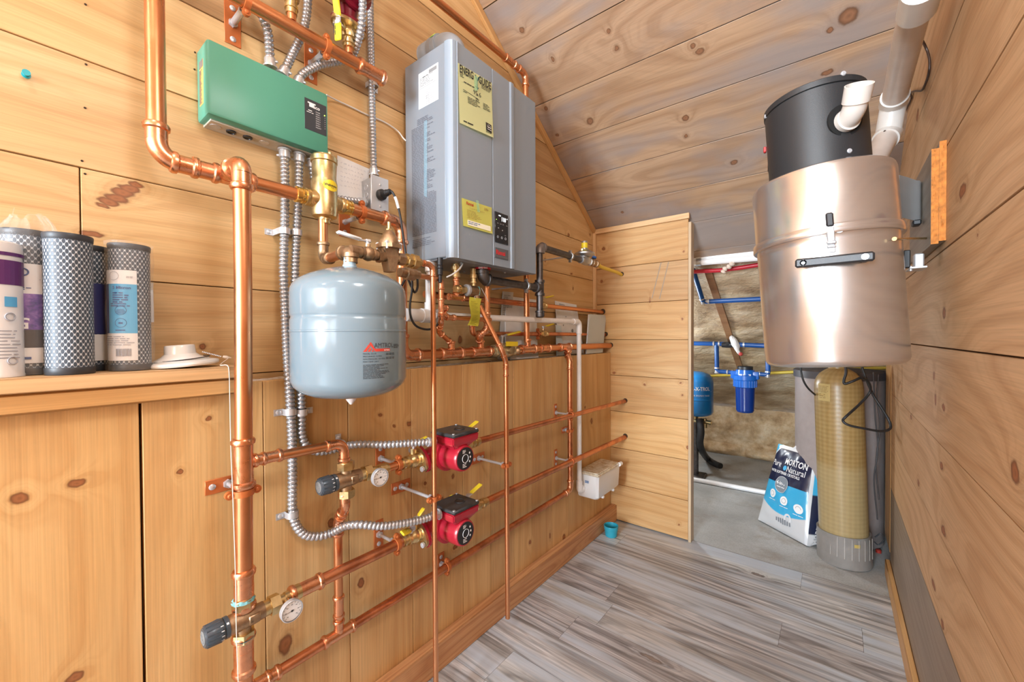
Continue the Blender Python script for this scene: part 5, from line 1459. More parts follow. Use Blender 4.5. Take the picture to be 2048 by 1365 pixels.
mb = MB(); c = V((HX, yv, 1.0765)); 

# return lines running into the partition
def line_valve(label, py0, x, z, r, yvv, up, al, lab2, yl, ye, mat, px=None):
    run(lab2, [(x, yl, z), (x, yvv - .024, z)], r, mat)
    run(py0, [(x, yvv + .024, z), (x, ye, z)], r * .95, mat)
    return ball_valve(label, (x, yvv, z), Y0, r, up, al, L=.05, half=.032)
run('dark copper return line behind the heater pipes, left of its brass valve', [(-1.13, .93, 1.278), (-1.13, 1.628, 1.278)], .0125, M_COPD)
run('copper return line from the brass valve into the topmost round hole of the partition', [(-1.13, 1.69, 1.278), (-1.129, 2.335, 1.273)], .0115, M_COP)
ball_valve('brass ball valve with yellow lever right of the black gas drip leg', (-1.13, 1.66, 1.278), Y0, .0118, Z0, V((.25, 1, .05)), L=.075, half=.032)
run('dark copper return line low behind the discharge pipe, left of its brass valve', [(-1.115, yat(945, -1.115), 1.172), (-1.115, yat(945, -1.115), 1.138), (-1.115, 1.616, 1.138)], .0098, M_COPD)
run('copper return line from the brass valve into the second hole of the partition', [(-1.115, 1.68, 1.138), (-1.112, 2.335, 1.134)], .0095, M_COPD)
ball_valve('brass ball valve with yellow lever on the lower return line behind the manuals', (-1.115, 1.648, 1.138), Y0, .0105, Z0, V((.2, 1, .06)), L=.07, half=.032)
hanger('copper pipe hanger on the lower return line behind the heater', 1079, 668, UX, (-1.115, 1.60, 1.138), Y0, .0102, size=(.03, .07))

# gas line
gxx = -1.0
GY = yat(1080, gxx); GZ = 1.336; GT = 1.513
g0 = V((gxx, yat(966, gxx), GZ))
root = thing('gas_pipe', 'black iron gas pipe under the heater with a tee and drip leg', 'gas pipe', g0)
mb = MB(); mb.tube(arc(g0, -Z0, Y0, .022, 10), .0215, 20)
mb.lathe(g0 + Z0 * .018, Z0, [(0, .0215), (.001, .024), (.012, .024), (.013, .017), (.028, .017)], 20); mb.lathe(g0 + Y0 * .016, Y0, [(0, .0215), (.001, .024), (.013, .024), (.014, .0165)], 20)
obj('elbow', mb, M_IRON, root)
mb = MB(); mb.cyl(g0 + Y0 * .02, V((gxx, GY, GZ)), .0150, seg=20); obj('pipe', mb, M_IRON, root)
mb = MB(); t = V((gxx, GY, GZ)); mb.cyl(t - Z0 * .034, t + Z0 * .034, .0185, seg=20); mb.cyl(t, t - Y0 * .034, .0185, seg=20)
for d in (Z0, -Z0, -Y0): mb.lathe(t + d * .022, d, [(0, .0185), (.001, .0215), (.012, .0215), (.013, .016)], 20)
obj('tee', mb, M_IRON, root)
mb = MB(); mb.cyl(t + Z0 * .03, V((gxx, GY, GT)), .0142, seg=20); obj('pipe', mb, M_IRON, root)
mb = MB(); mb.cyl(t - Z0 * .03, t - Z0 * .118, .0145, seg=20); obj('drip_leg', mb, M_IRON, root)
mb = MB(); mb.lathe(t - Z0 * .098, -Z0, [(0, .0155), (.001, .0205), (.008, .0205), (.009, .0185), (.026, .0185), (.030, .014)], 20); mb.prism([t + V((.0185, -.004, -.100)), t + V((.0185, .004, -.100)), t + V((.0185, .004, -.124)), t + V((.0185, -.004, -.124))], X0 * .003); obj('cap', mb, M_IRON, root)
te = V((gxx, GY, GT))
mb = MB(); mb.tube(arc(te, Z0, Y0, .020, 10), .020, 20); mb.lathe(te - Z0 * .016, -Z0, [(0, .02), (.001, .0225), (.012, .0225), (.013, .015)], 20); mb.lathe(te + Y0 * .014, Y0, [(0, .02), (.001, .0225), (.012, .0225), (.013, .015)], 20); obj('elbow', mb, M_BRZ if False else simple('grey_iron', (.27, .24, .23), .45, metal=.6, var=.2), root)
GR = V((gxx, yat(1168, gxx), 1.511))
mb = MB(); mb.cyl(te + Y0 * .02, GR - Y0 * .03, .0150, seg=20); obj('pipe', mb, M_IRON, root)
mb = MB(); mb.cyl(g0 + Z0 * .042, g0 + Z0 * .0425, .006, seg=8); mb.lathe(g0 + Z0 * .034, Z0, [(0, .030), (.0008, .0305), (.004, .0305), (.0048, .030)], 28); rt_ = obj('warning_ring', mb, simple('red_tag', (.62, .02, .035), .45), root)
fm = MB(); text_into(fm, 'GAS GAS', (0, -.0028, 0), X0, Y0, .0085, True, thick=.0006); mb = MB()
mp = {}
for v in fm.bm.verts:
    a = math.atan2(-g0.y, -g0.x) - .5 + v.co.x / .0305
    mp[v] = mb.bm.verts.new(g0 + V(((.0305 + v.co.z) * math.cos(a), (.0305 + v.co.z) * math.sin(a), .0362 + v.co.y)))
for f in fm.bm.faces: mb.face([mp[v] for v in f.verts])
fm.bm.free(); obj('warning_print', mb, M_TXW, rt_)
def pipe_clamp(label, p, d, r, wx):
    root = thing('pipe_clamp', label, 'pipe clamp', V((wx, p.y, p.z)), 'zinc gas pipe clamps')
    mb = MB(); mb.lathe(p - d * .006, d, [(0, r + .0005), (.001, r + .004), (.011, r + .004), (.012, r + .0005)], 22, c0=False, c1=False)
    for s in (-1, 1): mb.cyl(p + V((0, 0, s * (r + .008))) - X0 * .006, p + V((0, 0, s * (r + .008))) + X0 * .006, .0065, seg=12)
    obj('band', mb, M_GALV, root)
    mb = MB(); mb.cyl(V((wx, p.y, p.z)), V((p.x - r - .002, p.y, p.z)), .004, seg=10); obj('rod', mb, M_STEEL, root)
    return root
pipe_clamp('zinc clamp on the black gas pipe left of its tee', V((gxx, yat(1053, gxx), GZ)), Y0, .0150, UX)
pipe_clamp('zinc clamp on the black gas pipe left of the regulator', V((gxx, yat(1141, gxx), 1.511)), Y0, .0150, UX)
root = thing('gas_regulator', 'grey cast gas regulator with a yellow-banded stack beside the partition', 'gas regulator', GR)
mb = MB()
mb.lathe(GR - Y0 * .034, Y0, [(0, .021), (.012, .021), (.013, .018), (.03, .022), (.05, .024), (.07, .022), (.085, .018), (.086, .021), (.098, .021)], 8)
mb.cyl(GR + Z0 * .005, GR + Z0 * .03, .018, seg=20)
mb.lathe(GR + V((0, .008, .02)), Z0, [(0, .03), (.006, .046), (.010, .052), (.016, .052), (.02, .045), (.03, .028), (.036, .018)], 30)
obj('body', mb, M_GALV, root)
mb = MB(); mb.lathe(GR + V((0, .008, .05)), Z0, [(0, .0165), (.046, .0155), (.048, .014)], 22); sk = obj('stack', mb, M_GALV, root)
mb = MB(); mb.lathe(GR + V((0, .008, .062)), Z0, [(0, .0168), (.026, .0165)], 22, c0=False, c1=False); obj('band_label', mb, M_YEL, sk)
mb = MB(); c = GR + V((.004, -.022, .03)); mb.cyl(c, c + Z0 * .022, .006, seg=12); mb.hexn(c + Z0 * .014, c + Z0 * .024, .009); obj('vent_plug', mb, M_BRASS, root)
o = GR + Y0 * .098
root = thing('gas_valve', 'brass gas shut-off valve with a blue handle at the partition corner', 'valve', o)
mb = MB(); mb.lathe(o - Y0 * .036, Y0, [(0, .0155), (.02, .0155), (.021, .019), (.032, .019), (.033, .0145), (.05, .017), (.062, .0145), (.063, .019), (.078, .019), (.08, .011), (.10, .009)], 16); mb.cyl(o + V((0, .013, 0)), o + V((0, .013, .024)), .007, seg=10); obj('body', mb, M_BRZ, root)
mb = MB(); fr = Matrix.Translation(o + V((0, .013, .028))) @ Matrix.Rotation(.5, 4, 'Z'); mb.box((-.013, -.024, -.005), (.013, .024, .005), .004, frame=fr); mb.box((-.006, -.008, .005), (.006, .008, .012), .002, frame=fr); obj('handle', mb, simple('blue_plastic', (.02, .14, .5), .35), root)
mb = MB(); mb.tube(spline([o + Y0 * .062, o + V((-.001, .11, -.008)), V((-1.004, 2.25, 1.499)), V((-1.006, 2.34, 1.491))], 8), .0095, 14)
tag(obj('gas_tube', mb, simple('yellow_jacket', (.82, .56, .05), .4)), 'yellow flexible gas tube entering the partition near its left edge', 'gas pipe')

# white drain pipes and neutraliser box
PX, PZ = -1.045, 1.199
PV = yat(1158, PX)
def pvc(label, pts, r, tees=(), mat=None, R=1.6, coups=()):
    return run(label, pts, r, mat or M_PVC, group=None, R=R, name='pvc_pipe', fit=mat or M_PVC, tees=tees, coups=coups, collars=False)
rp = pvc('white plastic drain pipe running under the heater and down to the white box', [(PX, yat(870, PX), PZ), (PX, PV, PZ + .002), (PX, PV, .315), (PX, PV + .10, .315)], .0122)
mb = MB(); c = V((PX, PV, PZ + .002))
mb.lathe(c - Y0 * .062, Y0, [(0, .0122), (.0005, .0155), (.04, .0155)], 20); mb.lathe(c - Z0 * .062, Z0, [(0, .0122), (.0005, .0155), (.04, .0155)], 20); mb.tube(arc(c, Y0, -Z0, .022, 8), .0155, 20); obj('elbow_socket', mb, M_PVC, rp)
mb = MB(); c = V((PX, PV, .315)); mb.lathe(c + Z0 * .055, -Z0, [(0, .0122), (.0005, .0155), (.036, .0155)], 20); mb.tube(arc(c, -Z0, Y0, .020, 8), .0155, 20); mb.lathe(c + Y0 * .018, Y0, [(0, .0155), (.03, .0155), (.0305, .0122)], 20); obj('elbow_socket', mb, M_PVC, rp)
yt = yat(859, -1.075)
rp = pvc('fat white plastic drain tee behind the thin copper drops, right of the grey tank', [(-1.075, yat(812, -1.075), 1.199), (-1.075, yt + .02, 1.199)], .021)
mb = MB(); c = V((-1.075, yt, 1.199)); mb.cyl(c - Y0 * .035, c + Y0 * .035, .024, seg=20); mb.cyl(c, c + Z0 * .045, .0165, seg=20); mb.cyl(c + Y0 * .03, c + Y0 * .045, .018, seg=20); obj('tee', mb, M_PVC, rp)
mb = MB(); mb.cyl(c + Z0 * .04, c + Z0 * .13, .0125, seg=20); obj('pipe', mb, M_PVC, rp)
NY0, NY1 = yat(1166, -1.05) + .005, 2.255
NXF = -.955
nz1 = at(1196, 956, x=NXF).z; nz0 = nz1 - .125; ny0 = yat(1196, NXF, 956)
root = thing('condensate_neutralizer', 'white plastic drain box with a clear lid on the lower wall near the corner', 'drain box', (WX, ny0, nz0))
mb = MB()
yA, yB = ny0, yat(1239, NXF, 925)
def rr(z, inset): return [V((WX + .001, yA + inset, z)), V((NXF - .012 - inset, yA + inset, z)), V((NXF - inset, yA + .012 + inset, z)), V((NXF - inset, yB - inset, z)), V((WX + .001, yB - inset, z))]
lv = [[mb.bm.verts.new(p) for p in rr(z, i)] for z, i in ((nz0, .014), (nz0 + .012, .005), (nz1 - .004, 0), (nz1, 0))]
for a, b in zip(lv[:-1], lv[1:]): mb.bridge(a, b)
mb.cap(lv[-1]); mb.cap(lv[0], True)
bd_ = obj('box', mb, M_WHITE, root)
m, nt, b, _o = newmat('clear_lid_over_chips'); n = N(nt)
_tc = n.new('ShaderNodeTexCoord').outputs['Object']
nt.links.new(n.ramp(n.noise(_tc, 40., 4., .65), [(.34, (.40, .32, .20)), (.5, (.60, .53, .40)), (.66, (.74, .70, .60))]), b.inputs['Base Color']); b.inputs['Roughness'].default_value = .12; b.inputs['Coat Weight'].default_value = .6
mb = MB(); mb.box((WX + .001, yA - .004, nz1), (NXF + .004, yB + .004, nz1 + .012), .003)
mb.box((WX + .006, yA + .006, nz1 + .010), (NXF - .004, yB - .006, nz1 + .016), .002)
obj('lid', mb, m, root)
mb = MB(); fr = Matrix.Translation(V((-1.03, yA - .0008, nz1 - .04))); lines_into(mb, (-1.03, yA - .0008, nz1 - .028), X0, Z0, .022, .014, 2, fill=.7, gap=False); obj('mark', mb, simple('blue_mark', (.1, .2, .4), .5), bd_)
mb = MB(); mb.lathe((-1.045, yA + .004, nz0 + .052), -Y0, [(0, .016), (.014, .016), (.016, .0135)], 20); obj('inlet', mb, M_PVC, bd_)
mb = MB(); mb.lathe((NXF + .002, yB, nz1 + .004), Y0, [(-.01, .011), (.018, .011), (.02, .009)], 18); obj('outlet', mb, M_PVC, bd_)
for yy in (yA + .07, yB - .07):
    mb = MB(); mb.box((NXF - .02, yy, nz0 - .008), (NXF - .004, yy + .016, nz0 + .004), .002); obj('foot', mb, M_WHITE, bd_)

# manuals and papers standing on the ledge
def booklet(label, px4, x, thick, mat, cat='booklet', name='manual', printing=None, xt=None):
    """px4 = TL, TR, BR, BL; leans from x at its foot to xt at its top"""
    xt = UX + .004 if xt is None else xt
    q = [at(*px4[0], x=xt), at(*px4[1], x=xt), at(*px4[2], x=x), at(*px4[3], x=x)]
    for k in (2, 3): q[k].z = 1.0275
    root = thing(name, label, cat, q[3])
    mb = MB(); nrm = (q[1] - q[0]).cross(q[3] - q[0]).normalized()
    if nrm.x < 0: nrm = -nrm
    mb.prism(q, -nrm * thick); cvr = obj('cover', mb, mat, root)
    if printing: 
        mb = MB(); printing(mb, lambda u, v: q[3].lerp(q[2], u).lerp(q[0].lerp(q[1], u), v) + nrm * .0005)
        obj('cover_print', mb, M_TXG, root if False else cvr)
    return root, q
def pr1(mb, f):
    mb.sphere(f(.62, .52), .004, 8, (.2, 1, 1)); mb.sphere(f(.64, .17), .004, 8, (.2, 1, 1)); mb.tube([f(.5, .44), f(.6, .475), f(.72, .48)], .0008, 5)
M_BOOK = simple('manual_white', (.86, .85, .84), .5, var=.03)
booklet('pale manual standing behind the copper pipes under the heater', ((1011, 592), (1072, 600), (1076, 718), (1012, 716)), -1.125, .006, M_BOOK, printing=pr1)
def prl(mb, f): lines_into(mb, f(.1, .95), f(.9, .9) - f(.1, .9), f(.1, .9) - f(.1, .5), .05, .13, 16, fill=.35)
booklet('grey printed leaflet in a clear bag, tilted behind the pale manual', ((1006, 583), (1027, 585), (1016, 690), (996, 690)), -1.150, .002, simple('leaflet_grey', (.60, .59, .57), .6), cat='leaflet', name='leaflet', printing=prl, xt=UX + .008)
booklet('folded pale paper lying behind the big manifold valve', ((1022, 704), (1076, 703), (1077, 716), (1020, 722)), -1.10, .002, M_PAPER, cat='paper', name='folded_paper', xt=-1.145)
def pr2(mb, f):
    lines_into(mb, f(.15, .96), f(.9, .9) - f(.1, .9), f(.1, .9) - f(.1, .5), .06, .03, 4); mb.sphere(f(.4, .72), .004, 6, (.2, 1, 1)); mb.sphere(f(.62, .45), .012, 8, (.1, 1, 1)); mb.sphere(f(.25, .55), .005, 6, (.2, 1, 1))
booklet('stapled instruction sheets leaning on the wall left of the white drain pipe', ((1111, 602), (1153, 610), (1168, 706), (1119, 712)), -1.135, .004, M_PAPER, cat='instructions', name='instruction_sheet', printing=pr2)
booklet('blue and white leaflet at the foot of the instruction sheets', ((1112, 650), (1122, 652), (1128, 712), (1114, 713)), -1.115, .003, simple('leaflet_blue', (.55, .66, .72), .4), cat='leaflet', name='leaflet', xt=-1.14)
m = simple('clear_sleeve', (.72, .78, .78), .12, alpha=.5, spec=.6)
root, q = booklet('clear plastic sleeve with papers standing by the partition corner', ((1178, 629), (1211, 631), (1204, 702), (1173, 710)), -1.087, .006, simple('sleeve_paper', (.80, .82, .81), .3), cat='sleeve', name='plastic_sleeve', printing=prl, xt=-1.115)
mb = MB(); nn_ = (q[1] - q[0]).cross(q[3] - q[0]).normalized(); nn_ = nn_ if nn_.x > 0 else -nn_
mb.prism([q[0] + nn_ * .004 + Y0 * .004, q[1] + nn_ * .004, q[2] + nn_ * .004, q[3] + nn_ * .004 - Y0 * .01], nn_ * .0012); obj('sleeve_film', mb, m, root)
booklet('second clear plastic sleeve tucked behind the first one by the partition', ((1183, 634), (1196, 634), (1190, 690), (1176, 700)), -1.125, .004, simple('sleeve_edge', (.70, .76, .76), .25), cat='sleeve', name='plastic_sleeve', xt=-1.15)
# teal cup on the floor
cc = V((-.985, 2.127, 0))
root = thing('cup', 'small turquoise plastic cup on the floor in the far left corner', 'cup', cc)
mcup = simple('turquoise_cup', (.03, .34, .46), .35)
mb = MB(); mb.lathe(cc, Z0, [(0, .030), (.002, .0325), (.035, .036), (.036, .0375), (.042, .0385), (.058, .040), (.060, .0395), (.058, .037), (.006, .029), (.005, .002)], 30, c0=True, c1=True); obj('body', mb, mcup, root)
mb = MB(); mb.torus(cc + Z0 * .0585, Z0, .0385, .002, 30, 8); obj('rim', mb, mcup, root)
# ------------------------------------------------------------------ shelf at the left with water filters
root = thing('wall_shelf', 'pine shelf on top of the lower wall at the far left', 'shelf', (-1.1, .1, 1.04))
mb = MB(); mb.box((UX + .001, -3.58, 1.040), (-1.030, .338, 1.065), .002, ax=(1, 0)); obj('board', mb, M_TRIM, root)
mb = MB(); mb.box((WX + .0005, -3.58, 1.004), (-1.0385, .338, 1.0395), .004, ax=(1, 2)); obj('support_strip', mb, M_TRIM2, root)
SZ = 1.0655
m, nt, b, _o = newmat('filter_netting'); n = N(nt)
uvn = n.new('ShaderNodeUVMap'); uvn.uv_map = 'grain'
u, v, _ = n.sep(uvn.outputs[0])
a = n.math('MULTIPLY', u, 26.); c_ = n.math('MULTIPLY', v, 172.)
def cell(au, av):
    fu = n.math('SUBTRACT', n.math('FRACT', au), .5); fv = n.math('SUBTRACT', n.math('FRACT', av), .5)
    return n.math('ADD', n.math('POWER', n.math('DIVIDE', fu, .31), 2.), n.math('POWER', n.math('DIVIDE', fv, .36), 2.))
d1 = cell(a, n.math('MULTIPLY', c_, .5)); d2 = cell(n.math('ADD', a, .5), n.math('ADD', n.math('MULTIPLY', c_, .5), .5))
f = n.mr(n.math('MINIMUM', d1, d2), .8, 1.25)
nt.links.new(n.mix(f, (.055, .075, .10), (.62, .66, .71)), b.inputs['Base Color'])
nt.links.new(n.bump(f, .6, .002), b.inputs['Normal']); b.inputs['Roughness'].default_value = .45
M_NET = m
M_FCAP = simple('filter_cap', (.032, .037, .044), .45)
m, nt, b, out = newmat('clear_film'); n = N(nt)
b.inputs['Base Color'].default_value = (.95, .96, .97, 1); b.inputs['Roughness'].default_value = .08
_tc = n.new('ShaderNodeTexCoord').outputs['Object']
nt.links.new(n.bump(n.noise(_tc, 70., 3., .6), .7, .004), b.inputs['Normal'])
b.inputs['Alpha'].default_value = .09; b.inputs['Specular IOR Level'].default_value = .8
M_FILM = m
def filt(root, c, r, h, up=True):
    mb = MB()
    k = 48
    A = mb.ring(V((c[0], c[1], SZ + .012)), Z0, r * .97, k, X0); Bq = mb.ring(V((c[0], c[1], SZ + h - .010)), Z0, r * .97, k, X0)
    mb.bridge(A, Bq, 0, (h - .022)); o_ = obj('netting', mb, M_NET, root)
    for z0_, z1_ in ((SZ, SZ + .013), (SZ + h - .011, SZ + h)):
        mb = MB(); mb.lathe((c[0], c[1], z0_), Z0, [(0, r * .98), (.001, r), (z1_ - z0_ - .002, r * 1.02), (z1_ - z0_, r)], 40); obj('end_cap', mb, M_FCAP, root)
def wrapmesh(root, c, r, z0_, z1_, seed=0, top=0.):
    mb = MB()
    def f(u, v):
        a = u * 2 * PI; z = z0_ + v * (z1_ - z0_)
        tp = max(0, (v - .86) / .14) if top else 0
        rr = r + .0022 * mnoise.noise(V((math.cos(a) * 3, math.sin(a) * 3, z * 30 + seed))) + .0015 * mnoise.noise(V((math.cos(a) * 9, math.sin(a) * 9, z * 20 + seed)))
        rr *= (1 - .45 * tp ** 1.5); rr += .014 * tp * mnoise.noise(V((math.cos(a) * 4, math.sin(a) * 4, v * 9)))
        return V((c[0] + rr * math.cos(a), c[1] + rr * math.sin(a), z + (.03 * tp * mnoise.noise(V((math.cos(a) * 2, math.sin(a) * 2, 5))))))
    mb.grid(f, 56, 40, wrap=True); return obj('plastic_wrap', mb, M_FILM, root, sharp=180)
def label_wrap(root, name, mat, c, r, ph, x0, x1, y0, y1, off=.0004):
    fm = MB(); flat_rect(fm, x0, y0, x1, y1, off, 16); mb = MB(); wrap(fm, (c[0], c[1], 0), r, ph, mb); return obj(name, mb, mat, root)
def print_wrap(root, name, mat, c, r, ph, fn, off=.0008):
    fm = MB(); fn(fm); mb = MB(); wrap(fm, (c[0], c[1], 0), r, ph, mb); return obj(name, mb, mat, root)
def facing(c): return math.atan2(-c[1], -c[0])
# bare netted filter
c = V((-1.077, .0775, 0)); hF = .248
root = thing('water_filter', 'bare netted carbon water filter standing in front on the shelf', 'water filter', (c.x, c.y, SZ), 'water filters on the shelf'); filt(root, c, .0318, hF)
# wrapped filter with the light blue label
c = V((-1.103, .162, 0)); r = .0318
root = thing('water_filter', 'plastic-wrapped netted filter with a light blue label, rightmost on the shelf', 'water filter', (c.x, c.y, SZ), 'water filters on the shelf'); filt(root, c, r, hF)
p0 = facing(c); z = lambda py: at(240, py, x=-1.075).z
xl, xr = -.047, .010
lw = label_wrap(root, 'label', M_PAPER, c, r + .0012, p0, xl, xr, z(722), z(540))
label_wrap(lw, 'label_band', simple('sky_blue_print', (.08, .42, .72), .4), c, r + .0014, p0, -.036, xr, z(667), z(568))
label_wrap(lw, 'label_strip', simple('navy_print', (.03, .035, .14), .4), c, r + .0014, p0, xl, -.036, z(667), z(568))
def pf(m):
    text_into(m, '5 Micron', (-.026, z(578), .0012), X0, Y0, .0075, bold=True)
    lines_into(m, (-.026, z(584), .0012), X0, Y0, .027, .022, 5, fill=.5); lines_into(m, (-.030, z(606), .0012), X0, Y0, .036, .008, 2)
    for zz in (z(621), z(646)): m.torus((-.014, zz, .0012), V((0, 0, 1)), .0085, .0003, 20, 4)
    for k in range(5): m.box((-.021 + .001 * abs(k - 2), z(622) - .005 + k * .0018, .0011), (-.007 - .001 * abs(k - 2), z(622) - .0044 + k * .0018, .0014))
    m.box((-.017, z(648), .0011), (-.011, z(645), .0014))
    lines_into(m, (-.022, z(659), .0012), X0, Y0, .018, .004, 1)
print_wrap(lw, 'label_print', simple('label_navy_print', (.03, .08, .25), .5), c, r + .0014, p0, pf)
def pf(m):
    lines_into(m, (-.043, z(672), .0012), X0, Y0, .048, .020, 5, fill=.35); lines_into(m, (-.005, z(552), .0012), X0, Y0, .012, .004, 2)
    m.torus((-.024, z(552), .0012), V((0, 0, 1)), .008, .0003, 20, 4)
    for k in range(14): m.box((-.022 + k * .0016, z(713), .0011), (-.0212 + k * .0016 + .0004 * (k % 3), z(698), .0013))
    m.box((-.043, z(694.5), .0011), (.009, z(694), .0013))
print_wrap(lw, 'label_small_print', simple('label_grey_print', (.35, .36, .40), .5), c, r + .0014, p0, pf)
wrapmesh(root, c, r + .004, SZ + .001, SZ + hF + .004, 3)
# its twin half hidden behind
c = V((-1.152, .108, 0))
root = thing('water_filter', 'netted filter mostly hidden behind the bare one, beside the light blue label', 'water filter', (c.x, c.y, SZ), 'water filters on the shelf'); filt(root, c, .0305, hF - .004)
label_wrap(root, 'label', simple('navy_label', (.035, .04, .15), .4), c, .0318, facing(c), -.01, .03, z(668), z(566)); label_wrap(root, 'label', M_PAPER, c, .0318, facing(c), -.01, .03, z(722), z(669))
# bagged filter with violet label
rt5 = at(58, 620, x=-1.128)
c = V((-1.128, rt5.y, 0)); r = .0335
root = thing('water_filter', 'bagged netted filter with a violet and white label, between white cartridge and bare filter', 'water filter', (c.x, c.y, SZ), 'water filters on the shelf'); filt(root, c, r, hF + .006)
p0 = facing(c); z = lambda py: at(58, py, x=-1.095).z
lw = label_wrap(root, 'label', M_PAPER, c, r + .0012, p0, -.034, .016, z(727), z(528))
m, nt, b, _o = newmat('violet_print'); n = N(nt); _tc = n.new('ShaderNodeTexCoord').outputs['Object']
nt.links.new(n.ramp(n.noise(_tc, 40., 3., .7), [(.4, (.03, .03, .17)), (.52, (.12, .05, .32)), (.65, (.30, .16, .5))]), b.inputs['Base Color']); b.inputs['Roughness'].default_value = .3
label_wrap(lw, 'label_band', m, c, r + .0014, p0, -.034, .016, z(660), z(588))
label_wrap(lw, 'label_strip', simple('charcoal_print', (.045, .04, .04), .4), c, r + .0014, p0, -.034, .016, z(696), z(660))
def pf(m):
    text_into(m, '5', (.001, z(637), .0012), -X0, -Y0, .026, bold=True, thick=0); text_into(m, 'SI', (-.016, z(637), .0012), -X0, -Y0, .012, bold=True, thick=0)
    for k in range(3): lines_into(m, (-.03, z(664 + k * 10), .0012), X0, Y0, .042, .006, 1, fill=.8)
    lines_into(m, (-.03, z(594), .0012), X0, Y0, .03, .012, 3)
print_wrap(lw, 'label_print', M_TXW, c, r + .0014, p0, pf)
def pf(m):
    m.torus((-.006, z(545), .0012), V((0, 0, 1)), .006, .0011, 18, 5); lines_into(m, (-.03, z(540), .0012), X0, Y0, .016, .02, 5)
    lines_into(m, (-.024, z(575), .0012), X0, Y0, .03, .006, 2); lines_into(m, (-.022, z(713), .0012), X0, Y0, .028, .006, 1, fill=.7); m.box((-.03, z(559), .0011), (.014, z(558.4), .0013))
print_wrap(lw, 'label_small_print', simple('label_navy_print', (.03, .08, .25), .5), c, r + .0014, p0, pf)
wrapmesh(root, c, r + .004, SZ + .001, SZ + hF + .034, 8, top=1.)
# white cartridge at the left edge
rt6 = at(-14, 620, x=-1.095)
c = V((-1.095, rt6.y, 0)); r = .0335
root = thing('water_filter', 'white cartridge filter with a purple band at the left edge of the shelf', 'water filter', (c.x, c.y, SZ), 'water filters on the shelf')
p0 = facing(c); z = lambda py: at(15, py, x=-1.07).z
mb = MB(); mb.lathe((c.x, c.y, SZ), Z0, [(0, r), (.004, r), (.005, r * .98), (z(512) - SZ, r * .98), (z(510) - SZ, r), (z(486) - SZ, r), (z(482) - SZ, r * .8)], 40); obj('body', mb, M_WHITE, root)
bl = label_wrap(root, 'band', simple('purple_print', (.10, .02, .13), .4), c, r, p0, -.05, .05, z(570), z(521)); label_wrap(root, 'band', simple('purple_print', (.10, .02, .13), .4), c, r, p0, -.05, .05, z(512), z(505), .0008)
label_wrap(root, 'blue_mark', simple('light_blue_print', (.1, .4, .7), .4), c, r, p0, .012, .028, z(614), z(594))
def pf(m):
    m.torus((.018, z(634), .0012), V((0, 0, 1)), .006, .001, 18, 5); lines_into(m, (.005, z(660), .0012), X0, Y0, .03, .05, 9, fill=.3); m.torus((.02, z(722), .0012), V((0, 0, 1)), .006, .001, 18, 5)
print_wrap(root, 'print', simple('label_grey_print', (.35, .36, .40), .5), c, r, p0, pf)

# tag on the wall behind the filters
q = [at(a, b, x=UX + .002) for a, b in ((289, 576), (306, 577), (308, 645), (290, 645))]
root = thing('paper_tag', 'white paper tag taped to the wall right of the wrapped filter', 'tag', q[3])
mb = MB(); mb.prism(q, X0 * .0006); sh = obj('sheet', mb, M_PAPER, root)
mb = MB(); mb.tube([at(a, b, x=UX + .003) for a, b in ((292, 601), (298, 606), (300, 612))], .0007, 5); obj('pen_mark', mb, M_TXK, sh)
q = [at(a, b, x=UX + .0032) for a, b in ((289, 565), (307, 566), (306, 580), (290, 580))]
mb = MB(); mb.prism(q, X0 * .0003); obj('tape', mb, simple('milky_tape', (.75, .7, .62), .3, alpha=.5), sh)

# porcelain lamp holder lying on the shelf
c = V((-1.112, at(367, 735, x=-1.112).y, SZ))
root = thing('lamp_holder', 'white porcelain lamp holder lying on the shelf beside the thick copper pipe', 'lamp holder', c)
tl = Matrix.Translation(c) @ Matrix.Rotation(math.radians(4), 4, 'X')
M_PORC = simple('porcelain', (.78, .77, .75), .18, coat=.5)
def lat(mbx, prof, seg=40, off=(0, 0)):
    A = None
    for h, rr in prof:
        rg = [mbx.bm.verts.new(tl @ V((off[0] + rr * math.cos(2 * PI * i / seg), off[1] + rr * math.sin(2 * PI * i / seg), h))) for i in range(seg)]
        if A: mbx.bridge(A, rg)
        else: mbx.cap(rg, True)
        A = rg
    mbx.cap(A)
mb = MB(); lat(mb, [(.0045, .060), (.0045, .063), (.008, .0645), (.012, .063), (.015, .050), (.017, .046)]); obj('base', mb, simple('porcelain_base', (.74, .72, .68), .4), root)
mb = MB(); lat(mb, [(.016, .048), (.019, .044), (.024, .034), (.030, .0275), (.046, .0265), (.048, .0255), (.044, .022), (.03, .020)], off=(0, -.003)); obj('socket', mb, M_PORC, root)
mb = MB(); mb.tube([tl @ V((.048 * math.cos(t), .048 * math.sin(t), .0185 + .002 * math.sin(t))) for t in [PI * (-.95 + 1.6 * i / 24) for i in range(25)]], .0011, 6); obj('gasket_edge', mb, M_BLK, root)
mb = MB()
for k in range(12):
    p = tl @ V((.012 + .001 * k, .034 + .0027 * k, .030 - .0012 * k)); mb.sphere(p, .0017, 6)
obj('pull_chain', mb, M_STEEL, root)
st0 = tl @ V((.026, .067, .016))
mb = MB(); mb.lathe(st0, V((.1, 1, -.25)), [(0, .0025), (.006, .0038), (.012, .0025), (.016, .0014)], 12)
mb.tube(spline([st0 + V((0, .012, -.003)), V((-1.06, .300, SZ + .0035)), V((-1.034, .306, SZ + .003)), V((-1.027, .307, 1.05)), V((-1.022, .306, 1.0)), at(462, 900, x=-.99), at(466, 1000, x=-.962), at(471, 1150, x=-.958), at(474, 1300, x=-.956), V((-.955, .300, .2)), V((-.955, .302, .1))], 8), .0009, 6)
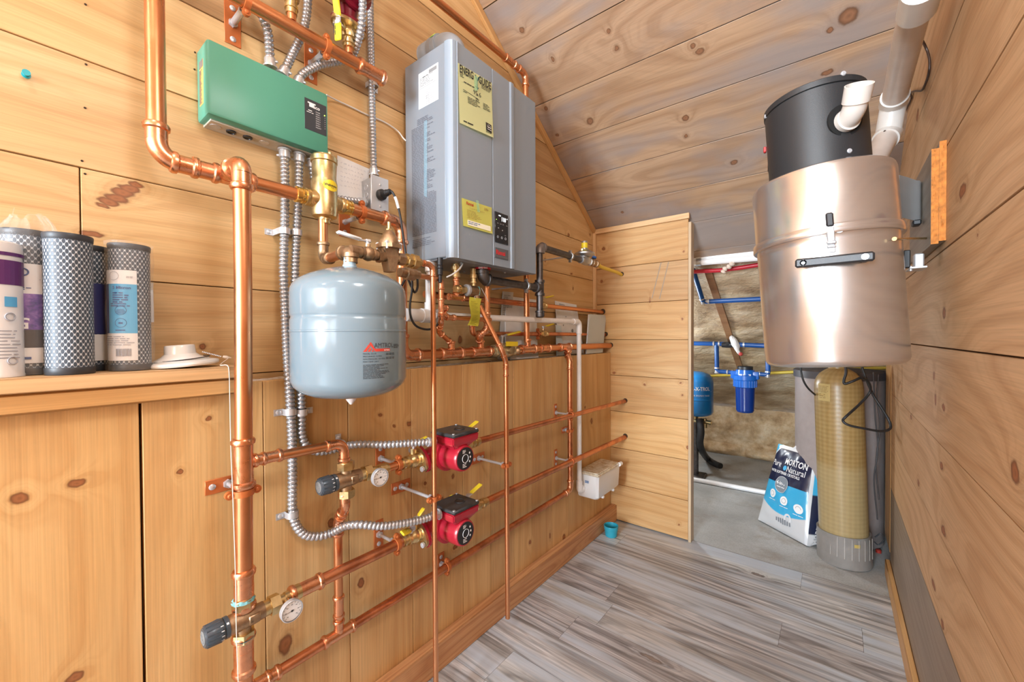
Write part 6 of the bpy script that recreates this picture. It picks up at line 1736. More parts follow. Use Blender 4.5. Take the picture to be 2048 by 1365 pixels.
obj('pull_cord', mb, simple('cord_white', (.82, .70, .58), .6), root)
# ------------------------------------------------------------------ central vacuum on the right wall
ax0 = V((-.0087, 1.345, 1.10)); axd = V((-.064, 0, 1)).normalized()
def vz(z): return ax0 + axd * ((z - ax0.z) / axd.z)
m, nt, b, _o = newmat('brushed_aluminium'); n = N(nt)
_tc = n.new('ShaderNodeTexCoord').outputs['Object']
st = n.vmath('MULTIPLY', _tc, (.6, .6, 330.))
f = n.noise(st, 3., 3., .6)
nt.links.new(n.mix(n.mr(f, .3, .7), (.69, .665, .65), (.73, .71, .695)), b.inputs['Base Color'])
b.inputs['Metallic'].default_value = .88; nt.links.new(n.mr(f, .3, .7, .21, .235), b.inputs['Roughness'])
b.inputs['Anisotropic'].default_value = .5
tg_ = n.new('ShaderNodeTangent'); tg_.direction_type = 'RADIAL'; tg_.axis = 'Z'; nt.links.new(tg_.outputs[0], b.inputs['Tangent'])
M_ALU = m
M_PWD = simple('black_powder_coat', (.022, .024, .027), .42, spec=.5, bump=.35, bscale=900)
root = thing('central_vacuum', 'brushed aluminium central vacuum with black motor head on the right wall', 'vacuum cleaner', vz(1.05))
zb, zr_, zt = 1.052, 1.374, 1.533
def prof(p0, pts): return [(z - p0, r) for z, r in pts]
mb = MB(); mb.lathe(vz(zb), axd, prof(zb, [(zb, .02), (zb, .132), (zb + .002, .139), (zb + .008, .1455), (zb + .016, .148), (zr_ - .03, .1492), (zr_ - .012, .1495), (zr_ - .008, .1525), (zr_ - .003, .1525)]), 96); obj('canister', mb, M_ALU, root)
mb = MB(); mb.lathe(vz(zr_ - .012), axd, prof(zr_ - .012, [(zr_ - .012, .150), (zr_ - .012, .1565), (zr_ - .009, .158), (zr_ + .006, .158), (zr_ + .009, .1565), (zr_ + .010, .1515)]), 96); obj('rim', mb, M_ALU, root)
mb = MB(); mb.lathe(vz(zr_ - .016), axd, [(0, .146), (.001, .148), (.005, .148)], 96); obj('gasket', mb, M_RUB, root)
mb = MB(); mb.lathe(vz(zr_ + .008), axd, prof(zr_ + .008, [(zr_ + .008, .1515), (zt - .012, .1515), (zt - .004, .149), (zt, .143), (zt + .001, .112)]), 96); obj('upper_body', mb, M_ALU, root)
mr_, zm0, zm1 = .1084, 1.528, 1.745
mb = MB(); mb.lathe(vz(zm0), axd, [(0, mr_), (zm1 - zm0 - .018, mr_), (zm1 - zm0 - .0175, mr_ - .002), (zm1 - zm0 - .015, mr_ - .002)], 72); hs = obj('motor_housing', mb, M_PWD, root)
mb = MB(); mb.lathe(vz(zm1 - .016), axd, [(0, mr_), (.001, mr_ + .002), (.014, mr_ + .002), (.016, mr_), (.017, .09)], 72); obj('motor_cap', mb, M_PWD, root)
def oncyl(px, py, r, z=None):
    """nearest point seen at a pixel on a vertical cylinder round the (tilted) axis"""
    d = _WT @ V(((px - 1024) / FPX, (682.5 - py) / FPX, 1.0))
    zz = 1.4
    for _ in range(6):
        c = vz(zz); ox, oy = EYE.x - c.x, EYE.y - c.y
        A = d.x ** 2 + d.y ** 2; Bq = 2 * (d.x * ox + d.y * oy); C_ = ox * ox + oy * oy - r * r
        disc = max(0, Bq * Bq - 4 * A * C_); t = (-Bq - math.sqrt(disc)) / (2 * A)
        p = EYE + d * t; zz = p.z
    c = vz(p.z); nrm = V((p.x - c.x, p.y - c.y, 0)).normalized()
    return p, nrm
for px, py, rr in ((1687, 147, mr_ + .002), (1699, 302, mr_), (1531, 233, mr_ + .001)):
    p, nr = oncyl(px, py, rr); mb = MB(); mb.lathe(p, nr, [(-.002, .0058), (.001, .0058), (.003, .004)], 14); obj('screw', mb, M_GREYP, hs)
p, nr = oncyl(1690, 240, mr_)
mb = MB(); mb.lathe(p - nr * .004, nr, [(0, .038), (.0046, .038)], 32); obj('outlet_hole', mb, simple('dark_hole', (.004, .004, .004), .9), hs)
e0 = p - V((0, 0, .004)); e1 = e0 + nr * .026; e2 = e1 + nr * .047 + V((-.016, .0, .050))
dn = (e2 - e1).normalized()
mb = MB(); P = [e0 - nr * .003] + arc(e1, nr, dn, .026, 10) + [e1 + dn * .05]
mb.tube(P, .0232, 28, caps=False)
mb.lathe(e0 + nr * .002, nr, [(0, .0238), (.0005, .0262), (.012, .0262), (.0125, .0234)], 30)
mb.lathe(e1 + dn * .028, dn, [(0, .0238), (.001, .0262), (.036, .0266), (.0362, .0244), (.01, .0232), (.0, .0228)], 30, c1=True)
obj('exhaust_elbow', mb, M_PVCW, root)
sw, ns_ = oncyl(1532, 300, mr_)
mb = MB(); fr = Matrix((ns_, Z0.cross(ns_), Z0)).transposed().to_4x4(); fr.translation = sw
mb.box((-.001, -.006, -.008), (.006, .006, .008), .002, frame=fr); obj('switch', mb, simple('red_switch', (.5, .03, .03), .4), root)
a1 = math.atan2(ns_.y, ns_.x)
mb = MB()
for k in range(6):
    aa, ab = a1 - .16 + k * .025, a1 - .16 + (k + 1) * .025
    c = vz(1.60); mb.quad(*[c + V((mr_ + .0008) * math.cos(t) for t in ()) if False else V((c.x + (mr_ + .0008) * math.cos(t), c.y + (mr_ + .0008) * math.sin(t), zz)) for t, zz in ((aa, 1.585), (ab, 1.585), (ab, 1.64), (aa, 1.64))])
obj('orange_label', mb, simple('orange_label', (.55, .10, .05), .5), hs)
# handle
pl_, nl = oncyl(1597, 525, .149); pr_, nrr = oncyl(1742, 514, .149)
h0, h1 = at(1590, 528, y=1.172), at(1750, 512, y=1.172)
dh = (h1 - h0).normalized(); uh = V((0, -1, 0)).cross(dh).normalized()
mb = MB(); fr = Matrix((dh, V((0, 1, 0)), dh.cross(V((0, 1, 0))))).transposed().to_4x4(); fr.translation = (h0 + h1) / 2
L = (h1 - h0).length / 2
mb.box((-L, -.004, -.0105), (L, .006, .0105), .004, frame=fr); hd = obj('handle', mb, simple('handle_plastic', (.03, .031, .034), .4, bump=.2, bscale=500), root)
for s in (-1, 1):
    mb = MB(); c = fr @ V((s * (L - .016), -.0042, 0)); dd = V((0, 1, 0))
    mb.lathe(c + V((0, .0008, 0)), -dd, [(0, .0068), (.0006, .0068)], 16); mb.cyl(c + V((.0, -.0002, -.001)), c + V((0, -.003, -.001)), .0038, seg=6); obj('bolt', mb, M_STEEL, hd)
    mb = MB(); cc_ = fr @ V((s * (L - .016), .004, 0)); e_ = vz(cc_.z); tgt = V((cc_.x, e_.y - math.sqrt(max(1e-6, .149 ** 2 - (cc_.x - e_.x) ** 2)) + .004, cc_.z)); mb.cyl(cc_, tgt, .0075, seg=14); obj('post', mb, M_BLK, hd)
# latch
p, nr = oncyl(1660, 462, .150); tgx = Z0.cross(nr)
fr = Matrix((tgx, nr, axd)).transposed().to_4x4(); fr.translation = p
if fr.to_3x3().determinant() < 0: fr = Matrix((-tgx, nr, axd)).transposed().to_4x4(); fr.translation = p
mb = MB(); mb.box((-.022, -.001, -.004), (.022, .0025, .006), .002, frame=fr)
for s in (-1, 1): mb.cyl(fr @ V((s * .017, -.001, .001)), fr @ V((s * .017, .0028, .001)), .0085, seg=18)
mb.box((-.007, -.001, -.050), (.007, .0018, .004), .001, frame=fr)
lt = obj('latch', mb, M_STEEL, root)
for s in (-1, 1):
    mb = MB(); mb.lathe(fr @ V((s * .017, .0026, .001)), nr, [(0, .005), (.0015, .0048), (.003, .002)], 12); obj('rivet', mb, M_STEEL, lt)
mb = MB(); mb.box((-.0075, .002, -.026), (.0075, .009, .012), .002, frame=fr); mb.box((-.009, .002, -.032), (.009, .010, -.024), .002, frame=fr); mb.box((-.0085, .002, -.040), (.0085, .006, -.034), .002, frame=fr); obj('latch_bail', mb, M_STEEL, lt)
mb = MB(); mb.box((-.0072, .006, .008), (.0072, .0125, .040), .003, frame=fr); obj('latch_lever', mb, M_BLK, lt)
# plank and brackets
M_END = simple('end_grain', (.48, .17, .032), .85, var=.3, vscale=90, bump=1., bscale=160)
ye = 1.402
root2 = thing('mounting_board', 'grey-brown mounting board on the right wall with a rough orange cut end', 'board', (.19, ye, 1.35))
mb = MB(); mb.box((.179, ye, 1.346), (.192, 1.76, 1.574), .001, ax=(1, 2)); mb.box((.1925, ye + .002, 1.352), (.2045, 1.76, 1.589), .001, ax=(1, 2)); obj('board', mb, M_GREYB, root2)
mb = MB()
def eg(x0, x1, z0, z1):
    def f(u, v): return V((x0 + u * (x1 - x0), ye - .0022 + .0022 * mnoise.noise(V((u * 9, v * 60, x0 * 99))), z0 + v * (z1 - z0)))
    mb.grid(f, 8, 60)
eg(.179, .192, 1.346, 1.574); eg(.1923, .2045, 1.352, 1.589)
obj('cut_end', mb, M_END, root2)
p0, p1 = at(1800, 368, x=.150), None
by = 1.50
q = [at(1797, 368, y=1.462), at(1812, 362, y=1.475), at(1824, 355, y=1.492), at(1828, 355, y=1.50)]
zt_, zb_ = at(1815, 358, y=1.48).z, at(1815, 440, y=1.48).z
mb = MB()
xs = [(.126, 1.43), (.146, 1.468), (.166, 1.510), (.172, 1.515), (.178, 1.535), (.178, 1.58)]
for (xa, ya), (xb, yb) in zip(xs[:-1], xs[1:]): mb.quad((xa, ya, zb_), (xb, yb, zb_), (xb, yb, zt_), (xa, ya, zt_))
bmesh.ops.remove_doubles(mb.bm, verts=mb.bm.verts, dist=1e-5); bmesh.ops.solidify(mb.bm, geom=mb.bm.faces[:], thickness=.0022)
obj('upper_bracket', mb, simple('bracket_steel', (.72, .74, .76), .3, metal=.75), root)
mb = MB(); mb.box((.158, 1.50, zb_ - .012), (.175, 1.53, zb_ + .002), .003); obj('bracket_pad', mb, M_RUB, root)
zl1, zl0 = at(1815, 503, y=1.45).z, at(1815, 538, y=1.45).z
mb = MB(); mb.box((.134, 1.425, zl0), (.147, 1.445, zl1), .002); obj('lower_pad', mb, M_RUB, root)
mb = MB(); mb.box((.147, 1.445, zl0 - .001), (.1795, 1.52, zl0 + .004), .001); mb.box((.160, 1.49, zl0 + .002), (.1795, 1.52, zl1 - .002), .003); mb.cyl((.150, 1.452, zl0 - .006), (.150, 1.452, zl0 + .006), .0035, seg=10); obj('lower_bracket', mb, M_STEEL, root)
sp = at(1853, 477, x=.179)
root2 = thing('wood_screw', 'long brass-coloured screw sticking out of the mounting board', 'screw', sp)
hd_ = at(1789, 478, y=1.25)
mb = MB(); d_ = (hd_ - sp); L = d_.length; d_.normalize(); N_ = 60
mb.tube([sp - d_ * .012 + d_ * ((L + .012) * i / N_) for i in range(N_ + 1)], lambda i, d: .0019 + (.0010 if i % 2 else 0) * (1 if i < 40 else 0), 8); obj('shank', mb, M_BRASS, root2)
mb = MB(); mb.lathe(hd_ - d_ * .003, d_, [(0, .0018), (.003, .0045), (.0036, .0045)], 14); obj('head', mb, M_BRASS, root2)
# suction pipe
A0 = at(1787, 204, x=.138)
top = at(1834, 0, x=.138); dtop = (top - A0).normalized()
B0 = V((.128, A0.y + .035, A0.z - .085)); C0 = V((.078, 1.60, 1.62))
root2 = thing('suction_pipe', 'greyish plastic suction pipe running along the top of the right wall to the vacuum', 'pipe', B0)
mb = MB(); mb.cyl(A0, A0 + dtop * 1.0, .0300, seg=32); obj('pipe', mb, M_PVCT, root2)
mb = MB(); mb.tube(fillet([A0 + dtop * .012, A0 - dtop * .004 + V((0, .01, -.01)), B0], .03, 8), .0325, 28); mb.lathe(A0 + dtop * .040, -dtop, [(0, .0302), (.0008, .0345), (.05, .0345)], 30)
mb.lathe(B0 + (C0 - B0).normalized() * -.012, (C0 - B0), [(0, .0335), (.001, .0345), (.05, .0345), (.0505, .0302)], 30); obj('elbow', mb, M_PVCW, root2)
mb = MB(); mb.tube([B0, C0, V((.055, 1.48, 1.46))], .0300, 28); obj('pipe', mb, M_PVCT, root2)
mb = MB(); c = at(1836, 12, x=.138); mb.lathe(c - dtop * .02, dtop, [(0, .0302), (.001, .0345), (.08, .0345), (.081, .0302)], 30); obj('coupling', mb, M_PVCW, root2)
mb = MB(); text_into(mb, 'XI', at(1787, 104, x=.107) + V((-.0035, 0, 0)), -dtop, Z0, .012); obj('stamp', mb, simple('stamp_grey', (.38, .34, .32), .6), root2)
root2 = thing('low_voltage_wire', 'thin dark brown wire along the top of the right wall behind the suction pipe', 'wire', at(1860, 130, x=.203))
mb = MB(); mb.tube(spline([at(1880, -30, x=.19)] + [at(a, b, x=c) for a, b, c in ((1866, 0, .185), (1856, 30, .18), (1845, 52, .175), (1838, 62, .175), (1841, 74, .18), (1853, 98, .195), (1859, 120, .200), (1858, 145, .2), (1850, 170, .2), (1843, 181, .2), (1832, 182, .2), (1822, 185, .2), (1821, 190, .2), (1823, 196, .2), (1815, 214, .2), (1800, 240, .2))], 8), .0031, 8)
mb.tube(spline([at(a, b, y=c) for a, b, c in ((1770, 262, 1.72), (1758, 282, 1.70), (1746, 302, 1.66), (1738, 318, 1.6))], 8), .0031, 8)
obj('wire', mb, simple('brown_wire', (.045, .022, .014), .45), root2)
# ------------------------------------------------------------------ things in the alcove
def lean(c, deg): return Matrix.Translation(V(c)) @ Matrix.Rotation(math.radians(deg), 4, 'Y')
# fibreglass softener tank
c = V((.0385, 2.615, 0)); ax = V((-.032, 0, 1)).normalized()
root = thing('softener_tank', 'tall yellow fibreglass tank standing in a grey plastic foot beside the right wall', 'water tank', c)
m, nt, b, _o = newmat('fibreglass_winding'); n = N(nt)
_tc = n.new('ShaderNodeTexCoord').outputs['Object']
x, y, z_ = n.sep(_tc)
an = n.math('ARCTAN2', y, x)
w1 = n.math('SINE', n.math('ADD', n.math('MULTIPLY', an, 14.), n.math('MULTIPLY', z_, 150.))); w2 = n.math('SINE', n.math('SUBTRACT', n.math('MULTIPLY', an, 14.), n.math('MULTIPLY', z_, 150.)))
f = n.math('ADD', n.mr(n.math('MULTIPLY', w1, w2), -1., 1.), n.math('MULTIPLY', n.noise(_tc, 40., 3.), .8))
cc = n.mix(n.mr(f, .4, 1.4), (.31, .20, .07), (.39, .27, .11))
cc = n.mix(n.math('MULTIPLY', n.mr(n.math('ADD', z_, n.math('MULTIPLY', n.noise(_tc, 14., 3.), .05)), .525, .49), .35), cc, (.50, .42, .24))
nt.links.new(cc, b.inputs['Base Color']); b.inputs['Roughness'].default_value = .34; nt.links.new(n.bump(f, .12, .002), b.inputs['Normal'])
mb = MB(); R_ = .0985
mb.lathe(c + Z0 * .02, ax, [(0, R_ * .7), (.03, R_), (.84, R_), (.87, R_ * .97), (.895, R_ * .88), (.915, R_ * .74), (.93, R_ * .55), (.94, R_ * .38), (.96, R_ * .38)], 48); obj('shell', mb, m, root)
mb = MB(); mb.lathe(c, ax, [(0, .108), (.004, .110), (.10, .1075), (.145, .1065), (.150, .1075), (.153, .1075), (.152, .1), (.02, .1)], 48); ft = obj('foot', mb, simple('milky_grey_plastic', (.42, .39, .36), .35, trans=.35, var=.08), root)
for k in range(12):
    t = -PI / 2 + (k - 6) * .26; e = V((math.cos(t), math.sin(t), 0)); mb = MB(); mb.prism([c + e * .1085 + Z0 * .05 + V((-e.y, e.x, 0)) * s * .0009 for s in (-1, 1)] + [c + e * .1068 + Z0 * .148 + V((-e.y, e.x, 0)) * s * .0009 for s in (1, -1)], e * .0012); obj('rib', mb, simple('milky_rib', (.55, .51, .47), .4), ft)
ph = math.atan2(-c.y, -c.x)
for s in (-.055, .05):
    fm = MB(); flat_rect(fm, s - .012, .112, s + .012, .128, .0005, 3); mb = MB(); wrap(fm, (c.x, c.y, 0), .1078, ph, mb); obj('tape_patch', mb, simple('ochre_patch', (.55, .40, .12), .5), ft)
fm = MB(); flat_rect(fm, -.088, .80, -.030, .885, .0006, 8); mb = MB(); wrap(fm, (c.x - .027, c.y, 0), R_, ph, mb); lb_ = obj('label', mb, simple('tan_label', (.50, .37, .14), .6), root)
fm = MB(); lines_into(fm, (-.084, .875, .001), X0, Y0, .05, .035, 6, fill=.35); lines_into(fm, (-.08, .835, .001), X0, Y0, .044, .025, 3, fill=.3); mb = MB(); wrap(fm, (c.x - .027, c.y, 0), R_, ph, mb); obj('label_print', mb, simple('label_brown_print', (.25, .16, .06), .6), lb_)
# brine tank behind it
c = V((.012, 2.945, 0))
root = thing('brine_tank', 'large mauve-grey plastic tank standing behind the yellow tank', 'water tank', c)
mb = MB(); mb.lathe(c, Z0, [(0, .19), (.01, .198), (.89, .2)], 56); obj('body', mb, simple('mauve_plastic', (.34, .29, .275), .45, var=.05), root)
mb = MB(); mb.lathe(c + Z0 * .885, Z0, [(0, .201), (.001, .208), (.04, .208), (.045, .2), (.05, .1)], 56); obj('lid', mb, simple('dark_lid', (.07, .065, .07), .45), root)
# black cords under the vacuum
def cord(label, pts, r=.004, mat=None, cat='cable', n=8, name='cord'):
    mb = MB(); mb.tube(spline(pts, n), r, 8)
    return tag(obj(name, mb, mat or M_RUB, sharp=80), label, cat)
cord('black power cable hanging in a triangular loop beside the yellow tank', [at(a, b, y=c) for a, b, c in ((1690, 725, 2.3), (1692, 746, 2.3), (1688, 760, 2.3), (1690, 768, 2.3), (1708, 762, 2.3), (1724, 756, 2.32), (1737, 765, 2.35), (1741, 780, 2.38), (1735, 792, 2.38), (1716, 812, 2.35), (1694, 832, 2.3), (1686, 842, 2.3), (1698, 851, 2.3), (1730, 858, 2.32), (1762, 863, 2.36), (1780, 858, 2.4), (1778, 842, 2.42), (1762, 815, 2.42), (1746, 790, 2.42), (1733, 760, 2.40), (1724, 735, 2.4))], .0052, cat='power cable')
cord('thin black cable arching left of the yellow tank shoulder', [at(a, b, y=c) for a, b, c in ((1603, 725, 2.5), (1602, 742, 2.5), (1607, 762, 2.5), (1617, 778, 2.52), (1630, 790, 2.58), (1640, 800, 2.66))], .0045)
for k, l in enumerate(((1747, 745, 1750, 830, 1756, 900, 1748, 960, 1755, 1040), (1757, 750, 1754, 800, 1760, 850, 1752, 930, 1758, 1000), (1750, 1075, 1762, 1068, 1768, 1080, 1757, 1090, 1748, 1084))):
    pts = [at(l[i], l[i + 1], y=2.70) for i in range(0, len(l), 2)]
    cord(('thin dark wire hanging right of the yellow tank', 'second thin dark wire hanging right of the yellow tank, nearer the wall', 'black wire tangle near the floor between yellow tank and wall')[k], pts, .0028, M_BLK if k == 2 else simple('dark_wire', (.05, .045, .045), .5), name='wire', cat='wire')
p = at(1757, 1101, z=.012)
mb = MB(); mb.lathe(p - Z0 * .012, Z0, [(0, .012), (.012, .012), (.016, .008)], 14); tag(obj('red_cap', mb, simple('red_cap', (.35, .03, .02), .4)), 'small red cap on the floor between yellow tank and right wall', 'cap')

# salt bag
BL = at(1516, 1037, z=.012); BR = at(1614, 1094, z=.0)
BL.z = BR.z = .004
eb = (BR - BL).normalized(); nb = V((eb.y, -eb.x, 0)); nb = nb if nb.y < 0 else -nb
pn = (nb * math.cos(math.radians(17)) + Z0 * math.sin(math.radians(17))).normalized()
def ray_plane(px, py, p0, n_):
    d = _WT @ V(((px - 1024) / FPX, (682.5 - py) / FPX, 1.0)); return EYE + d * ((p0 - EYE).dot(n_) / d.dot(n_))
TL, TR = ray_plane(1557, 888, BL, pn), ray_plane(1634, 909, BL, pn)
root = thing('salt_bag', 'blue and white bag of water softener salt leaning beside the yellow tank', 'bag', BL)
def bagf(u, v):
    p = BL.lerp(BR, u).lerp(TL.lerp(TR, u), v)
    k = (max(0, math.sin(u * PI)) ** .55) * (max(0, math.sin(min(1, v * 1.02 + .0) * PI)) ** .5)
    w = .006 * mnoise.noise(V((u * 5, v * 9, 1))) + .003 * mnoise.noise(V((u * 14, v * 18, 4)))
    p = p + pn * (.045 * k + w * min(1, 6 * u * (1 - u) + .2) * min(1, 8 * v * (1 - v)))
    if v < .2: p.z = max(p.z, .003)
    return p
m, nt, b, _o = newmat('bag_print'); n = N(nt)
uvn = n.new('ShaderNodeUVMap'); uvn.uv_map = 'grain'; u, v, _ = n.sep(uvn.outputs[0])
vv = n.math('ADD', v, n.math('MULTIPLY', n.math('SINE', n.math('MULTIPLY', u, 2.4)), .0))
c1 = n.mix(n.mr(n.math('ADD', v, n.math('MULTIPLY', n.math('SUBTRACT', u, .5), -.01)), .545, .55), (.045, .40, .68), (.012, .017, .05))
c1 = n.mix(n.mr(n.math('ADD', v, n.math('MULTIPLY', n.math('POWER', n.math('SUBTRACT', u, .55), 2.), -.35)), .205, .195), c1, (.62, .63, .64))
c1 = n.mix(n.mr(v, .955, .96), c1, (.75, .77, .78))
cut = n.math('SUBTRACT', v, n.math('ADD', .84, n.math('MULTIPLY', u, .9)))
c1 = n.mix(n.mr(cut, .0, .004), c1, (.05, .42, .70)); c1 = n.mix(n.math('MULTIPLY', n.mr(cut, .0, .004), n.mr(cut, .035, .03)), c1, (.72, .74, .76))
c1 = n.mix(n.mr(u, .955, .965), c1, (.72, .75, .78))
nt.links.new(c1, b.inputs['Base Color']); b.inputs['Roughness'].default_value = .28; b.inputs['Coat Weight'].default_value = .3
mb = MB(); mb.grid(bagf, 30, 44)
th_ = .085
# back and gusset
def backf(u, v):
    p = BL.lerp(BR, u).lerp(TL.lerp(TR, u), v); k = (max(0, math.sin(u * PI)) ** .5) * (max(0, math.sin(v * PI)) ** .4)
    return p - pn * (.02 + .055 * k) * min(1, v * 12 + .3) if v > .02 else V((p.x, p.y, .003)) - nb * (.02 + .055 * k)
mb.mi = 1; mb.grid(backf, 20, 24)
def gus(u, v):
    a = bagf(1., v); k = max(0, math.sin(v * PI)) ** .4
    return a + (-pn * (.02 + .05 * k) + eb * .022 * k) * u + eb * (.012 * math.sin(u * PI) * k)
mb.grid(gus, 8, 30)
def gus2(u, v):
    a = bagf(0., v); k = max(0, math.sin(v * PI)) ** .4
    return a - pn * (.02 + .05 * k) * u
mb.grid(gus2, 4, 30)
m2, nt, b, _o = newmat('bag_gusset'); n = N(nt); _tc = n.new('ShaderNodeTexCoord').outputs['Object']
zz = n.sep(_tc)[2]
nt.links.new(n.ramp(n.math('MULTIPLY', zz, 1.7), [(.0, (.6, .61, .62)), (.09, (.6, .61, .62)), (.1, (.012, .017, .05)), (.42, (.012, .017, .05)), (.43, (.045, .40, .68)), (.9, (.045, .40, .68))]), b.inputs['Base Color']); b.inputs['Roughness'].default_value = .3
sk = obj('sack', mb, [m, m2], root, sharp=70, recalc=False)
def mapuv(fm, f, name, mat, par, off=.0025):
    mb = MB(); mp = {}
    W_ = (BR - BL).length; H_ = (TL - BL).length
    for vtx in fm.bm.verts:
        mp[vtx] = mb.bm.verts.new(f(vtx.co.x / W_, vtx.co.y / H_) + pn * off)
    for fa in fm.bm.faces: mb.face([mp[q] for q in fa.verts])
    fm.bm.free(); return obj(name, mb, mat, par)
W_ = (BR - BL).length; H_ = (TL - BL).length
fm = MB(); text_into(fm, 'MORTON', (W_ * .40, H_ * .785, 0), X0, Y0, W_ * .155, bold=True, squash=.72); text_into(fm, 'Pure', (W_ * .08, H_ * .735, 0), X0, Y0, W_ * .15, squash=.85); text_into(fm, 'Natural', (W_ * .49, H_ * .70, 0), X0, Y0, W_ * .15, squash=.85)
text_into(fm, 'WATER SOFTENER CRYSTALS', (W_ * .07, H_ * .655, 0), X0, Y0, W_ * .066, bold=True, squash=.82)
mapuv(fm, bagf, 'wording', M_TXW, sk)
fm = MB(); fm.lathe((W_ * .44, H_ * .735, 0), Z0, [(0, W_ * .045), (.0003, W_ * .045)], 18); mapuv(fm, bagf, 'blue_dot', simple('bag_blue', (.05, .4, .7), .4), sk)
fm = MB(); text_into(fm, '&', (W_ * .415, H_ * .722, 0), X0, Y0, W_ * .07, bold=True)
for cx, cy, r in ((.30, .40, .075), (.57, .365, .075), (.84, .34, .075)):
    fi = MB(); fi.lathe((W_ * cx, H_ * cy, 0), Z0, [(0, W_ * r), (.0003, W_ * r)], 20); mapuv(fi, bagf, 'round_icon', M_TXW, sk)
for cx, cy in ((.30, .335), (.57, .30), (.84, .275)): lines_into(fm, (W_ * (cx - .08), H_ * cy, 0), X0, Y0, W_ * .16, .006, 1, gap=False)
mapuv(fm, bagf, 'small_wording', M_TXW, sk)
fm = MB(); fm.lathe((W_ * .46, H_ * .535, 0), Z0, [(0, W_ * .145), (.0003, W_ * .145)], 28); em = mapuv(fm, bagf, 'round_emblem', simple('emblem_grey', (.22, .25, .28), .4), sk, .003)
fm = MB(); text_into(fm, '4-in-1', (W_ * .345, H_ * .53, 0), X0, Y0, W_ * .085, bold=True); lines_into(fm, (W_ * .37, H_ * .51, 0), X0, Y0, W_ * .18, .008, 1, gap=False); fm.torus((W_ * .46, H_ * .535, 0), Z0, W_ * .14, .0008, 28, 4); mapuv(fm, bagf, 'emblem_print', M_TXW, em, .0042)
fm = MB()
for cx, cy in ((.30, .40), (.57, .365), (.84, .34)):
    fi = MB(); fi.torus((W_ * cx, H_ * cy, 0), Z0, W_ * .04, .0009, 14, 4); mapuv(fi, bagf, 'icon_print', simple('bag_grey_print', (.2, .22, .25), .5), sk, .0035)
for k in range(7): fm.box((W_ * (.44 + k * .045), H_ * .10 + .002 * abs(k - 3), 0), (W_ * (.465 + k * .045), H_ * .165 - .002 * abs(k - 3), .0003))
mapuv(fm, bagf, 'dashes_print', simple('bag_grey_print', (.2, .22, .25), .5), sk, .0035)
fm = MB(); fm.tube([V((W_ * (.62 + .10 * math.cos(t) + .1 * t / 3), H_ * (.16 + .07 * math.sin(t)), 0)) for t in [PI * (1 - i / 12) for i in range(13)]] , .006, 6); mapuv(fm, bagf, 'printed_loop', simple('bag_light', (.72, .74, .76), .4), sk, .002)
# vertical word on the gusset and carrying handle
mb = MB(); g0 = gus(.72, .05) + eb * .014; text_into(mb, 'MORTON', g0, (gus(.72, .42) - gus(.72, .05)), nb, .046, bold=True, squash=.8, thick=.001); obj('side_wording', mb, M_TXW, sk)
mb = MB(); t0, t1 = bagf(.42, .985), bagf(.98, .985); up = (TL - BL).normalized()
mb.tube(fillet([t0, t0 + up * .028 + eb * .02, t1 + up * .028 - eb * .02, t1], .02), .006, 8); obj('handle', mb, simple('handle_white', (.72, .72, .72), .35), root)

# pressure tank half hidden behind the partition
c = V((-.872, 3.45, 0)); rr = .128
root = thing('pressure_tank', 'bright blue pressure tank half hidden behind the partition', 'pressure tank', c)
m_bl = simple('bright_blue_enamel', (.01, .20, .52), .3, coat=.4)
mb = MB(); mb.lathe(c + Z0 * .49, Z0, [(0, .05), (.004, rr * .75), (.016, rr * .93), (.035, rr), (.13, rr), (.132, rr + .002), (.138, rr + .002), (.14, rr), (.27, rr), (.305, rr * .93), (.33, rr * .75), (.345, rr * .45), (.35, .02)], 44); sh = obj('shell', mb, m_bl, root)
p0 = math.atan2(-c.y, -c.x)
fm = MB(); text_into(fm, 'WELL-X-TROL', (-.128, .70, 0), X0, Y0, .040, bold=True, thick=.001, squash=.78); fm.box((-.12, .688, .0005), (.09, .692, .001)); text_into(fm, 'WATER SYSTEM TANK', (-.10, .655, 0), X0, Y0, .017, thick=.001)
mb = MB(); wrap(fm, (c.x, c.y, 0), rr, p0 + .30, mb); obj('wording', mb, M_TXW, sh)
mb = MB(); mb.cyl(c + Z0 * .43, c + Z0 * .50, .02, seg=16); mb.cyl(c + V((-.1, 0, .445)), c + V((.12, -.02, .445)), .016, seg=16); mb.cyl(c + V((.07, -.01, .40)), c + V((.07, -.01, .47)), .018, seg=12); obj('manifold', mb, M_BRASS, root)
mb = MB(); mb.cyl(c + V((.05, -.05, .40)), c + V((.05, -.05, .435)), .02, seg=14); obj('red_knob', mb, simple('red_knob', (.45, .02, .02), .4), root)
mb = MB(); mb.cyl(c + V((.0, 0, .0)), c + V((0, 0, .44)), .022, seg=16); mb.box(c + V((-.07, -.07, 0)), c + V((.07, .07, .02)), .004); obj('stand', mb, M_IRON, root)
P = [at(a, b, y=cc) for a, b, cc in ((1398, 838, 3.40), (1402, 862, 3.38), (1400, 885, 3.40), (1404, 902, 3.5))] + [at(1415, 918, z=.03), at(1430, 928, z=.022), at(1441, 933, z=.02)]
mb = MB(); mb.tube(spline(P, 8), .026, 12); tag(obj('drain_hose', mb, simple('black_hose', (.03, .03, .032), .55, bump=.5, bscale=60)), 'thick black hose curving from the blue tank down onto the concrete', 'hose')
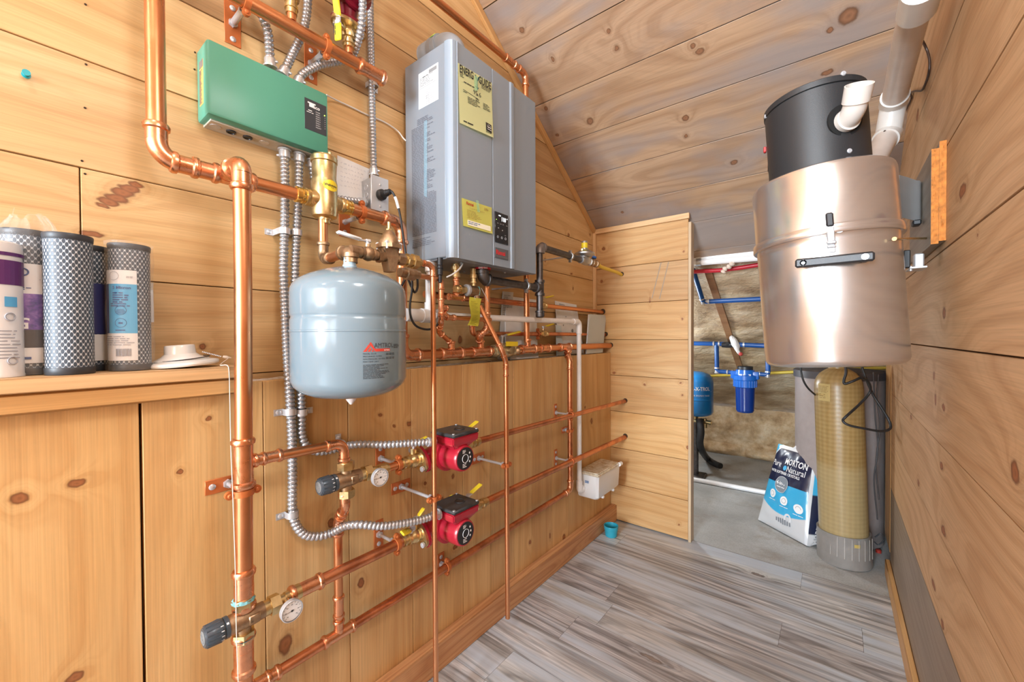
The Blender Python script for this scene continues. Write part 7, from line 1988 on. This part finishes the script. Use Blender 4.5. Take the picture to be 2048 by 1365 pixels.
# cartridge filter housing
c = V((-.503, 3.3, 0))
root = thing('filter_housing', 'blue cartridge water filter housing hanging on blue tubing in the alcove', 'water filter housing', (c.x, c.y, .58))
m_b2 = simple('blue_housing', (.012, .13, .52), .25, coat=.3); m_b3 = simple('dark_blue_sump', (.008, .045, .26), .15, coat=.5, trans=.2)
mb = MB(); mb.lathe((c.x, c.y, .755), Z0, [(0, .066), (.004, .072), (.05, .073), (.055, .078), (.085, .078), (.09, .062), (.125, .058), (.128, .045)], 36); mb.box((c.x - .088, c.y - .03, .815), (c.x + .088, c.y + .03, .87), .006); hh = obj('head', mb, m_b2, root)
mb = MB()
for k in range(24):
    t = 2 * PI * k / 24; e = V((math.cos(t), math.sin(t), 0)); mb.cyl(V((c.x, c.y, .76)) + e * .0725, V((c.x, c.y, .805)) + e * .0725, .003, seg=6)
obj('grip_rib', mb, m_b2, hh)
mb = MB(); mb.lathe((c.x, c.y, .576), Z0, [(0, .045), (.004, .052), (.012, .054), (.014, .057), (.18, .062)], 36); obj('sump', mb, m_b3, root)
mb = MB(); mb.lathe((c.x, c.y, .882), Z0, [(0, .05), (.02, .05), (.024, .044)], 12); obj('top_cap', mb, M_BLK, root)
fm = MB(); text_into(fm, 'WATER', (-.034, .012, 0), X0, Y0, .016, bold=True, thick=.001); text_into(fm, 'FILTER', (-.032, -.004, 0), X0, Y0, .014, bold=True, thick=.001)
fm.bm.free()
fm = MB(); lines_into(fm, (-.04, .02, .001), X0, Y0, .08, .012, 1, gap=False, fill=.7); lines_into(fm, (-.035, .004, .001), X0, Y0, .07, .016, 1, gap=False, fill=.8); mb = MB(); wrap(fm, (c.x, c.y, .835), .064, math.atan2(-c.y, -c.x), mb)
for v_ in mb.bm.verts: v_.co.y = min(v_.co.y, c.y - .0305)
obj('print', mb, M_TXW, hh)
# blue, red and yellow tubing
M_PB = simple('blue_tube', (.01, .085, .32), .35); M_PR = simple('red_tube', (.50, .015, .03), .35); M_PY = simple('yellow_tube', (.62, .45, .05), .4)
def pex(label, pts, r, mat, name='tube', fittings=(), cat='water tube'):
    root = thing(name, label, cat, pts[0])
    mb = MB(); mb.tube(fillet(pts, r * 1.2, 5), r, 14); obj('tube_run', mb, mat, root)
    for p, d in fittings:
        mb = MB(); p, d = V(p), V(d).normalized(); mb.lathe(p - d * r * 1.4, d, [(0, r * 1.12), (.6 * r, r * 1.18), (.7 * r, r * .9), (2.1 * r, r * .9), (2.2 * r, r * 1.18), (2.8 * r, r * 1.12)], 14); obj('crimp_fitting', mb, M_STEEL, root)
    return root
Y_ = 3.3
def q(a, b, y=Y_): return at(a, b, y=y)
def ext(p0, p1, x): return p0 + (p1 - p0) * ((x - p0.x) / (p1.x - p0.x))
pex('blue tube line crossing the alcove above the filter housing', [q(1380, 687), q(1433, 688), ext(q(1433, 688), q(1530, 692), .84)], .0165, M_PB, fittings=[(q(1433, 688), X0), (q(1482, 690), X0)])
pex('blue tube dropping from the tee to the left side of the filter housing', [q(1433, 688), q(1434, 743), q(1470, 746)], .0155, M_PB, fittings=[(q(1434, 741), Z0), (q(1460, 745), X0)])
pex('blue tube from the right side of the filter housing up behind the vacuum', [q(1506, 748), q(1536, 750), q(1536, 694)], .0155, M_PB, fittings=[(q(1513, 748), X0), (q(1535, 749), Z0)])
pex('blue tube descending under the ceiling edge and turning right towards the vacuum', [q(1386, 540, 2.70), q(1406, 604, 2.90), ext(q(1406, 604, 2.90), q(1530, 598, 2.93), .80)], .0150, M_PB, fittings=[(q(1405, 601, 2.89), V((.2, 1, -1))), (q(1412, 603.5, 2.90), X0)])
pex('bright red tube crossing the alcove under the ceiling edge', [q(1380, 544, 2.70), q(1440, 541, 2.70), q(1480, 536, 2.70), q(1530, 528, 2.70), ext(q(1480, 536, 2.70), q(1530, 528, 2.70), .1)], .0125, M_PR)
pex('yellow tube behind the blue filter housing', [q(1395, 754, 3.62), q(1470, 750, 3.62), ext(q(1470, 750, 3.62), q(1600, 744, 3.62), .84)], .011, M_PY, cat='gas tube')
mb = MB(); o = q(1456, 690); mb.lathe(o - X0 * .04, X0, [(0, .02), (.03, .022), (.05, .022), (.08, .02)], 14); mb.cyl(o, o + V((0, -.03, .01)), .012, seg=10); tag(obj('tube_valve', mb, M_BLK), 'black shut-off valve on the blue tube line', 'valve')
o = q(1471, 688, 3.25)
mb = MB()
def blob(u, v):
    a = u * 2 * PI; h = v - .5
    rr = .030 * math.sqrt(max(0, 1 - (2 * h) ** 2)) * (1.1 - .7 * (1 - v)) + .006 * mnoise.noise(V((math.cos(a) * 2, math.sin(a) * 2, v * 5)))
    return o + V((rr * math.cos(a) + .05 * (.5 - v) , rr * math.sin(a), .14 * h - .01))
mb.grid(blob, 20, 16, wrap=True); root = thing('rag', 'white lump of rag hanging on the blue tube line', 'rag', o); obj('cloth', mb, simple('rag_white', (.68, .66, .64), .8), root)
mb = MB(); mb.sphere(o + V((.035, -.01, -.072)), .014, 10); obj('red_tip', mb, simple('rag_red', (.45, .05, .04), .7), root)
for k, (dy, lbq) in enumerate(((0, 'upper'), (1, 'lower'))):
    a, b_ = (q(1380, 516.5, 2.62), q(1530, 504.5, 2.62)) if k == 0 else (q(1380, 527, 2.61), q(1530, 515, 2.61))
    b_ = ext(a, b_, .18)
    mb = MB(); mb.cyl(a, b_, .0175, seg=20); tag(obj('pvc_pipe', mb, M_PVC), 'white plastic pipe under the ceiling edge, %s of the pair' % lbq, 'pipe')
root = thing('pipe_clamp', 'zinc clamp around the white pipe pair under the ceiling edge', 'pipe clamp', q(1398, 515, 2.58))
mb = MB(); d_ = (q(1530, 504.5, 2.62) - q(1380, 516.5, 2.62)).normalized()
for cc, in ((q(1398, 515, 2.62),), (q(1398, 525.5, 2.61),)): mb.lathe(cc - d_ * .014, d_, [(0, .018), (.001, .0205), (.027, .0205), (.028, .018)], 22)
obj('band', mb, M_GALV, root)
mb = MB(); mb.cyl(q(1400, 503, 2.58), q(1400, 494, 2.60) + Z0 * .03, .006, seg=8); obj('rod', mb, M_GALV, root)
mb = MB(); mb.tube(spline([q(1446, 545, 2.66), q(1450, 538, 2.65), q(1460, 532, 2.63), q(1466, 524, 2.60)], 6), lambda i, d: .012 + .004 * math.sin(i * 1.3), 10)
tag(obj('foam_strip', mb, simple('pale_foam', (.72, .60, .50), .8)), 'pale twisted strip between the red tube and the white pipes', 'strip')
mb = MB(); mb.cyl(at(1380, 958, z=.016), at(1570, 993, z=.016), .0165, seg=18); tag(obj('pvc_pipe', mb, M_PVC), 'white plastic pipe lying on the concrete floor of the alcove', 'pipe')
